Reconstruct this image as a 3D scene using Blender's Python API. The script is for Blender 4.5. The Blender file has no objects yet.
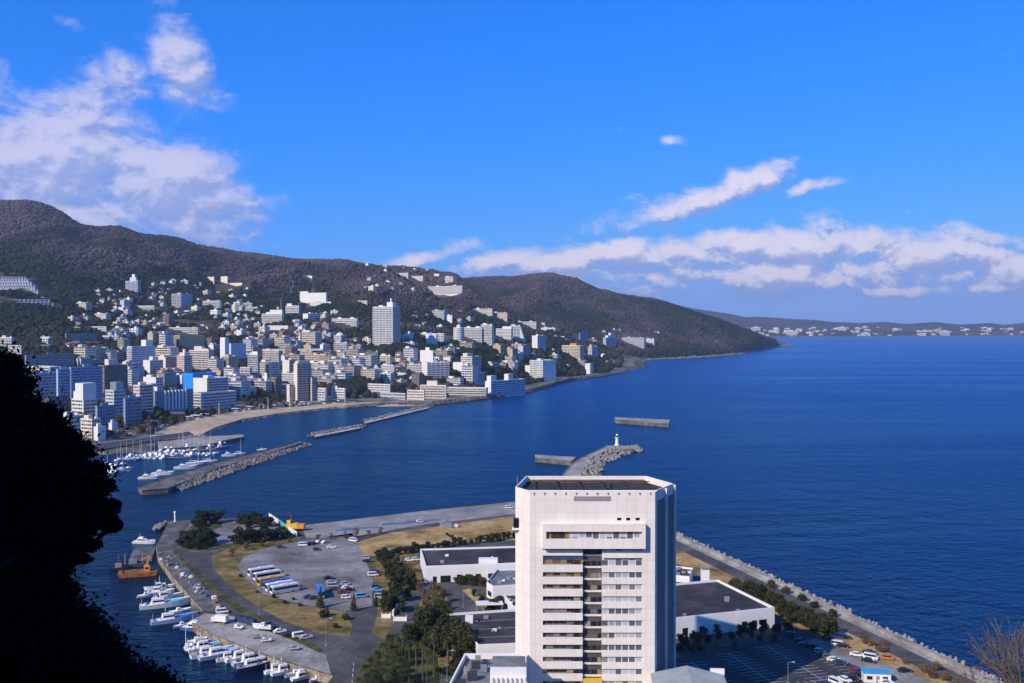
import bpy, math, random
import numpy as np
from mathutils import Vector, Matrix, Euler
R = math.radians
random.seed(7); RNG = np.random.default_rng(7)
S = bpy.context.scene
COL = S.collection

# ------------------------------------------------------------------ camera
CAM_H, FPX, TILT = 110.0, 1000.0, R(0.945)
cd = bpy.data.cameras.new('camera'); cam = bpy.data.objects.new('camera', cd); COL.objects.link(cam)
cd.sensor_width = 36.0; cd.lens = 36.0 * FPX / 1024.0
cd.clip_start = 0.3; cd.clip_end = 90000
cam.location = (0, 0, CAM_H); cam.rotation_euler = (R(90) - TILT, 0, 0)
S.camera = cam

# ------------------------------------------------------------------ exposure, sun, sky
S.view_settings.view_transform = 'Standard'; S.view_settings.look = 'None'
S.view_settings.exposure = 0.0; S.view_settings.gamma = 1.0; S.view_settings.use_curve_mapping = False
S.cycles.max_bounces = 5; S.cycles.diffuse_bounces = 2; S.cycles.glossy_bounces = 3
S.cycles.transparent_max_bounces = 6; S.cycles.volume_bounces = 0
S.cycles.caustics_reflective = False; S.cycles.caustics_refractive = False
SUN_EL = R(34.0); SX, SY = -0.70, -0.714            # horizontal direction towards the sun
sd = bpy.data.lights.new('sun', 'SUN'); sd.energy = 4.9; sd.angle = R(0.5); sd.color = (1.0, 0.865, 0.69)
sun = bpy.data.objects.new('sun', sd); COL.objects.link(sun)
tosun = Vector((SX * math.cos(SUN_EL), SY * math.cos(SUN_EL), math.sin(SUN_EL))).normalized()
sun.rotation_euler = tosun.to_track_quat('Z', 'Y').to_euler(); sun.location = tosun * 300 + Vector((0, 0, 200))

W = bpy.data.worlds.new('World'); S.world = W; W.use_nodes = True
nt = W.node_tree; nt.nodes.clear()
def N(t, **k):
    n = nt.nodes.new(t)
    for a, b in k.items(): setattr(n, a, b)
    return n
def L(a, b): nt.links.new(a, b)
def M_(op, a, b=None, c=None, clamp=False):
    n = N('ShaderNodeMath', operation=op); n.use_clamp = clamp
    for i, v in enumerate((a, b, c)):
        if v is None: continue
        if isinstance(v, (int, float)): n.inputs[i].default_value = v
        else: L(v, n.inputs[i])
    return n.outputs[0]
def smooth(x, lo, hi, tlo=0.0, thi=1.0):
    n = N('ShaderNodeMapRange', interpolation_type='SMOOTHSTEP'); L(x, n.inputs[0])
    for i, v in ((1, lo), (2, hi), (3, tlo), (4, thi)): n.inputs[i].default_value = v
    return n.outputs[0]
def mixc(f, a, b, mode='MIX'):
    n = N('ShaderNodeMix', data_type='RGBA', blend_type=mode)
    for s_, v in ((n.inputs[0], f), (n.inputs[6], a), (n.inputs[7], b)):
        if isinstance(v, (int, float)): s_.default_value = v
        elif isinstance(v, tuple): s_.default_value = (*v, 1)
        else: L(v, s_)
    return n.outputs[2]
sky = N('ShaderNodeTexSky', sky_type='NISHITA'); sky.sun_disc = False
sky.sun_elevation = SUN_EL; sky.sun_rotation = math.atan2(SX, SY)
sky.altitude = 0; sky.air_density = 1.0; sky.dust_density = 0.3; sky.ozone_density = 3.0
SKY_TINT = (0.40, 0.90, 1.62)
t0_ = mixc(1.0, sky.outputs[0], SKY_TINT, 'MULTIPLY')
# the camera's deep blue rendering of the sky: a per-channel response curve
SKY_STR = 0.085
sc_ = N('ShaderNodeSeparateColor'); L(t0_, sc_.inputs[0]); cc_ = N('ShaderNodeCombineColor')
for i_, (g_, a_, mx_) in enumerate(((1.8, 3.1, .33), (0.75, 0.74, .51), (1.0, 1.5, 1.10))):
    L(M_('MINIMUM', M_('MULTIPLY', M_('POWER', M_('MULTIPLY', sc_.outputs[i_], SKY_STR), g_), a_ / SKY_STR), mx_ / SKY_STR), cc_.inputs[i_])
tinted = cc_.outputs[0]
tc = N('ShaderNodeTexCoord'); sp = N('ShaderNodeSeparateXYZ'); L(tc.outputs['Generated'], sp.inputs[0])
yy = M_('MAXIMUM', sp.outputs[1], 0.05)
u = M_('DIVIDE', sp.outputs[0], yy); v = M_('DIVIDE', sp.outputs[2], yy)
cuv = N('ShaderNodeCombineXYZ'); L(u, cuv.inputs[0]); L(v, cuv.inputs[1])
def noise(vec, scale, detail, rough=0.55, dist=0.0, loc=(0, 0, 0), sc=(1, 1, 1), out=0):
    m = N('ShaderNodeMapping'); L(vec, m.inputs[0]); m.inputs[1].default_value = loc; m.inputs[3].default_value = sc
    n = N('ShaderNodeTexNoise'); L(m.outputs[0], n.inputs['Vector'])
    n.inputs['Scale'].default_value = scale; n.inputs['Detail'].default_value = detail
    n.inputs['Roughness'].default_value = rough; n.inputs['Distortion'].default_value = dist
    return n.outputs[out]
# cloud banks stand in directions (u, v) of the real sky: centre, radii, turn, weight
BLOBS = [(-0.455, 0.165, .110, .060, 0.1, 1.15), (-0.345, 0.142, .088, .044, -0.30, 1.2), (-0.47, 0.10, .14, .05, 0, 0.9), (-0.43, 0.215, .055, .040, 0.5, 0.85),
         (-0.330, 0.262, .034, .052, 0.35, 0.95), (-0.385, 0.240, .034, .036, -.3, 0.72), (-0.305, 0.222, .040, .016, -.1, 0.5), (-0.32, 0.105, .09, .034, 0, 0.8),
         (0.18, 0.120, .10, .017, 0.27, 0.80), (0.235, 0.140, .05, .016, .3, .9), (0.30, 0.139, .040, .009, 0.25, 0.8), (0.16, 0.184, .018, .006, 0, .55), (0.108, 0.195, .010, .008, .4, .5), (0.215, 0.193, .02, .005, .5, .45),
         (0.05, 0.064, .09, .014, 0.10, .95), (0.17, 0.070, .10, .019, 0.04, 1.0), (0.29, 0.078, .10, .024, 0.02, 1.0), (0.41, 0.072, .09, .025, 0.1, 1.0), (0.53, 0.058, .13, .026, 0, .95),
         (-0.09, 0.066, .05, .010, 0.25, .75), (0.30, 0.054, .34, .026, 0, .80), (-0.01, 0.062, .06, .012, .15, .85), (0.11, 0.072, .05, .016, .1, 1.0), (0.23, 0.080, .05, .019, 0, 1.05), (0.35, 0.080, .05, .020, 0, 1.05), (0.45, 0.036, .22, .008, .02, .75), (-0.51, 0.245, .035, .03, 0, .4), (-0.44, 0.30, .03, .012, -.5, .38)]
def density(uu, vv):
    dens = None
    for (u0, v0, ru, rv, ro, wt) in BLOBS:
        a = M_('SUBTRACT', uu, u0); b = M_('SUBTRACT', vv, v0); c, s_ = math.cos(ro), math.sin(ro)
        p = M_('ADD', M_('MULTIPLY', a, c / ru), M_('MULTIPLY', b, s_ / ru))
        q = M_('ADD', M_('MULTIPLY', a, -s_ / rv), M_('MULTIPLY', b, c / rv))
        r2 = M_('ADD', M_('MULTIPLY', p, p), M_('MULTIPLY', q, q))
        g = M_('MULTIPLY', M_('EXPONENT', M_('MULTIPLY', r2, -0.8)), wt)
        dens = g if dens is None else M_('MAXIMUM', dens, g)
    cv = N('ShaderNodeCombineXYZ'); L(uu, cv.inputs[0]); L(vv, cv.inputs[1])
    n1 = noise(cv.outputs[0], 15, 10, 0.60, 0.5, (3.1, 1.7, 0), (1, 1.7, 1)); n2 = noise(cv.outputs[0], 52, 7, 0.62, 0.3, (1.1, 4.7, 0), (1, 1.4, 1))
    nn = M_('ADD', M_('MULTIPLY', n1, 1.05), M_('MULTIPLY', n2, 0.42))
    return M_('ADD', dens, M_('MULTIPLY', M_('SUBTRACT', nn, 0.70), smooth(uu, -0.2, 0.0, 1.08, 1.5))), nn
field, nn = density(u, v)
fieldb, nnb = density(M_('SUBTRACT', u, 0.006), M_('ADD', v, 0.010))   # a step towards the sun: brighter where the cloud thins that way
front = smooth(sp.outputs[1], 0.06, 0.3)
alpha = M_('MULTIPLY', smooth(field, 0.32, 0.86), front)
lit = smooth(M_('SUBTRACT', field, fieldb), -0.17, 0.17)
body = smooth(field, 0.35, 1.25)
shade = M_('ADD', M_('MULTIPLY', lit, 0.72), M_('MULTIPLY', body, 0.28), clamp=True)
C_DARK, C_LIT = (2.9, 4.2, 8.8), (11.2, 10.2, 11.4)
left = smooth(u, -0.22, -0.12)
litc = mixc(left, (8.0, 7.9, 10.8), C_LIT)
ccol = mixc(shade, C_DARK, litc)
final = mixc(M_('MULTIPLY', alpha, 0.92), tinted, ccol)
bg = N('ShaderNodeBackground'); L(final, bg.inputs[0]); bg.inputs[1].default_value = SKY_STR
wo = N('ShaderNodeOutputWorld'); L(bg.outputs[0], wo.inputs[0])
W.cycles.sampling_method = 'MANUAL'; W.cycles.sample_map_resolution = 512

# ------------------------------------------------------------------ helpers
def ray(px, py):
    a, b = (px - 512) / FPX, (341.5 - py) / FPX
    y = math.cos(TILT) + b * math.sin(TILT); z = -math.sin(TILT) + b * math.cos(TILT)
    return a / y, z / y
def P(px, py, z=0.0):
    dx, dz = ray(px, py); t = (z - CAM_H) / dz
    return Vector((dx * t, t, z))
def at(px, py, Y):
    dx, dz = ray(px, py)
    return Vector((dx * Y, Y, CAM_H + dz * Y))

def tag(o, label=None, cat=None, group=None, kind=None):
    if label: o['label'] = label
    if cat: o['category'] = cat
    if group: o['group'] = group
    if kind: o['kind'] = kind
    return o
def thing(name, loc=(0, 0, 0), rz=0.0, label=None, cat=None, group=None):
    o = bpy.data.objects.new(name, None); o.empty_display_size = 1; COL.objects.link(o)
    o.location = loc; o.rotation_euler = (0, 0, rz)
    return tag(o, label, cat, group)
KIDS = {}
def link(name, me, parent=None, loc=None):
    o = bpy.data.objects.new(name, me); COL.objects.link(o)
    if parent is not None:
        o.parent = parent; KIDS.setdefault(parent.name, []).append(o)
    if loc is not None: o.location = loc
    return o
def copy_tree(o, parent=None):
    c = o.copy(); COL.objects.link(c)
    if parent is not None:
        c.parent = parent; KIDS.setdefault(parent.name, []).append(c)
    for ch in list(KIDS.get(o.name, [])): copy_tree(ch, c)
    return c

class MB:
    def __init__(s): s.v, s.f, s.m = [], [], []
    def add(s, vs, fs, m=0):
        o = len(s.v); s.v += [tuple(x) for x in vs]
        s.f += [tuple(i + o for i in f) for f in fs]; s.m += [m] * len(fs); return s
    def box(s, c, d, rz=0, m=0, taper=1.0):
        cx, cy, cz = c; a, b, h = d[0] / 2, d[1] / 2, d[2] / 2; co, si = math.cos(rz), math.sin(rz); vs = []
        for z, k in ((-h, 1), (h, taper)):
            for x, y in ((-a, -b), (a, -b), (a, b), (-a, b)):
                vs.append((cx + (x * co - y * si) * k, cy + (x * si + y * co) * k, cz + z))
        return s.add(vs, [(3, 2, 1, 0), (4, 5, 6, 7), (0, 1, 5, 4), (1, 2, 6, 5), (2, 3, 7, 6), (3, 0, 4, 7)], m)
    def bx(s, x0, x1, y0, y1, z0, z1, m=0):
        return s.box(((x0 + x1) / 2, (y0 + y1) / 2, (z0 + z1) / 2), (x1 - x0, y1 - y0, z1 - z0), 0, m)
    def prism(s, poly, z0, z1, m=0, mt=None):
        n = len(poly); ar = sum(poly[i][0] * poly[(i + 1) % n][1] - poly[(i + 1) % n][0] * poly[i][1] for i in range(n))
        if ar < 0: poly = poly[::-1]
        vs = [(p[0], p[1], z0) for p in poly] + [(p[0], p[1], z1) for p in poly]
        s.add(vs, [(i, (i + 1) % n, n + (i + 1) % n, n + i) for i in range(n)] + [tuple(range(n))[::-1]], m)
        return s.add(vs[n:], [tuple(range(n))], m if mt is None else mt)
    def sheet(s, poly, z, m=0):
        n = len(poly); ar = sum(poly[i][0] * poly[(i + 1) % n][1] - poly[(i + 1) % n][0] * poly[i][1] for i in range(n))
        if ar < 0: poly = poly[::-1]
        return s.add([(p[0], p[1], z) for p in poly], [tuple(range(n))], m)
    def tube(s, p0, p1, r0, r1=None, n=8, m=0, cap=True):
        r1 = r0 if r1 is None else r1; p0, p1 = Vector(p0), Vector(p1); d = (p1 - p0)
        if d.length < 1e-6: return s
        d.normalize(); a = d.orthogonal().normalized(); b = d.cross(a); vs = []
        for p, r in ((p0, r0), (p1, r1)):
            for i in range(n):
                t = 2 * math.pi * i / n; vs.append(p + a * (r * math.cos(t)) + b * (r * math.sin(t)))
        fs = [(i, (i + 1) % n, n + (i + 1) % n, n + i) for i in range(n)]
        if cap: fs += [tuple(range(n))[::-1], tuple(range(n, 2 * n))]
        return s.add(vs, fs, m)
    def lathe(s, prof, c=(0, 0, 0), n=16, m=0):
        vs = []
        for r, z in prof:
            for i in range(n):
                t = 2 * math.pi * i / n; vs.append((c[0] + r * math.cos(t), c[1] + r * math.sin(t), c[2] + z))
        fs = []
        for k in range(len(prof) - 1):
            for i in range(n): fs.append((k * n + i, k * n + (i + 1) % n, (k + 1) * n + (i + 1) % n, (k + 1) * n + i))
        fs += [tuple(range(n))[::-1], tuple(range((len(prof) - 1) * n, len(prof) * n))]
        return s.add(vs, fs, m)
    def profile(s, pts, hw, m=0):           # side profile (x, z) with a half width per point, swept across y
        n = len(pts); hw = [hw] * n if not isinstance(hw, (list, tuple)) else hw
        vs = [(p[0], -h, p[1]) for p, h in zip(pts, hw)] + [(p[0], h, p[1]) for p, h in zip(pts, hw)]
        ar = sum(pts[i][0] * pts[(i + 1) % n][1] - pts[(i + 1) % n][0] * pts[i][1] for i in range(n))
        fs = [((i + 1) % n, i, n + i, n + (i + 1) % n) for i in range(n)] + [tuple(range(n)), tuple(range(n, 2 * n))[::-1]]
        if ar < 0: fs = [f[::-1] for f in fs]
        return s.add(vs, fs, m)
    def mesh(s, name, mats, smooth_=False):
        me = bpy.data.meshes.new(name); me.from_pydata([tuple(x) for x in s.v], [], s.f)
        for mm in (mats if isinstance(mats, (list, tuple)) else [mats]): me.materials.append(mm)
        me.polygons.foreach_set('material_index', s.m)
        if smooth_: me.polygons.foreach_set('use_smooth', [True] * len(me.polygons))
        me.update(); return me
    def obj(s, name, mats, parent=None, loc=None, smooth_=False):
        return link(name, s.mesh(name, mats, smooth_), parent, loc)

def np_mesh(name, V, F, mats, mi=None, smooth_=False):
    me = bpy.data.meshes.new(name); V = np.asarray(V, np.float32); F = np.asarray(F, np.int32); k = F.shape[1]
    me.vertices.add(len(V)); me.vertices.foreach_set('co', V.ravel())
    me.loops.add(F.size); me.loops.foreach_set('vertex_index', F.ravel())
    me.polygons.add(len(F)); me.polygons.foreach_set('loop_start', np.arange(0, F.size, k, dtype=np.int32))
    for mm in (mats if isinstance(mats, (list, tuple)) else [mats]): me.materials.append(mm)
    if mi is not None: me.polygons.foreach_set('material_index', np.asarray(mi, np.int32))
    if smooth_: me.polygons.foreach_set('use_smooth', np.ones(len(F), bool))
    me.update(calc_edges=True); me.validate(); return me

# ------------------------------------------------------------------ materials
class NT:
    def __init__(s, name):
        s.m = bpy.data.materials.new(name); s.m.use_nodes = True; s.t = s.m.node_tree
        s.b = s.t.nodes['Principled BSDF']; s.tc = None
    def n(s, t, **k):
        x = s.t.nodes.new(t)
        for a, b in k.items(): setattr(x, a, b)
        return x
    def l(s, a, b): s.t.links.new(a, b)
    def pos(s):
        if s.tc is None: s.tc = s.n('ShaderNodeNewGeometry').outputs['Position']
        return s.tc
    def noise(s, scale, detail=5, rough=.55, vec=None, dist=0):
        x = s.n('ShaderNodeTexNoise'); s.l(vec or s.pos(), x.inputs['Vector'])
        x.inputs['Scale'].default_value = scale; x.inputs['Detail'].default_value = detail
        x.inputs['Roughness'].default_value = rough; x.inputs['Distortion'].default_value = dist
        return x.outputs[0]
    def ramp(s, f, stops):
        x = s.n('ShaderNodeValToRGB'); s.l(f, x.inputs[0]); e = x.color_ramp.elements
        while len(e) < len(stops): e.new(0.5)
        for i, (p, c) in enumerate(stops): e[i].position = p; e[i].color = (*c, 1)
        return x.outputs[0]
    def mix(s, f, a, b, mode='MIX'):
        x = s.n('ShaderNodeMix', data_type='RGBA', blend_type=mode)
        for k, v in ((x.inputs[0], f), (x.inputs[6], a), (x.inputs[7], b)):
            if isinstance(v, (int, float)): k.default_value = v
            elif isinstance(v, tuple): k.default_value = (*v, 1)
            else: s.l(v, k)
        return x.outputs[2]
    def math(s, op, a, b=0.0, c=0.0):
        x = s.n('ShaderNodeMath', operation=op)
        for i, v in enumerate((a, b, c)):
            if isinstance(v, (int, float)): x.inputs[i].default_value = v
            else: s.l(v, x.inputs[i])
        return x.outputs[0]
    def maprange(s, f, a, b, c=0., d=1.):
        x = s.n('ShaderNodeMapRange'); s.l(f, x.inputs[0])
        for i, v in enumerate((a, b, c, d)): x.inputs[i + 1].default_value = v
        return x.outputs[0]
    def bump(s, h, strength, dist):
        x = s.n('ShaderNodeBump'); s.l(h, x.inputs['Height']); x.inputs['Strength'].default_value = strength
        x.inputs['Distance'].default_value = dist; s.l(x.outputs[0], s.b.inputs['Normal'])
    def out(s, col, rough=.7, spec=.3, metal=0.):
        if isinstance(col, tuple): s.b.inputs['Base Color'].default_value = (*col, 1)
        else: s.l(col, s.b.inputs['Base Color'])
        if isinstance(rough, (int, float)): s.b.inputs['Roughness'].default_value = rough
        else: s.l(rough, s.b.inputs['Roughness'])
        s.b.inputs['Specular IOR Level'].default_value = spec; s.b.inputs['Metallic'].default_value = metal
        return s.m
MATS = {}
def paint(col, rough=.6, var=.18, scale=.25, spec=.3, metal=0., fine=True):
    key = ('p', tuple(round(c, 3) for c in col), rough, var, scale)
    if key in MATS: return MATS[key]
    t = NT('paint'); a = t.noise(scale, 6, .65)
    if min(col) > .45 and rough >= .5:
        mp = t.n('ShaderNodeMapping'); t.l(t.pos(), mp.inputs[0]); mp.inputs[3].default_value = (1, 1, .07); a = t.math('ADD', t.math('MULTIPLY', a, .6), t.math('MULTIPLY', t.noise(.55, 5, .7, mp.outputs[0]), .42))
    c1 = tuple(c * (1 - var) for c in col); c2 = tuple(min(1, c * (1 + var * .45)) for c in col)
    c = t.ramp(a, [(.32, c1), (.62, c2)])
    MATS[key] = t.out(c, rough, spec, metal); return MATS[key]
def ground(name, c1, c2, c3=None, scale=.05, fine=1.2, rough=.9, patch=None):
    t = NT(name); a = t.noise(scale, 6, .6); b = t.noise(fine, 4, .6)
    st = [(.36, c1), (.60, c2)] if c3 is None else [(.34, c1), (.5, c2), (.64, c3)]
    c = t.ramp(a, st); c = t.mix(.6, c, t.ramp(t.noise(scale * 4.3, 7, .72, dist=.6), [(.34, (.27, .26, .25)), (.52, (.52, .52, .52)), (.7, (.62, .62, .62))]), 'OVERLAY'); c = t.mix(.55, c, t.ramp(b, [(.25, (.35, .35, .35)), (.75, (.72, .72, .72))]), 'OVERLAY')
    t.bump(b, .4, .15); return t.out(c, rough, .15)
def glassy(name, dark, curtain, share=.5, cell=1.7, floor=3.1, frame=(.6, .6, .6), fw=.10, rough=.12):
    """a run of panes: each pane a little different, some with blinds behind, thin frames between"""
    t = NT(name); o = t.n('ShaderNodeTexCoord').outputs['Object']; sp = t.n('ShaderNodeSeparateXYZ'); t.l(o, sp.inputs[0])
    g = t.math('DIVIDE', t.math('ADD', sp.outputs[0], sp.outputs[1]), cell)
    h = t.math('DIVIDE', sp.outputs[2], floor)
    cv = t.n('ShaderNodeCombineXYZ'); t.l(t.math('FLOOR', g), cv.inputs[0]); t.l(t.math('FLOOR', h), cv.inputs[1])
    oi = t.n('ShaderNodeObjectInfo'); t.l(oi.outputs['Random'], cv.inputs[2])
    wn = t.n('ShaderNodeTexWhiteNoise', noise_dimensions='3D'); t.l(cv.outputs[0], wn.inputs['Vector'])
    c = t.ramp(wn.outputs['Value'], [(1 - share - .1, dark), (1 - share + .25, curtain)])
    fr = t.math('LESS_THAN', t.math('FRACT', g), fw)
    return t.out(t.mix(fr, c, frame), rough, .5)

m_asphalt = ground('asphalt', (.050, .048, .052), (.085, .083, .086), (.115, .11, .108), .06, .8)
m_lot = ground('lot_asphalt', (.035, .036, .042), (.05, .052, .058), (.06, .06, .066), .05, .7)
m_concrete = ground('concrete', (.20, .19, .175), (.30, .285, .26), (.38, .36, .33), .08, .6)
m_darkconc = ground('old_concrete', (.07, .068, .066), (.12, .115, .11), (.2, .19, .18), .14, .5)
m_quaywall = ground('quay_wall', (.14, .11, .075), (.27, .22, .15), (.36, .31, .24), .35, 1.4)
m_gravel = ground('gravel', (.12, .112, .108), (.22, .21, .205), (.29, .28, .275), .035, .5)
m_drygrass = ground('dry_grass', (.13, .10, .04), (.36, .235, .085), (.48, .34, .15), .07, .35)
m_grass = ground('rough_grass', (.06, .058, .018), (.18, .135, .045), (.31, .21, .09), .09, .4)
m_green = ground('green_verge', (.03, .045, .014), (.06, .07, .02), (.13, .12, .04), .15, .5)
m_sand = ground('sand', (.38, .28, .18), (.48, .37, .245), (.54, .43, .30), .03, .2)
m_pave = ground('coast_paving', (.20, .19, .18), (.27, .26, .25), (.34, .33, .31), .03, .4)
m_roofdark = ground('dark_roof', (.028, .027, .03), (.05, .047, .05), (.085, .078, .076), .05, .6, .8)
m_roofgrey = ground('grey_roof', (.14, .15, .16), (.2, .21, .22), None, .1, .5, .6)
m_line = paint((.75, .75, .72), .7, .3, .5)
m_white = paint((.80, .79, .77), .55, .10, .15)
m_cleanwhite = paint((.86, .83, .81), .5, .06, .12)
m_black = paint((.02, .02, .022), .5, .2, 2)
m_dark = paint((.05, .05, .055), .6, .2, .6)
m_steel = paint((.45, .46, .47), .4, .15, .8, .5, .6)
m_grey = paint((.28, .28, .28), .7, .2, .4)
m_rust = paint((.30, .11, .03), .85, .6, .6)
m_orange = paint((.75, .28, .03), .55, .2, .6)
m_yellow = paint((.80, .48, .05), .5, .12, .5)
m_tyre = paint((.015, .015, .015), .8, .1, 2)
m_lamp = paint((.85, .85, .82), .2, .05, 3, .6)
m_red = paint((.5, .03, .03), .4, .1, 2)
m_trunk = paint((.10, .075, .055), .9, .35, 1.5)
m_rock = ground('rock', (.09, .085, .08), (.19, .18, .165), (.30, .285, .26), .25, 1.2)
m_rockdark = ground('dark_rock', (.06, .055, .05), (.13, .12, .11), (.22, .20, .18), .2, 1.0)
m_tetra = paint((.30, .285, .26), .9, .35, .3)
m_glass_dark = glassy('dark_glass', (.015, .018, .025), (.12, .12, .12), .25)
m_glass_mix = glassy('mixed_glass', (.02, .026, .04), (.30, .30, .30), .45)
m_glass_far = glassy('far_glass', (.03, .04, .06), (.20, .20, .21), .4, 3.0, 3.1, (.55, .55, .56), .22, .25)
m_carglass = paint((.012, .014, .018), .08, .1, 2, .6)
# ------------------------------------------------------------------ terrain
def _h(ix, iy, s):
    n = (ix.astype(np.int64) * 374761393 + iy.astype(np.int64) * 668265263 + s * 1442695041) & 0x7fffffff
    n = ((n ^ (n >> 13)) * 1274126177) & 0x7fffffff
    return ((n ^ (n >> 16)) & 0xffff) / 65535.0
def vnoise(x, y, s=0):
    x = np.asarray(x, float); y = np.asarray(y, float); ix, iy = np.floor(x), np.floor(y); fx, fy = x - ix, y - iy
    fx = fx * fx * (3 - 2 * fx); fy = fy * fy * (3 - 2 * fy)
    a, b, c, d = _h(ix, iy, s), _h(ix + 1, iy, s), _h(ix, iy + 1, s), _h(ix + 1, iy + 1, s)
    return (a * (1 - fx) + b * fx) * (1 - fy) + (c * (1 - fx) + d * fx) * fy
def fbm(x, y, s=0, o=5, g=.5):
    t, a, w = 0, 1., 0
    for k in range(o):
        t = t + a * vnoise(x * 2 ** k, y * 2 ** k, s + k); w += a; a *= g
    return t / w
def zray(px, py): return ray(px, py)[1]

class Land:
    """slopes read from the photo as distances along compass directions; sampled on a real (bearing, distance) grid"""
    def __init__(s, cols, coast, ridge, amp, pmin, pmax, seed):
        s.coast, s.ridge, s.amp, s.seed, s.pmin, s.pmax = coast, ridge, amp, seed, pmin, pmax
        s.px = np.array([c[0] for c in cols], float); s.kn = cols
        s.nk = len(cols[0][1])
    def coastY(s, px):
        py = np.interp(px, [c[0] for c in s.coast], [c[1] for c in s.coast])
        return np.array([P(a, b, 0)[1] for a, b in zip(np.atleast_1d(px), np.atleast_1d(py))])
    def build(s, npx, Ymax, dY=8.0):
        s.u = np.linspace(s.pmin, s.pmax, npx); s.Y = np.arange(500, Ymax, dY)
        cy = s.coastY(s.u); rpy = np.interp(s.u, [c[0] for c in s.ridge], [c[1] for c in s.ridge])
        K = [[(zray(c[0], k[0]) * k[1] + CAM_H, k[1]) for k in c[1]] for c in s.kn]     # (z, Y)
        Z = np.zeros((npx, len(s.Y)))
        for i, px in enumerate(s.u):
            ks = []
            for j in range(s.nk):
                z = np.interp(px, s.px, [K[c][j][0] for c in range(len(s.px))]); y = np.interp(px, s.px, [K[c][j][1] for c in range(len(s.px))])
                ks.append((y, z))
            ry = ks[-1][0]; rz = CAM_H + zray(px, rpy[i]) * ry; ks[-1] = (ry, rz)
            base = max(2.2, 0); c0 = cy[i]
            ks = [k for k in ks if k[0] > c0 + 30]
            ys = [0, c0 - 6, c0 + 1, c0 + 30] + [k[0] for k in ks] + [ry + 900, ry + 2500]
            zs = [-3, -3, base, base + .3] + [max(2.6, k[1]) for k in ks] + [rz * .72 - 10, rz * .45 - 20]
            Z[i] = np.interp(s.Y, ys, zs)
        k = 5                                             # soften the kinks away from the shore
        Zs = Z.copy()
        for _ in range(3):
            A = np.pad(Zs, ((0, 0), (k, k)), mode='edge'); Zs = np.mean([A[:, j:j + Z.shape[1]] for j in range(2 * k + 1)], axis=0)
        w = np.clip((Z - 6) / 12, 0, 1); Z = Z * (1 - w) + Zs * w
        UU = (s.u - 512)[:, None] / FPX * s.Y[None, :]; YY = np.broadcast_to(s.Y[None, :], Z.shape)
        n = fbm(UU / 420 + 11, YY / 420 + 5, s.seed, 6, .55) - .5
        rid = 1 - np.abs(2 * fbm(UU / 260 + 31, YY / 520, s.seed + 9, 4) - 1)
        w2 = np.clip((Z - 40) / 180, 0, 1)
        rY = np.array([np.interp(p_, s.px, [c[1][-1][1] for c in s.kn]) for p_ in s.u])[:, None]
        nr = 1 - .85 * np.exp(-((YY - rY) / (.10 * rY)) ** 2)
        Z = Z + nr * w2 * s.amp * (n * 1.6 + (rid - .8) * 1.1) + np.clip((Z - 8) / 40, 0, 1) * (fbm(UU / 60, YY / 60, s.seed + 3, 3) - .5) * 6
        s.Z = Z; return s
    def z(s, X, Y):
        X = np.asarray(X, float); Y = np.asarray(Y, float); px = X / Y * FPX + 512
        i = np.clip((px - s.pmin) / (s.pmax - s.pmin) * (len(s.u) - 1), 0, len(s.u) - 1.001); j = np.clip((Y - s.Y[0]) / (s.Y[1] - s.Y[0]), 0, len(s.Y) - 1.001)
        i0, j0 = i.astype(int), j.astype(int); a, b = i - i0, j - j0; Z = s.Z
        return (Z[i0, j0] * (1 - a) * (1 - b) + Z[i0 + 1, j0] * a * (1 - b) + Z[i0, j0 + 1] * (1 - a) * b + Z[i0 + 1, j0 + 1] * a * b)
    def hit(s, px, py):
        dx, dz = ray(px, py); Y = s.Y; zt = s.z(dx * Y, Y); zr = CAM_H + dz * Y
        k = np.nonzero((zt >= zr) & (zt > 0))[0]
        if len(k) == 0: return None
        y = Y[k[0]]
        if k[0] > 0:
            a, b = zr[k[0] - 1] - zt[k[0] - 1], zr[k[0]] - zt[k[0]]; y = Y[k[0] - 1] + (Y[k[0]] - Y[k[0] - 1]) * a / max(a - b, 1e-6)
        return Vector((dx * y, y, float(s.z(np.array([dx * y]), np.array([y]))[0])))
    def mesh(s, name, mat, step=2):
        uu = s.u; YY = s.Y[::step]; Z = s.Z[:, ::step]
        keep = np.nonzero(Z.max(axis=0) > -2.9)[0]; a, b = max(keep[0] - 1, 0), keep[-1] + 1; YY, Z = YY[a:b], Z[:, a:b]
        X = (uu - 512)[:, None] / FPX * YY[None, :]; n, m = Z.shape
        V = np.stack([X, np.broadcast_to(YY, X.shape), Z], -1).reshape(-1, 3)
        idx = np.arange(n * m).reshape(n, m); F = np.stack([idx[:-1, :-1], idx[1:, :-1], idx[1:, 1:], idx[:-1, 1:]], -1).reshape(-1, 4)
        zz = Z.reshape(-1)[F].max(axis=1); F = F[zz > -2.95]
        return np_mesh(name, V, F, mat, None, True)

t = NT('hill_ground'); p = t.pos(); sp_ = t.n('ShaderNodeSeparateXYZ'); t.l(p, sp_.inputs[0])
c = t.ramp(t.noise(.012, 8, .65), [(.35, (.030, .034, .018)), (.5, (.075, .06, .04)), (.66, (.13, .10, .075))])
town = t.ramp(t.noise(.03, 5, .7), [(.35, (.05, .055, .03)), (.5, (.12, .11, .10)), (.65, (.24, .22, .20))])
f = t.maprange(sp_.outputs[2], 30, 130); c = t.mix(f, town, c)
m_hill = t.out(c, .95, .1)

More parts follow.
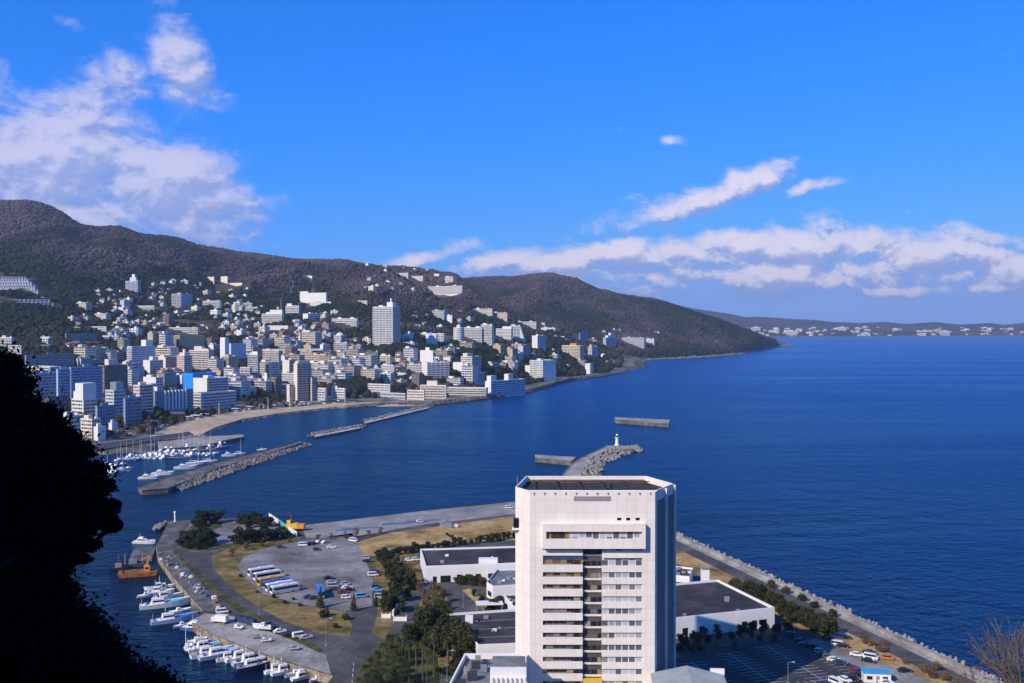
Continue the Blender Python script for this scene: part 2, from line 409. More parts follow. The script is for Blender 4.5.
COAST_A = [(-700, 600), (-300, 520), (0, 471), (60, 457), (100, 454), (150, 452), (163, 444), (200, 438.5), (215, 431), (240, 422), (280, 415), (330, 409), (350, 407.5), (390, 405), (430, 405), (470, 401), (500, 397), (530, 392), (550, 386.5), (570, 381), (600, 377), (622, 372.5), (626, 371), (645, 368)]
RIDGE_A = [(-700, 215), (-300, 212), (-60, 202), (0, 200), (25, 199), (45, 203), (65, 212), (80, 222), (100, 226), (120, 226), (140, 233), (165, 236), (185, 240), (205, 246), (250, 252), (300, 258), (340, 259), (370, 264), (400, 266), (430, 269), (455, 275), (480, 296), (510, 312), (545, 325), (575, 334), (600, 341), (618, 356), (627, 369), (640, 380)]
COLS_A = [(-700, [(420, 900), (370, 1150), (320, 1500), (280, 1900), (250, 2300), (212, 2900)]),
          (-100, [(400, 1050), (360, 1350), (325, 1700), (290, 2050), (250, 2500), (203, 3300)]),
          (60, [(400, 1120), (368, 1350), (335, 1680), (300, 2050), (262, 2550), (212, 3350)]),
          (200, [(405, 1260), (380, 1480), (345, 1820), (315, 2200), (288, 2750), (246, 3700)]),
          (300, [(398, 1450), (372, 1600), (345, 1850), (318, 2200), (290, 2750), (258, 3800)]),
          (400, [(391, 1500), (372, 1640), (346, 1790), (320, 2150), (292, 2700), (267, 3700)]),
          (470, [(390, 1580), (372, 1700), (350, 1900), (330, 2250), (308, 2600), (285, 3000)]),
          (540, [(380, 1900), (368, 2020), (355, 2180), (345, 2400), (336, 2600), (326, 2850)]),
          (600, [(371, 2420), (364, 2500), (357, 2580), (352, 2650), (347, 2720), (341, 2800)]),
          (645, [(371, 2450), (366, 2520), (362, 2590), (359, 2650), (356, 2720), (352, 2760)])]
LA = Land(COLS_A, COAST_A, RIDGE_A, 92, -700, 645, 1).build(540, 6000)
COAST_B = [(380, 366), (540, 365), (600, 363), (622, 362), (660, 359.5), (700, 357.5), (740, 354), (757, 351), (775, 347.6), (788, 345.5), (794, 344.6), (800, 344)]
RIDGE_B = [(380, 292), (440, 280), (465, 276), (490, 275), (515, 274), (535, 272), (552, 271), (575, 277), (600, 288), (620, 293), (650, 298), (690, 310), (715, 318), (730, 323), (750, 331), (765, 337), (780, 341), (790, 344.5), (800, 346)]
COLS_B = [(380, [(350, 3200), (330, 3500), (310, 3800), (292, 4300)]), (540, [(350, 3100), (328, 3400), (300, 3800), (272, 4300)]), (620, [(351, 3080), (336, 3400), (318, 3750), (293, 4200)]),
          (700, [(350, 3520), (338, 3700), (326, 3900), (312, 4150)]), (757, [(346, 4050), (342, 4180), (338, 4320), (333, 4480)]), (800, [(346, 5300), (345.5, 5350), (345, 5400), (344.5, 5500)])]
LB = Land(COLS_B, COAST_B, RIDGE_B, 104, 380, 800, 21).build(240, 7600, 16.0)
COAST_C = [(560, 337.3), (760, 337.3), (900, 336.6), (1100, 336), (1500, 336)]
RIDGE_C = [(560, 298), (640, 298), (680, 304), (700, 308), (730, 313), (745, 317), (760, 316.5), (790, 319), (815, 320), (830, 322), (860, 323), (885, 321.8), (905, 324.5), (935, 322), (960, 325), (990, 323), (1005, 325.2), (1030, 322), (1120, 322), (1300, 318), (1500, 320)]
COLS_C = [(560, [(332, 9600), (325, 10500), (318, 11500), (300, 13500)]), (720, [(333, 9500), (328, 10200), (322, 11200), (312, 12800)]), (860, [(334, 9700), (331.5, 10200), (329, 10800), (325, 11800)]),
          (1000, [(334, 10000), (332, 10500), (330, 11000), (327.5, 11800)]), (1500, [(333, 10000), (330, 10600), (326, 11200), (320, 12500)])]
LC = Land(COLS_C, COAST_C, RIDGE_C, 30, 560, 1500, 41).build(380, 17500, 40.0)
for nm, ld, st in (('town_hills', LA, 2), ('headland_hills', LB, 1), ('distant_hills', LC, 1)):
    tag(link('terrain' if nm == 'town_hills' else 'hill', ld.mesh(nm, m_hill, st)), kind='structure')

# sea: one sheet to the horizon
t = NT('sea_water'); n1_ = t.noise(.05, 4, .6); n2_ = t.noise(.22, 5, .62); mp_ = t.n('ShaderNodeMapping'); t.l(t.pos(), mp_.inputs[0]); mp_.inputs[3].default_value = (.45, 2.2, 1); mp_.inputs[2].default_value = (0, 0, .35); n3_ = t.noise(.0019, 6, .62, mp_.outputs[0], .8); n4_ = t.noise(1.1, 3, .5)
hgt = t.math('ADD', t.math('MULTIPLY', n1_, .9), t.math('ADD', t.math('MULTIPLY', n2_, .5), t.math('MULTIPLY', n4_, .12)))
t.bump(t.math('MULTIPLY', hgt, t.maprange(n3_, .35, .62, .55, 1.35)), .75, 3.2)
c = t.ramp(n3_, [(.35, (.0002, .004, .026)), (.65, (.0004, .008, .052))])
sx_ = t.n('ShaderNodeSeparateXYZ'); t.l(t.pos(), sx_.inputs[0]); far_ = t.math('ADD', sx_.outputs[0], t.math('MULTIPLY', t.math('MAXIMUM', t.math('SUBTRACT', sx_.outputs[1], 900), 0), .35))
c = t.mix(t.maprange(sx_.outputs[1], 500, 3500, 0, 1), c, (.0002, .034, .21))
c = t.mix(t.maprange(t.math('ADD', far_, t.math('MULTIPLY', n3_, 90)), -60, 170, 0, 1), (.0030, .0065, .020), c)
bn = [x for x in t.t.nodes if x.type == 'BUMP'][0]; df, gl_, fr, mx = t.n('ShaderNodeBsdfDiffuse'), t.n('ShaderNodeBsdfGlossy'), t.n('ShaderNodeFresnel'), t.n('ShaderNodeMixShader')
t.l(c, df.inputs['Color']); gl_.inputs['Color'].default_value = (.27, .72, 1, 1); t.l(t.maprange(n3_, .35, .65, .16, .28), gl_.inputs['Roughness']); fr.inputs['IOR'].default_value = 1.33
for x in (df, gl_, fr): t.l(bn.outputs[0], x.inputs['Normal'])
t.l(t.math('MINIMUM', t.math('MULTIPLY', t.math('POWER', fr.outputs[0], 1.45), 1.0), .8), mx.inputs[0]); t.l(df.outputs[0], mx.inputs[1]); t.l(gl_.outputs[0], mx.inputs[2])
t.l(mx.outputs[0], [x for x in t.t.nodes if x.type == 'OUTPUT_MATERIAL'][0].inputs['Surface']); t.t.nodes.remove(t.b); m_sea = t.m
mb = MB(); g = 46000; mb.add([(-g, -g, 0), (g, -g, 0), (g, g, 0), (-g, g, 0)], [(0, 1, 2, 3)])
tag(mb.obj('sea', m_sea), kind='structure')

# ------------------------------------------------------------------ the harbour land in front
LZ = 3.0
def PL(pts, z=LZ): return [tuple(P(a, b, z))[:2] for a, b in pts]
shore = PL([(169, 521), (186, 520), (268, 517), (290, 532), (301, 525), (345, 520), (420, 511), (512, 501.5), (578, 494)]) + [(83, 495), (122, 351), (143, 299), (170, 215), (150, 60), (-60, 40), (-75, 180), (-58, 262)] + PL([(333, 676), (275, 659), (213, 635), (189, 621), (203, 611), (190, 596), (173, 577), (158, 556), (156, 546)])
mb = MB(); mb.prism(shore, -3, LZ, 0, 1)
tag(mb.obj('ground', [m_quaywall, m_asphalt]), kind='structure')
def patch(name, pts, mat, lift, world=False):
    mb = MB(); mb.sheet(pts if world else PL(pts), LZ + lift); return tag(mb.obj(name, mat), kind='structure')
patch('quay_apron', [(190, 621), (205, 613.5), (232, 616), (262, 629), (300, 643), (326, 655), (331, 674.5), (275, 658), (213, 634.5)], m_concrete, .012)
patch('quay_strip', [(158, 549), (171, 549), (186, 566), (205, 588), (226, 611), (204, 611), (191, 596), (174, 577), (159, 556)], m_darkconc, .012)
patch('pier_surface', [(169, 521.5), (186, 521), (171, 548), (157, 546)], m_darkconc, .012)
patch('verge', [(173, 552), (177, 552), (215, 586), (245, 608), (285, 629), (324, 650), (320, 653), (280, 634), (240, 613), (210, 590)], m_green, .016)
patch('grass_verge', [(212, 556), (228, 549), (262, 541), (300, 537), (298, 541), (262, 549), (243, 557), (236, 566), (246, 580), (262, 595), (300, 605), (345, 612), (352, 625), (350, 637), (318, 633), (285, 622), (258, 607), (230, 587), (213, 568)], m_grass, .016)
patch('gravel_lot', [(262, 549), (300, 541), (352, 533), (360, 545), (366, 560), (373, 580), (372, 606), (345, 611), (300, 604), (262, 594), (246, 579), (237, 566), (244, 557)], m_gravel, .012)
patch('park_ground', [(190, 524), (266, 519), (290, 534), (296, 538), (240, 547), (215, 551), (196, 552), (178, 548)], m_gravel, .008)
patch('park_lawn', [(190, 526), (222, 522), (222, 527), (206, 532), (214, 545), (236, 543), (300, 534), (300, 537), (240, 547), (200, 552), (180, 548)], m_green, .012)
patch('coast_paving', [(302, 525.6), (345, 520.5), (420, 511.5), (512, 502), (577, 494.5), (575, 512), (512, 514.5), (420, 525), (357, 536), (306, 538)], m_pave, .012)
patch('dry_field', [(357, 542), (390, 533), (440, 526), (512, 516), (572, 513), (572, 536), (512, 540), (470, 542), (400, 546), (374, 556), (364, 556)], m_drygrass, .014)
patch('plot_lawn', [(364, 557), (376, 557), (400, 548), (418, 551), (422, 585), (405, 600), (400, 612), (385, 640), (372, 634), (378, 610), (374, 580)], m_grass, .014)
patch('garden_bed', [(420, 602), (440, 590), (446, 600), (462, 622), (478, 655), (440, 668), (420, 640), (416, 625)], m_grass, .014)
patch('tree_bed', [(362, 683), (372, 650), (390, 636), (410, 628), (436, 640), (440, 683), (430, 720), (340, 730)], m_green, .018)
patch('island_bed', [(462, 590), (470, 588), (492, 609), (486, 613)], m_drygrass, .018)
e = Vector((.27, -.963, 0)).normalized(); nrm = Vector((.963, .27, 0))
SW0, SW1 = Vector((44, 640, 0)), Vector((143, 299, 0)); swd = (SW1 - SW0).normalized(); swn = Vector((-swd.y, swd.x, 0)); swn = swn if swn.x > 0 else -swn
def sw(s, off): q = SW0 + swd * s + swn * off; return (q.x, q.y)
def strip(name, a, b, s0, s1, mat, lift):
    patch(name, [sw(s0, a), sw(s1, a), sw(s1, b), sw(s0, b)], mat, lift, True)
strip('seaside_path', -4.2, -1.5, 0, 420, m_concrete, .012)
strip('road', -11.8, -4.3, 0, 420, m_asphalt, .012)
strip('dry_verge', -25, -11.9, 60, 420, m_drygrass, .014)
patch('parking_lot', [(52, 318), (64, 329), (99, 341), (122, 300), (138, 262), (60, 240), (46, 262), (46, 300)], m_lot, .014, True)
patch('gravel_verge', [(104, 340), (122, 306), (140, 262), (131, 262), (112, 303), (97, 336)], m_gravel, .020, True)
# painted bays
mb = MB()
def bay(o, n, ln=4.8):
    o = Vector(o); mb.box((o.x + e.x * n * 1.25, o.y + e.y * n * 1.25, LZ + .03), (n * 2.5, .12, .004), math.atan2(e.y, e.x))
    for k in range(n + 1):
        q = o + e * (2.5 * k); mb.box((q.x, q.y, LZ + .034), (ln * 2, .12, .004), math.atan2(nrm.y, nrm.x))
bay((57, 315, 0), 14); bay((70.5, 324, 0), 17); bay((85, 331, 0), 17)
q0 = Vector((99, 333, 0))
for k in range(12):
    q = q0 + e * (2.5 * k); mb.box((q.x - 2.4, q.y, LZ + .034), (4.8, .12, .004), math.atan2(nrm.y, nrm.x))
for k in range(16):
    q = Vector((86, 296, 0)) + nrm * (2.5 * k); mb.box((q.x, q.y, LZ + .034), (4.8, .12, .004), math.atan2(e.y, e.x))
tag(mb.obj('parking_marking', m_line), kind='structure')
mb = MB()
for a, b in (((455, 622), (444, 592)), ((436, 586), (408, 600)), ((352, 683), (354, 660))):
    pa, pb = P(*a, LZ), P(*b, LZ); d = pb - pa
    for k in range(int(d.length / 5)):
        q = pa + d.normalized() * (k * 5 + 1.5); mb.box((q.x, q.y, LZ + .03), (3, .14, .004), math.atan2(d.y, d.x))
tag(mb.obj('road_marking', m_line), kind='structure')

# seawall parapet and its armour
mb = MB()
for k in range(420):
    q = sw(random.uniform(5, 400), random.uniform(5.2, 8.4) + abs(random.gauss(0, 1.2))); r_ = random.uniform(.3, 1.1); n_ = 7; mb.sheet([(q[0] + r_ * random.uniform(.5, 1.2) * math.cos(6.28 * j / n_), q[1] + 1.6 * r_ * random.uniform(.5, 1.2) * math.sin(6.28 * j / n_)) for j in range(n_)], .12)
tag(mb.obj('foam', paint((.7, .73, .75), .8, .1, 1)), kind='stuff')
mb = MB(); pr = [(-1.5, 0), (-1.5, 1.1), (-.6, 1.25), (0.6, 1.25), (1.4, .2), (1.4, -5), (-1.5, -5)]
mb.prism([sw(0, -1.4), sw(420, -1.4), sw(420, .6), sw(0, .6)], -3, LZ + 1.2); mb.prism([sw(0, .6), sw(420, .6), sw(420, 2.6), sw(0, 2.6)], -3, LZ - .6)
tag(mb.obj('seawall', m_concrete), 'long pale concrete seawall beside the seaside road', 'sea wall')
def tetrapods(name, pts, size, mat):
    D = np.array([(0, 0, 1), (.943, 0, -.333), (-.471, .816, -.333), (-.471, -.816, -.333)]); V, F = [], []; n = 6
    for p_ in pts:
        q = np.array(Euler((random.uniform(0, 6), random.uniform(0, 6), random.uniform(0, 6))).to_matrix()); sz = size * random.uniform(.85, 1.15)
        for d in D:
            d = q @ d; a = np.cross(d, (.3, .5, .81)); a /= np.linalg.norm(a); b = np.cross(d, a); o = len(V)
            for r, h in ((.42, 0), (.26, 1)):
                for i in range(n): V.append(np.array(p_) + sz * (d * h + r * (a * math.cos(6.2832 * i / n) + b * math.sin(6.2832 * i / n))))
            F += [(o + i, o + (i + 1) % n, o + n + (i + 1) % n, o + n + i) for i in range(n)] + [(o + n, o + n + 1, o + n + 2, o + n + 3), (o + n, o + n + 3, o + n + 4, o + n + 5)]
    return link(name, np_mesh(name, V, F, mat))
pts = []
for k in range(520):
    s_ = random.uniform(5, 400); o = random.uniform(1.0, 6.5); q = sw(s_, o); pts.append((q[0], q[1], 3.2 - (o - 1) * .62 + random.uniform(-.5, .9)))
tag(tetrapods('tetrapod_armour', pts, 1.6, m_tetra), kind='stuff')

# ------------------------------------------------------------------ stuff: scattered with geometry nodes
def scatter_group(name, sub, amp, scale, mat, squash=1.0):
    g_ = bpy.data.node_groups.new(name, 'GeometryNodeTree')
    g_.interface.new_socket('Geometry', in_out='INPUT', socket_type='NodeSocketGeometry'); g_.interface.new_socket('Geometry', in_out='OUTPUT', socket_type='NodeSocketGeometry')
    n = lambda t_: g_.nodes.new(t_); l = g_.links.new
    i, o = n('NodeGroupInput'), n('NodeGroupOutput'); ico = n('GeometryNodeMeshIcoSphere'); ico.inputs['Radius'].default_value = 1; ico.inputs['Subdivisions'].default_value = sub
    sp = n('GeometryNodeSetPosition'); nz = n('ShaderNodeTexNoise'); nz.inputs['Scale'].default_value = scale; nz.inputs['Detail'].default_value = 2
    sub_ = n('ShaderNodeMath'); sub_.operation = 'SUBTRACT'; l(nz.outputs[0], sub_.inputs[0]); sub_.inputs[1].default_value = .5
    nm = n('GeometryNodeInputNormal'); sc = n('ShaderNodeVectorMath'); sc.operation = 'SCALE'; l(nm.outputs[0], sc.inputs[0])
    mu = n('ShaderNodeMath'); mu.operation = 'MULTIPLY'; l(sub_.outputs[0], mu.inputs[0]); mu.inputs[1].default_value = amp; l(mu.outputs[0], sc.inputs['Scale'])
    l(ico.outputs['Mesh'], sp.inputs['Geometry']); l(sc.outputs[0], sp.inputs['Offset'])
    sm = n('GeometryNodeSetMaterial'); sm.inputs['Material'].default_value = mat; l(sp.outputs[0], sm.inputs['Geometry'])
    m2p = n('GeometryNodeMeshToPoints'); l(i.outputs[0], m2p.inputs[0])
    ip = n('GeometryNodeInstanceOnPoints'); l(m2p.outputs[0], ip.inputs['Points']); l(sm.outputs[0], ip.inputs['Instance'])
    at_ = n('GeometryNodeInputNamedAttribute'); at_.data_type = 'FLOAT_VECTOR'; at_.inputs[0].default_value = 'scl'; l(at_.outputs[0], ip.inputs['Scale'])
    rv = n('FunctionNodeRandomValue'); rv.data_type = 'FLOAT_VECTOR'; rv.inputs[1].default_value = (.5 if squash == 1 else 6.28, .5 if squash == 1 else 6.28, 6.28); l(rv.outputs[0], ip.inputs['Rotation'])
    l(ip.outputs[0], o.inputs[0]); return g_
def scatter(name, pts, scl, tone, group):
    me = bpy.data.meshes.new(name); pts = np.asarray(pts, np.float32); me.vertices.add(len(pts)); me.vertices.foreach_set('co', pts.ravel())
    a = me.attributes.new('scl', 'FLOAT_VECTOR', 'POINT'); a.data.foreach_set('vector', np.asarray(scl, np.float32).ravel())
    a = me.attributes.new('tone', 'FLOAT', 'POINT'); a.data.foreach_set('value', np.asarray(tone, np.float32))
    o = link(name, me); md = o.modifiers.new('scatter', 'NODES'); md.node_group = group
    return tag(o, kind='stuff')
t = NT('woodland_leaves'); a = t.n('ShaderNodeAttribute', attribute_type='INSTANCER', attribute_name='tone')
c = t.ramp(a.outputs['Fac'], [(0, (.016, .026, .012)), (.4, (.034, .038, .018)), (.55, (.056, .045, .042)), (.8, (.077, .060, .058)), (1, (.106, .083, .074))])
c = t.mix(.5, c, t.ramp(t.noise(.5, 4, .7), [(.3, (.2, .2, .2)), (.7, (.8, .8, .8))]), 'OVERLAY')
m_wood = t.out(c, .95, .05)
G_TREE = scatter_group('woodland_scatter', 2, 1.3, 2.2, m_wood)
G_ROCK = scatter_group('rock_scatter', 1, 1.1, 1.4, m_rock, .5)
G_ROCKD = scatter_group('dark_rock_scatter', 1, 1.1, 1.4, m_rockdark, .5)
# ------------------------------------------------------------------ labels for repeats
ORD = 'first second third fourth fifth sixth seventh eighth ninth tenth eleventh twelfth thirteenth fourteenth fifteenth sixteenth seventeenth eighteenth nineteenth'.split()
TENS = 'twentieth thirtieth fortieth fiftieth sixtieth seventieth eightieth ninetieth'.split(); TEN = 'twenty thirty forty fifty sixty seventy eighty ninety'.split()
def ordn(k):
    if k < 19: return ORD[k]
    k += 1; q, r = divmod(k, 10)
    return TENS[q - 2] if r == 0 else TEN[q - 2] + '-' + ORD[r - 1]
NAMED = {}
def name_me(o, base, place, anchor, apos, cat, group):
    NAMED.setdefault((base, place), []).append((o, anchor, Vector(apos), cat, group))
def finish_labels():
    for (base, place), rows in NAMED.items():
        rows.sort(key=lambda r: (r[0].location - r[2]).length)
        for k, (o, anchor, ap, cat, group) in enumerate(rows):
            if len(rows) == 1: lab = f'{base} {place}'
            elif k == 0: lab = f'{base} {place}, nearest {anchor}'
            else: lab = f'{base} {place}, {ordn(k)} nearest {anchor}'
            tag(o, lab, cat, group)

# ------------------------------------------------------------------ town buildings
MARKS = []                      # (phrase, x0, x1, ytop, ybase, position)
BOXES = []                      # (px0, px1, py0, py1) and ground circles to keep clear
CIRC = []
GW = {'glass': m_glass_far}
def tank(mb, x, y, z, r=1.2, h=2.2): mb.lathe([(r, 0), (r, h), (r * .6, h + .35)], (x, y, z), 10)
HREF = {}
def bld(x0, x1, x2, yt, yb, styles, col, label, cat='hotel', mark=None, land=None, yaw=-32, pent=1, fh=3.2, extra=None, glass=None, name='hotel_building', rough=.6, roofc=None, group=None, depth=None, base=9):
    land = land or LA
    h_ = land.hit(x1, yb)
    if h_ is None: h_ = land.hit(x1, yb + 2) or land.hit(x1, yb + 5)
    if h_ is None: print('MISS', label); return None
    Y = h_.y; C = Vector((h_.x, h_.y, 0)); z0 = h_.z
    ph = R(yaw); ex = Vector((math.cos(ph), math.sin(ph), 0)); ey = Vector((-math.sin(ph), math.cos(ph), 0))
    def span(px, d):                       # how far along d from C until bearing px
        k = (px - 512) / FPX; den = d.x - k * d.y
        return (k * C.y - C.x) / den
    a = span(x0, -ex) if x1 - x0 > .4 else 6.0
    if x1 - x0 <= .4: pass
    b = span(x2, ey) if x2 - x1 > .4 else None
    a = min(max(a, 2.5), 260)
    b = min(b, 110) if b is not None and b > 0 else (depth or min(16, max(8, a * .6)))
    if depth and x2 - x1 <= .4: b = depth
    ztop = CAM_H + zray(x1, yt) * Y; h = max(ztop - z0, 3.0)
    ctr = C - ex * a / 2 + ey * b / 2
    o = thing(name, (ctr.x, ctr.y, z0), ph, label, cat, group)
    wm = paint(col, rough, .10, .06, .15); gm = glass or m_glass_far
    sl, sr = styles.split('/')
    nf = max(1, int(h / fh)); pit = h / nf
    mb = MB(); mb.bx(-a / 2, a / 2, -b / 2, b / 2, -base, h)
    for st, ln, face in ((sl, a, 'L'), (sr, b, 'R')):
        if st in ('grid', 'fins'):
            n = max(2, int(ln / 7)); 
            for k in range(n + 1):
                q = -ln / 2 + .3 + (ln - .6) * k / n
                if face == 'L': mb.bx(q - .3, q + .3, -b / 2 - .7, -b / 2, 0, h)
                else: mb.bx(a / 2, a / 2 + .7, q - .3, q + .3, 0, h)
    mb.obj('wall', wm, o)
    mb = MB(); mb.bx(-a / 2 + .5, a / 2 - .5, -b / 2 + .5, b / 2 - .5, h, h + .12); mb.obj('roof', roofc or m_grey, o)
    mb = MB()
    for q in ((-a / 2 - .1, a / 2 + .1, -b / 2 - .1, -b / 2 + .3), (-a / 2 - .1, a / 2 + .1, b / 2 - .3, b / 2 + .1), (-a / 2 - .1, -a / 2 + .3, -b / 2 + .3, b / 2 - .3), (a / 2 - .3, a / 2 + .1, -b / 2 + .3, b / 2 - .3)):
        mb.bx(*q, h, h + 1.0)
    mb.obj('parapet', wm, o)
    for st, ln, face in ((sl, a, 'L'), (sr, b, 'R')):
        if st == 'blank': continue
        m_ = min(.8, ln * .06); mb = MB()
        if face == 'L': mb.bx(-a / 2 + m_, a / 2 - m_, -b / 2 - .12, -b / 2 + .1, 0, pit * .5)
        else: mb.bx(a / 2 - .1, a / 2 + .12, -b / 2 + m_, b / 2 - m_, 0, pit * .5)
        me = mb.mesh('window_band', gm); bm_ = None
        if st in ('balc', 'grid'):
            mb = MB()
            if face == 'L': mb.bx(-a / 2 + .1, a / 2 - .1, -b / 2 - 1.1, -b / 2, -.1, .1); mb.bx(-a / 2 + .1, a / 2 - .1, -b / 2 - 1.2, -b / 2 - 1.08, -.12, .95)
            else: mb.bx(a / 2, a / 2 + 1.1, -b / 2 + .1, b / 2 - .1, -.1, .1); mb.bx(a / 2 + 1.08, a / 2 + 1.2, -b / 2 + .1, b / 2 - .1, -.12, .95)
            bm_ = mb.mesh('balcony', wm)
        for k in range(nf):
            link('window_band', me, o, (0, 0, k * pit + pit * .32))
            if bm_ and k: link('balcony', bm_, o, (0, 0, k * pit))
    for k in range(pent):
        w, d_ = min(a * .4, 9), min(b * .45, 8); px_ = -a * .22 + k * a * .5
        mb = MB(); mb.bx(px_ - w / 2, px_ + w / 2, -d_ / 2, d_ / 2, h + .12, h + 3.6); mb.obj('penthouse', wm, o)
    if pent and a > 9:
        mb = MB(); tank(mb, a * .3, b * .2, h + .12); mb.obj('water_tank', m_white, o)
    if extra: extra(o, a, b, h, wm)
    BOXES.append((x0 - 1, x2 + 1, yt - 2, yb + 1)); CIRC.append((ctr.x, ctr.y, .5 * math.hypot(a, b) + 2))
    if mark: MARKS.append((mark, x0, x2, yt, yb, ctr + Vector((0, 0, z0))))
    HREF[label] = (o, a, b, h, wm); return o
def topbox(fx0, fx1, fy0, fy1, hh, mat=None, nm='penthouse', z=0):
    def f(o, a, b, h, wm):
        mb = MB(); mb.bx(a * fx0, a * fx1, b * fy0, b * fy1, h + .12 + z, h + z + hh); mb.obj(nm, mat or wm, o)
    return f
def many(*fs):
    def f(*k):
        for g_ in fs: g_(*k)
    return f
def steps(n, frac, hh):
    def f(o, a, b, h, wm):
        for k in range(n):
            s_ = frac * (k + 1); mb = MB(); mb.bx(-a / 2 + a * s_, a / 2, -b / 2 + .2, b / 2 - .2, h + hh * k + .1, h + hh * (k + 1)); mb.obj('upper_storey', wm, o)
    return f
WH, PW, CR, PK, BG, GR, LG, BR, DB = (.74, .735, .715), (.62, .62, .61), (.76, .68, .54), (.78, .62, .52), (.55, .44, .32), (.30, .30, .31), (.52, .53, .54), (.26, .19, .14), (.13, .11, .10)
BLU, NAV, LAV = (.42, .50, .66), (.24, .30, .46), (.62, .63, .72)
B = bld
def ytip(c): return lambda o, a, b, h, wm: MB().bx(-a * .2, a * .2, -b * .2, b * .2, h + .12, h + 4.5).obj('roof_sign', c, o)
# waterfront and town centre
B(25, 26, 74, 355.5, 368, 'blank/band', GR, 'long low grey slab block on the slope above the blue condominium', 'building', 'the long grey slab', name='slab_building', pent=1)
B(27, 50, 50.4, 367.5, 375.5, 'balc/blank', PW, 'low pale block with white floor lines in front of the long grey slab', 'building', name='apartment_building', pent=0)
m_condo = glassy('condo_glass', (.05, .08, .20), (.20, .27, .48), .5, 2.6, 3.1, (.6, .62, .68), .16, .2)
def pillars(*fr):
    def f(o, a, b, h, wm):
        for q in fr:
            y = -b / 2 + b * q
            mb = MB(); mb.bx(a / 2, a / 2 + 2.4, y - 1.1, y + 1.1, h * .42, h + 4); p_ = mb.obj('pillar', m_cleanwhite, o)
            mb = MB(); mb.bx(a / 2, a / 2 + 2.5, y - 1.2, y + 1.2, -4, h * .42 - .01); mb.obj('pillar_base', m_yellow, p_)
        mb = MB(); mb.bx(a / 2 - 2, a / 2 + .3, -b / 2, b / 2, -8, h * .16); mb.obj('plinth', paint(BR), o)
B(33, 36, 56, 374, 399, 'blank/balc', BLU, 'lower wing of the blue condominium with one yellow footed pillar', 'apartment block', name='apartment_building', glass=m_condo, extra=pillars(.92))
B(56, 58, 70, 370, 401, 'blank/balc', BLU, 'middle section of the blue condominium between the yellow footed pillars', 'apartment block', name='apartment_building', glass=m_condo, extra=pillars(.5))
B(70, 71, 102, 368, 400, 'blank/balc', BLU, 'tallest long wing of the blue condominium beside the brown apartment tower', 'apartment block', 'the blue condominium', name='apartment_building', glass=m_condo, pent=2, extra=pillars(.05))
B(98, 104, 127, 366, 393, 'band/grid', BR, 'dark brown apartment tower with a pinkish rooftop box', 'apartment block', 'the brown apartment tower', name='apartment_building', extra=topbox(-.2, .5, -.3, .1, 8, paint(PK)))
B(127, 132, 155, 347, 369, 'balc/band', WH, 'white fronted hotel with broad shaded flank and square rooftop box', 'hotel', 'the square-topped hotel', glass=m_condo, pent=0, extra=topbox(-.5, .5, .1, .4, 10))
B(71, 83, 96, 400, 418, 'band/grid', WH, 'white stepped waterfront hotel with curved terraces near the dark tree', 'hotel', 'the stepped white hotel', extra=steps(2, .16, 8.5), pent=0)
B(105, 114, 125, 391, 421, 'band/band', PW, 'white hotel with a black roof line and grey rooftop block', 'hotel', 'the black-roofed hotel', pent=0, extra=topbox(-.2, .5, -.3, .3, 9, m_steel), roofc=m_black)
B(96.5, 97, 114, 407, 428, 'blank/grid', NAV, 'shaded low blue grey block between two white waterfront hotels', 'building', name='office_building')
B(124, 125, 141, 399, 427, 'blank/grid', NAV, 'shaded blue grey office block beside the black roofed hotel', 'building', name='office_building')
B(133, 139.5, 153, 386, 415, 'band/balc', PK, 'pinkish beige inn with shaded balconies facing the beach', 'hotel', 'the pinkish beige inn')
B(56, 67.5, 84, 417, 433, 'band/band', WH, 'low white building with black roof edge beside the dark tree', 'building', roofc=m_black, name='office_building')
B(80, 92, 100, 420, 438, 'band/band', PK, 'pale pink stuccoed house block behind the marina', 'building', 'the pink marina block', name='house_block')
B(93, 98, 105, 428, 441, 'blank/blank', WH, 'small white villa with blank walls next to the pink marina block', 'house', name='villa')
B(108, 112, 117, 424, 431, 'blank/blank', WH, 'little white box house behind the marina promenade', 'house', name='villa')
B(46, 49, 68, 398, 409, 'blank/band', DB, 'low dark hall with curved roof in front of the blue condominium', 'hall', name='assembly_hall', pent=0)
B(143, 150, 163, 361, 376, 'blank/band', WH, 'slim white block with little roof spire in the town centre', 'building', name='office_building', extra=topbox(-.2, .3, -.2, .2, 6), pent=0)
B(177, 184.5, 192, 356, 376, 'fins/band', PK, 'slim pinkish tower with pointed roof box in the town centre', 'building', 'the pinkish tower', name='apartment_building', extra=many(topbox(-.35, .35, -.35, .35, 5), topbox(-.12, .12, -.12, .12, 10)), pent=0)
B(189, 209, 214, 351, 371, 'grid/band', (.66, .60, .58), 'broad gridded hotel with stepped shoulders and square roof box', 'hotel', 'the gridded hotel', extra=many(topbox(-.3, .1, -.3, .3, 7), topbox(.1, .4, -.3, .3, 3.5)), pent=0)
B(220, 225, 229, 340, 366, 'blank/blank', WH, 'slim blank white tower joined to a shaded lavender slab', 'building', 'the slim blank tower', name='office_building', pent=0, extra=topbox(-.5, .5, -.45, .45, 4))
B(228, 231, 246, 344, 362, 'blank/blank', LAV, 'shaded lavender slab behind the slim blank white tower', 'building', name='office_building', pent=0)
B(222, 229, 238, 357, 374, 'grid/band', BG, 'brown gridded apartment block below the lavender slab', 'apartment block', name='apartment_building')
B(240, 250, 252, 368, 383, 'grid/band', PW, 'pale low wing beside the tall grey gridded tower', 'apartment block', name='apartment_building', pent=0)
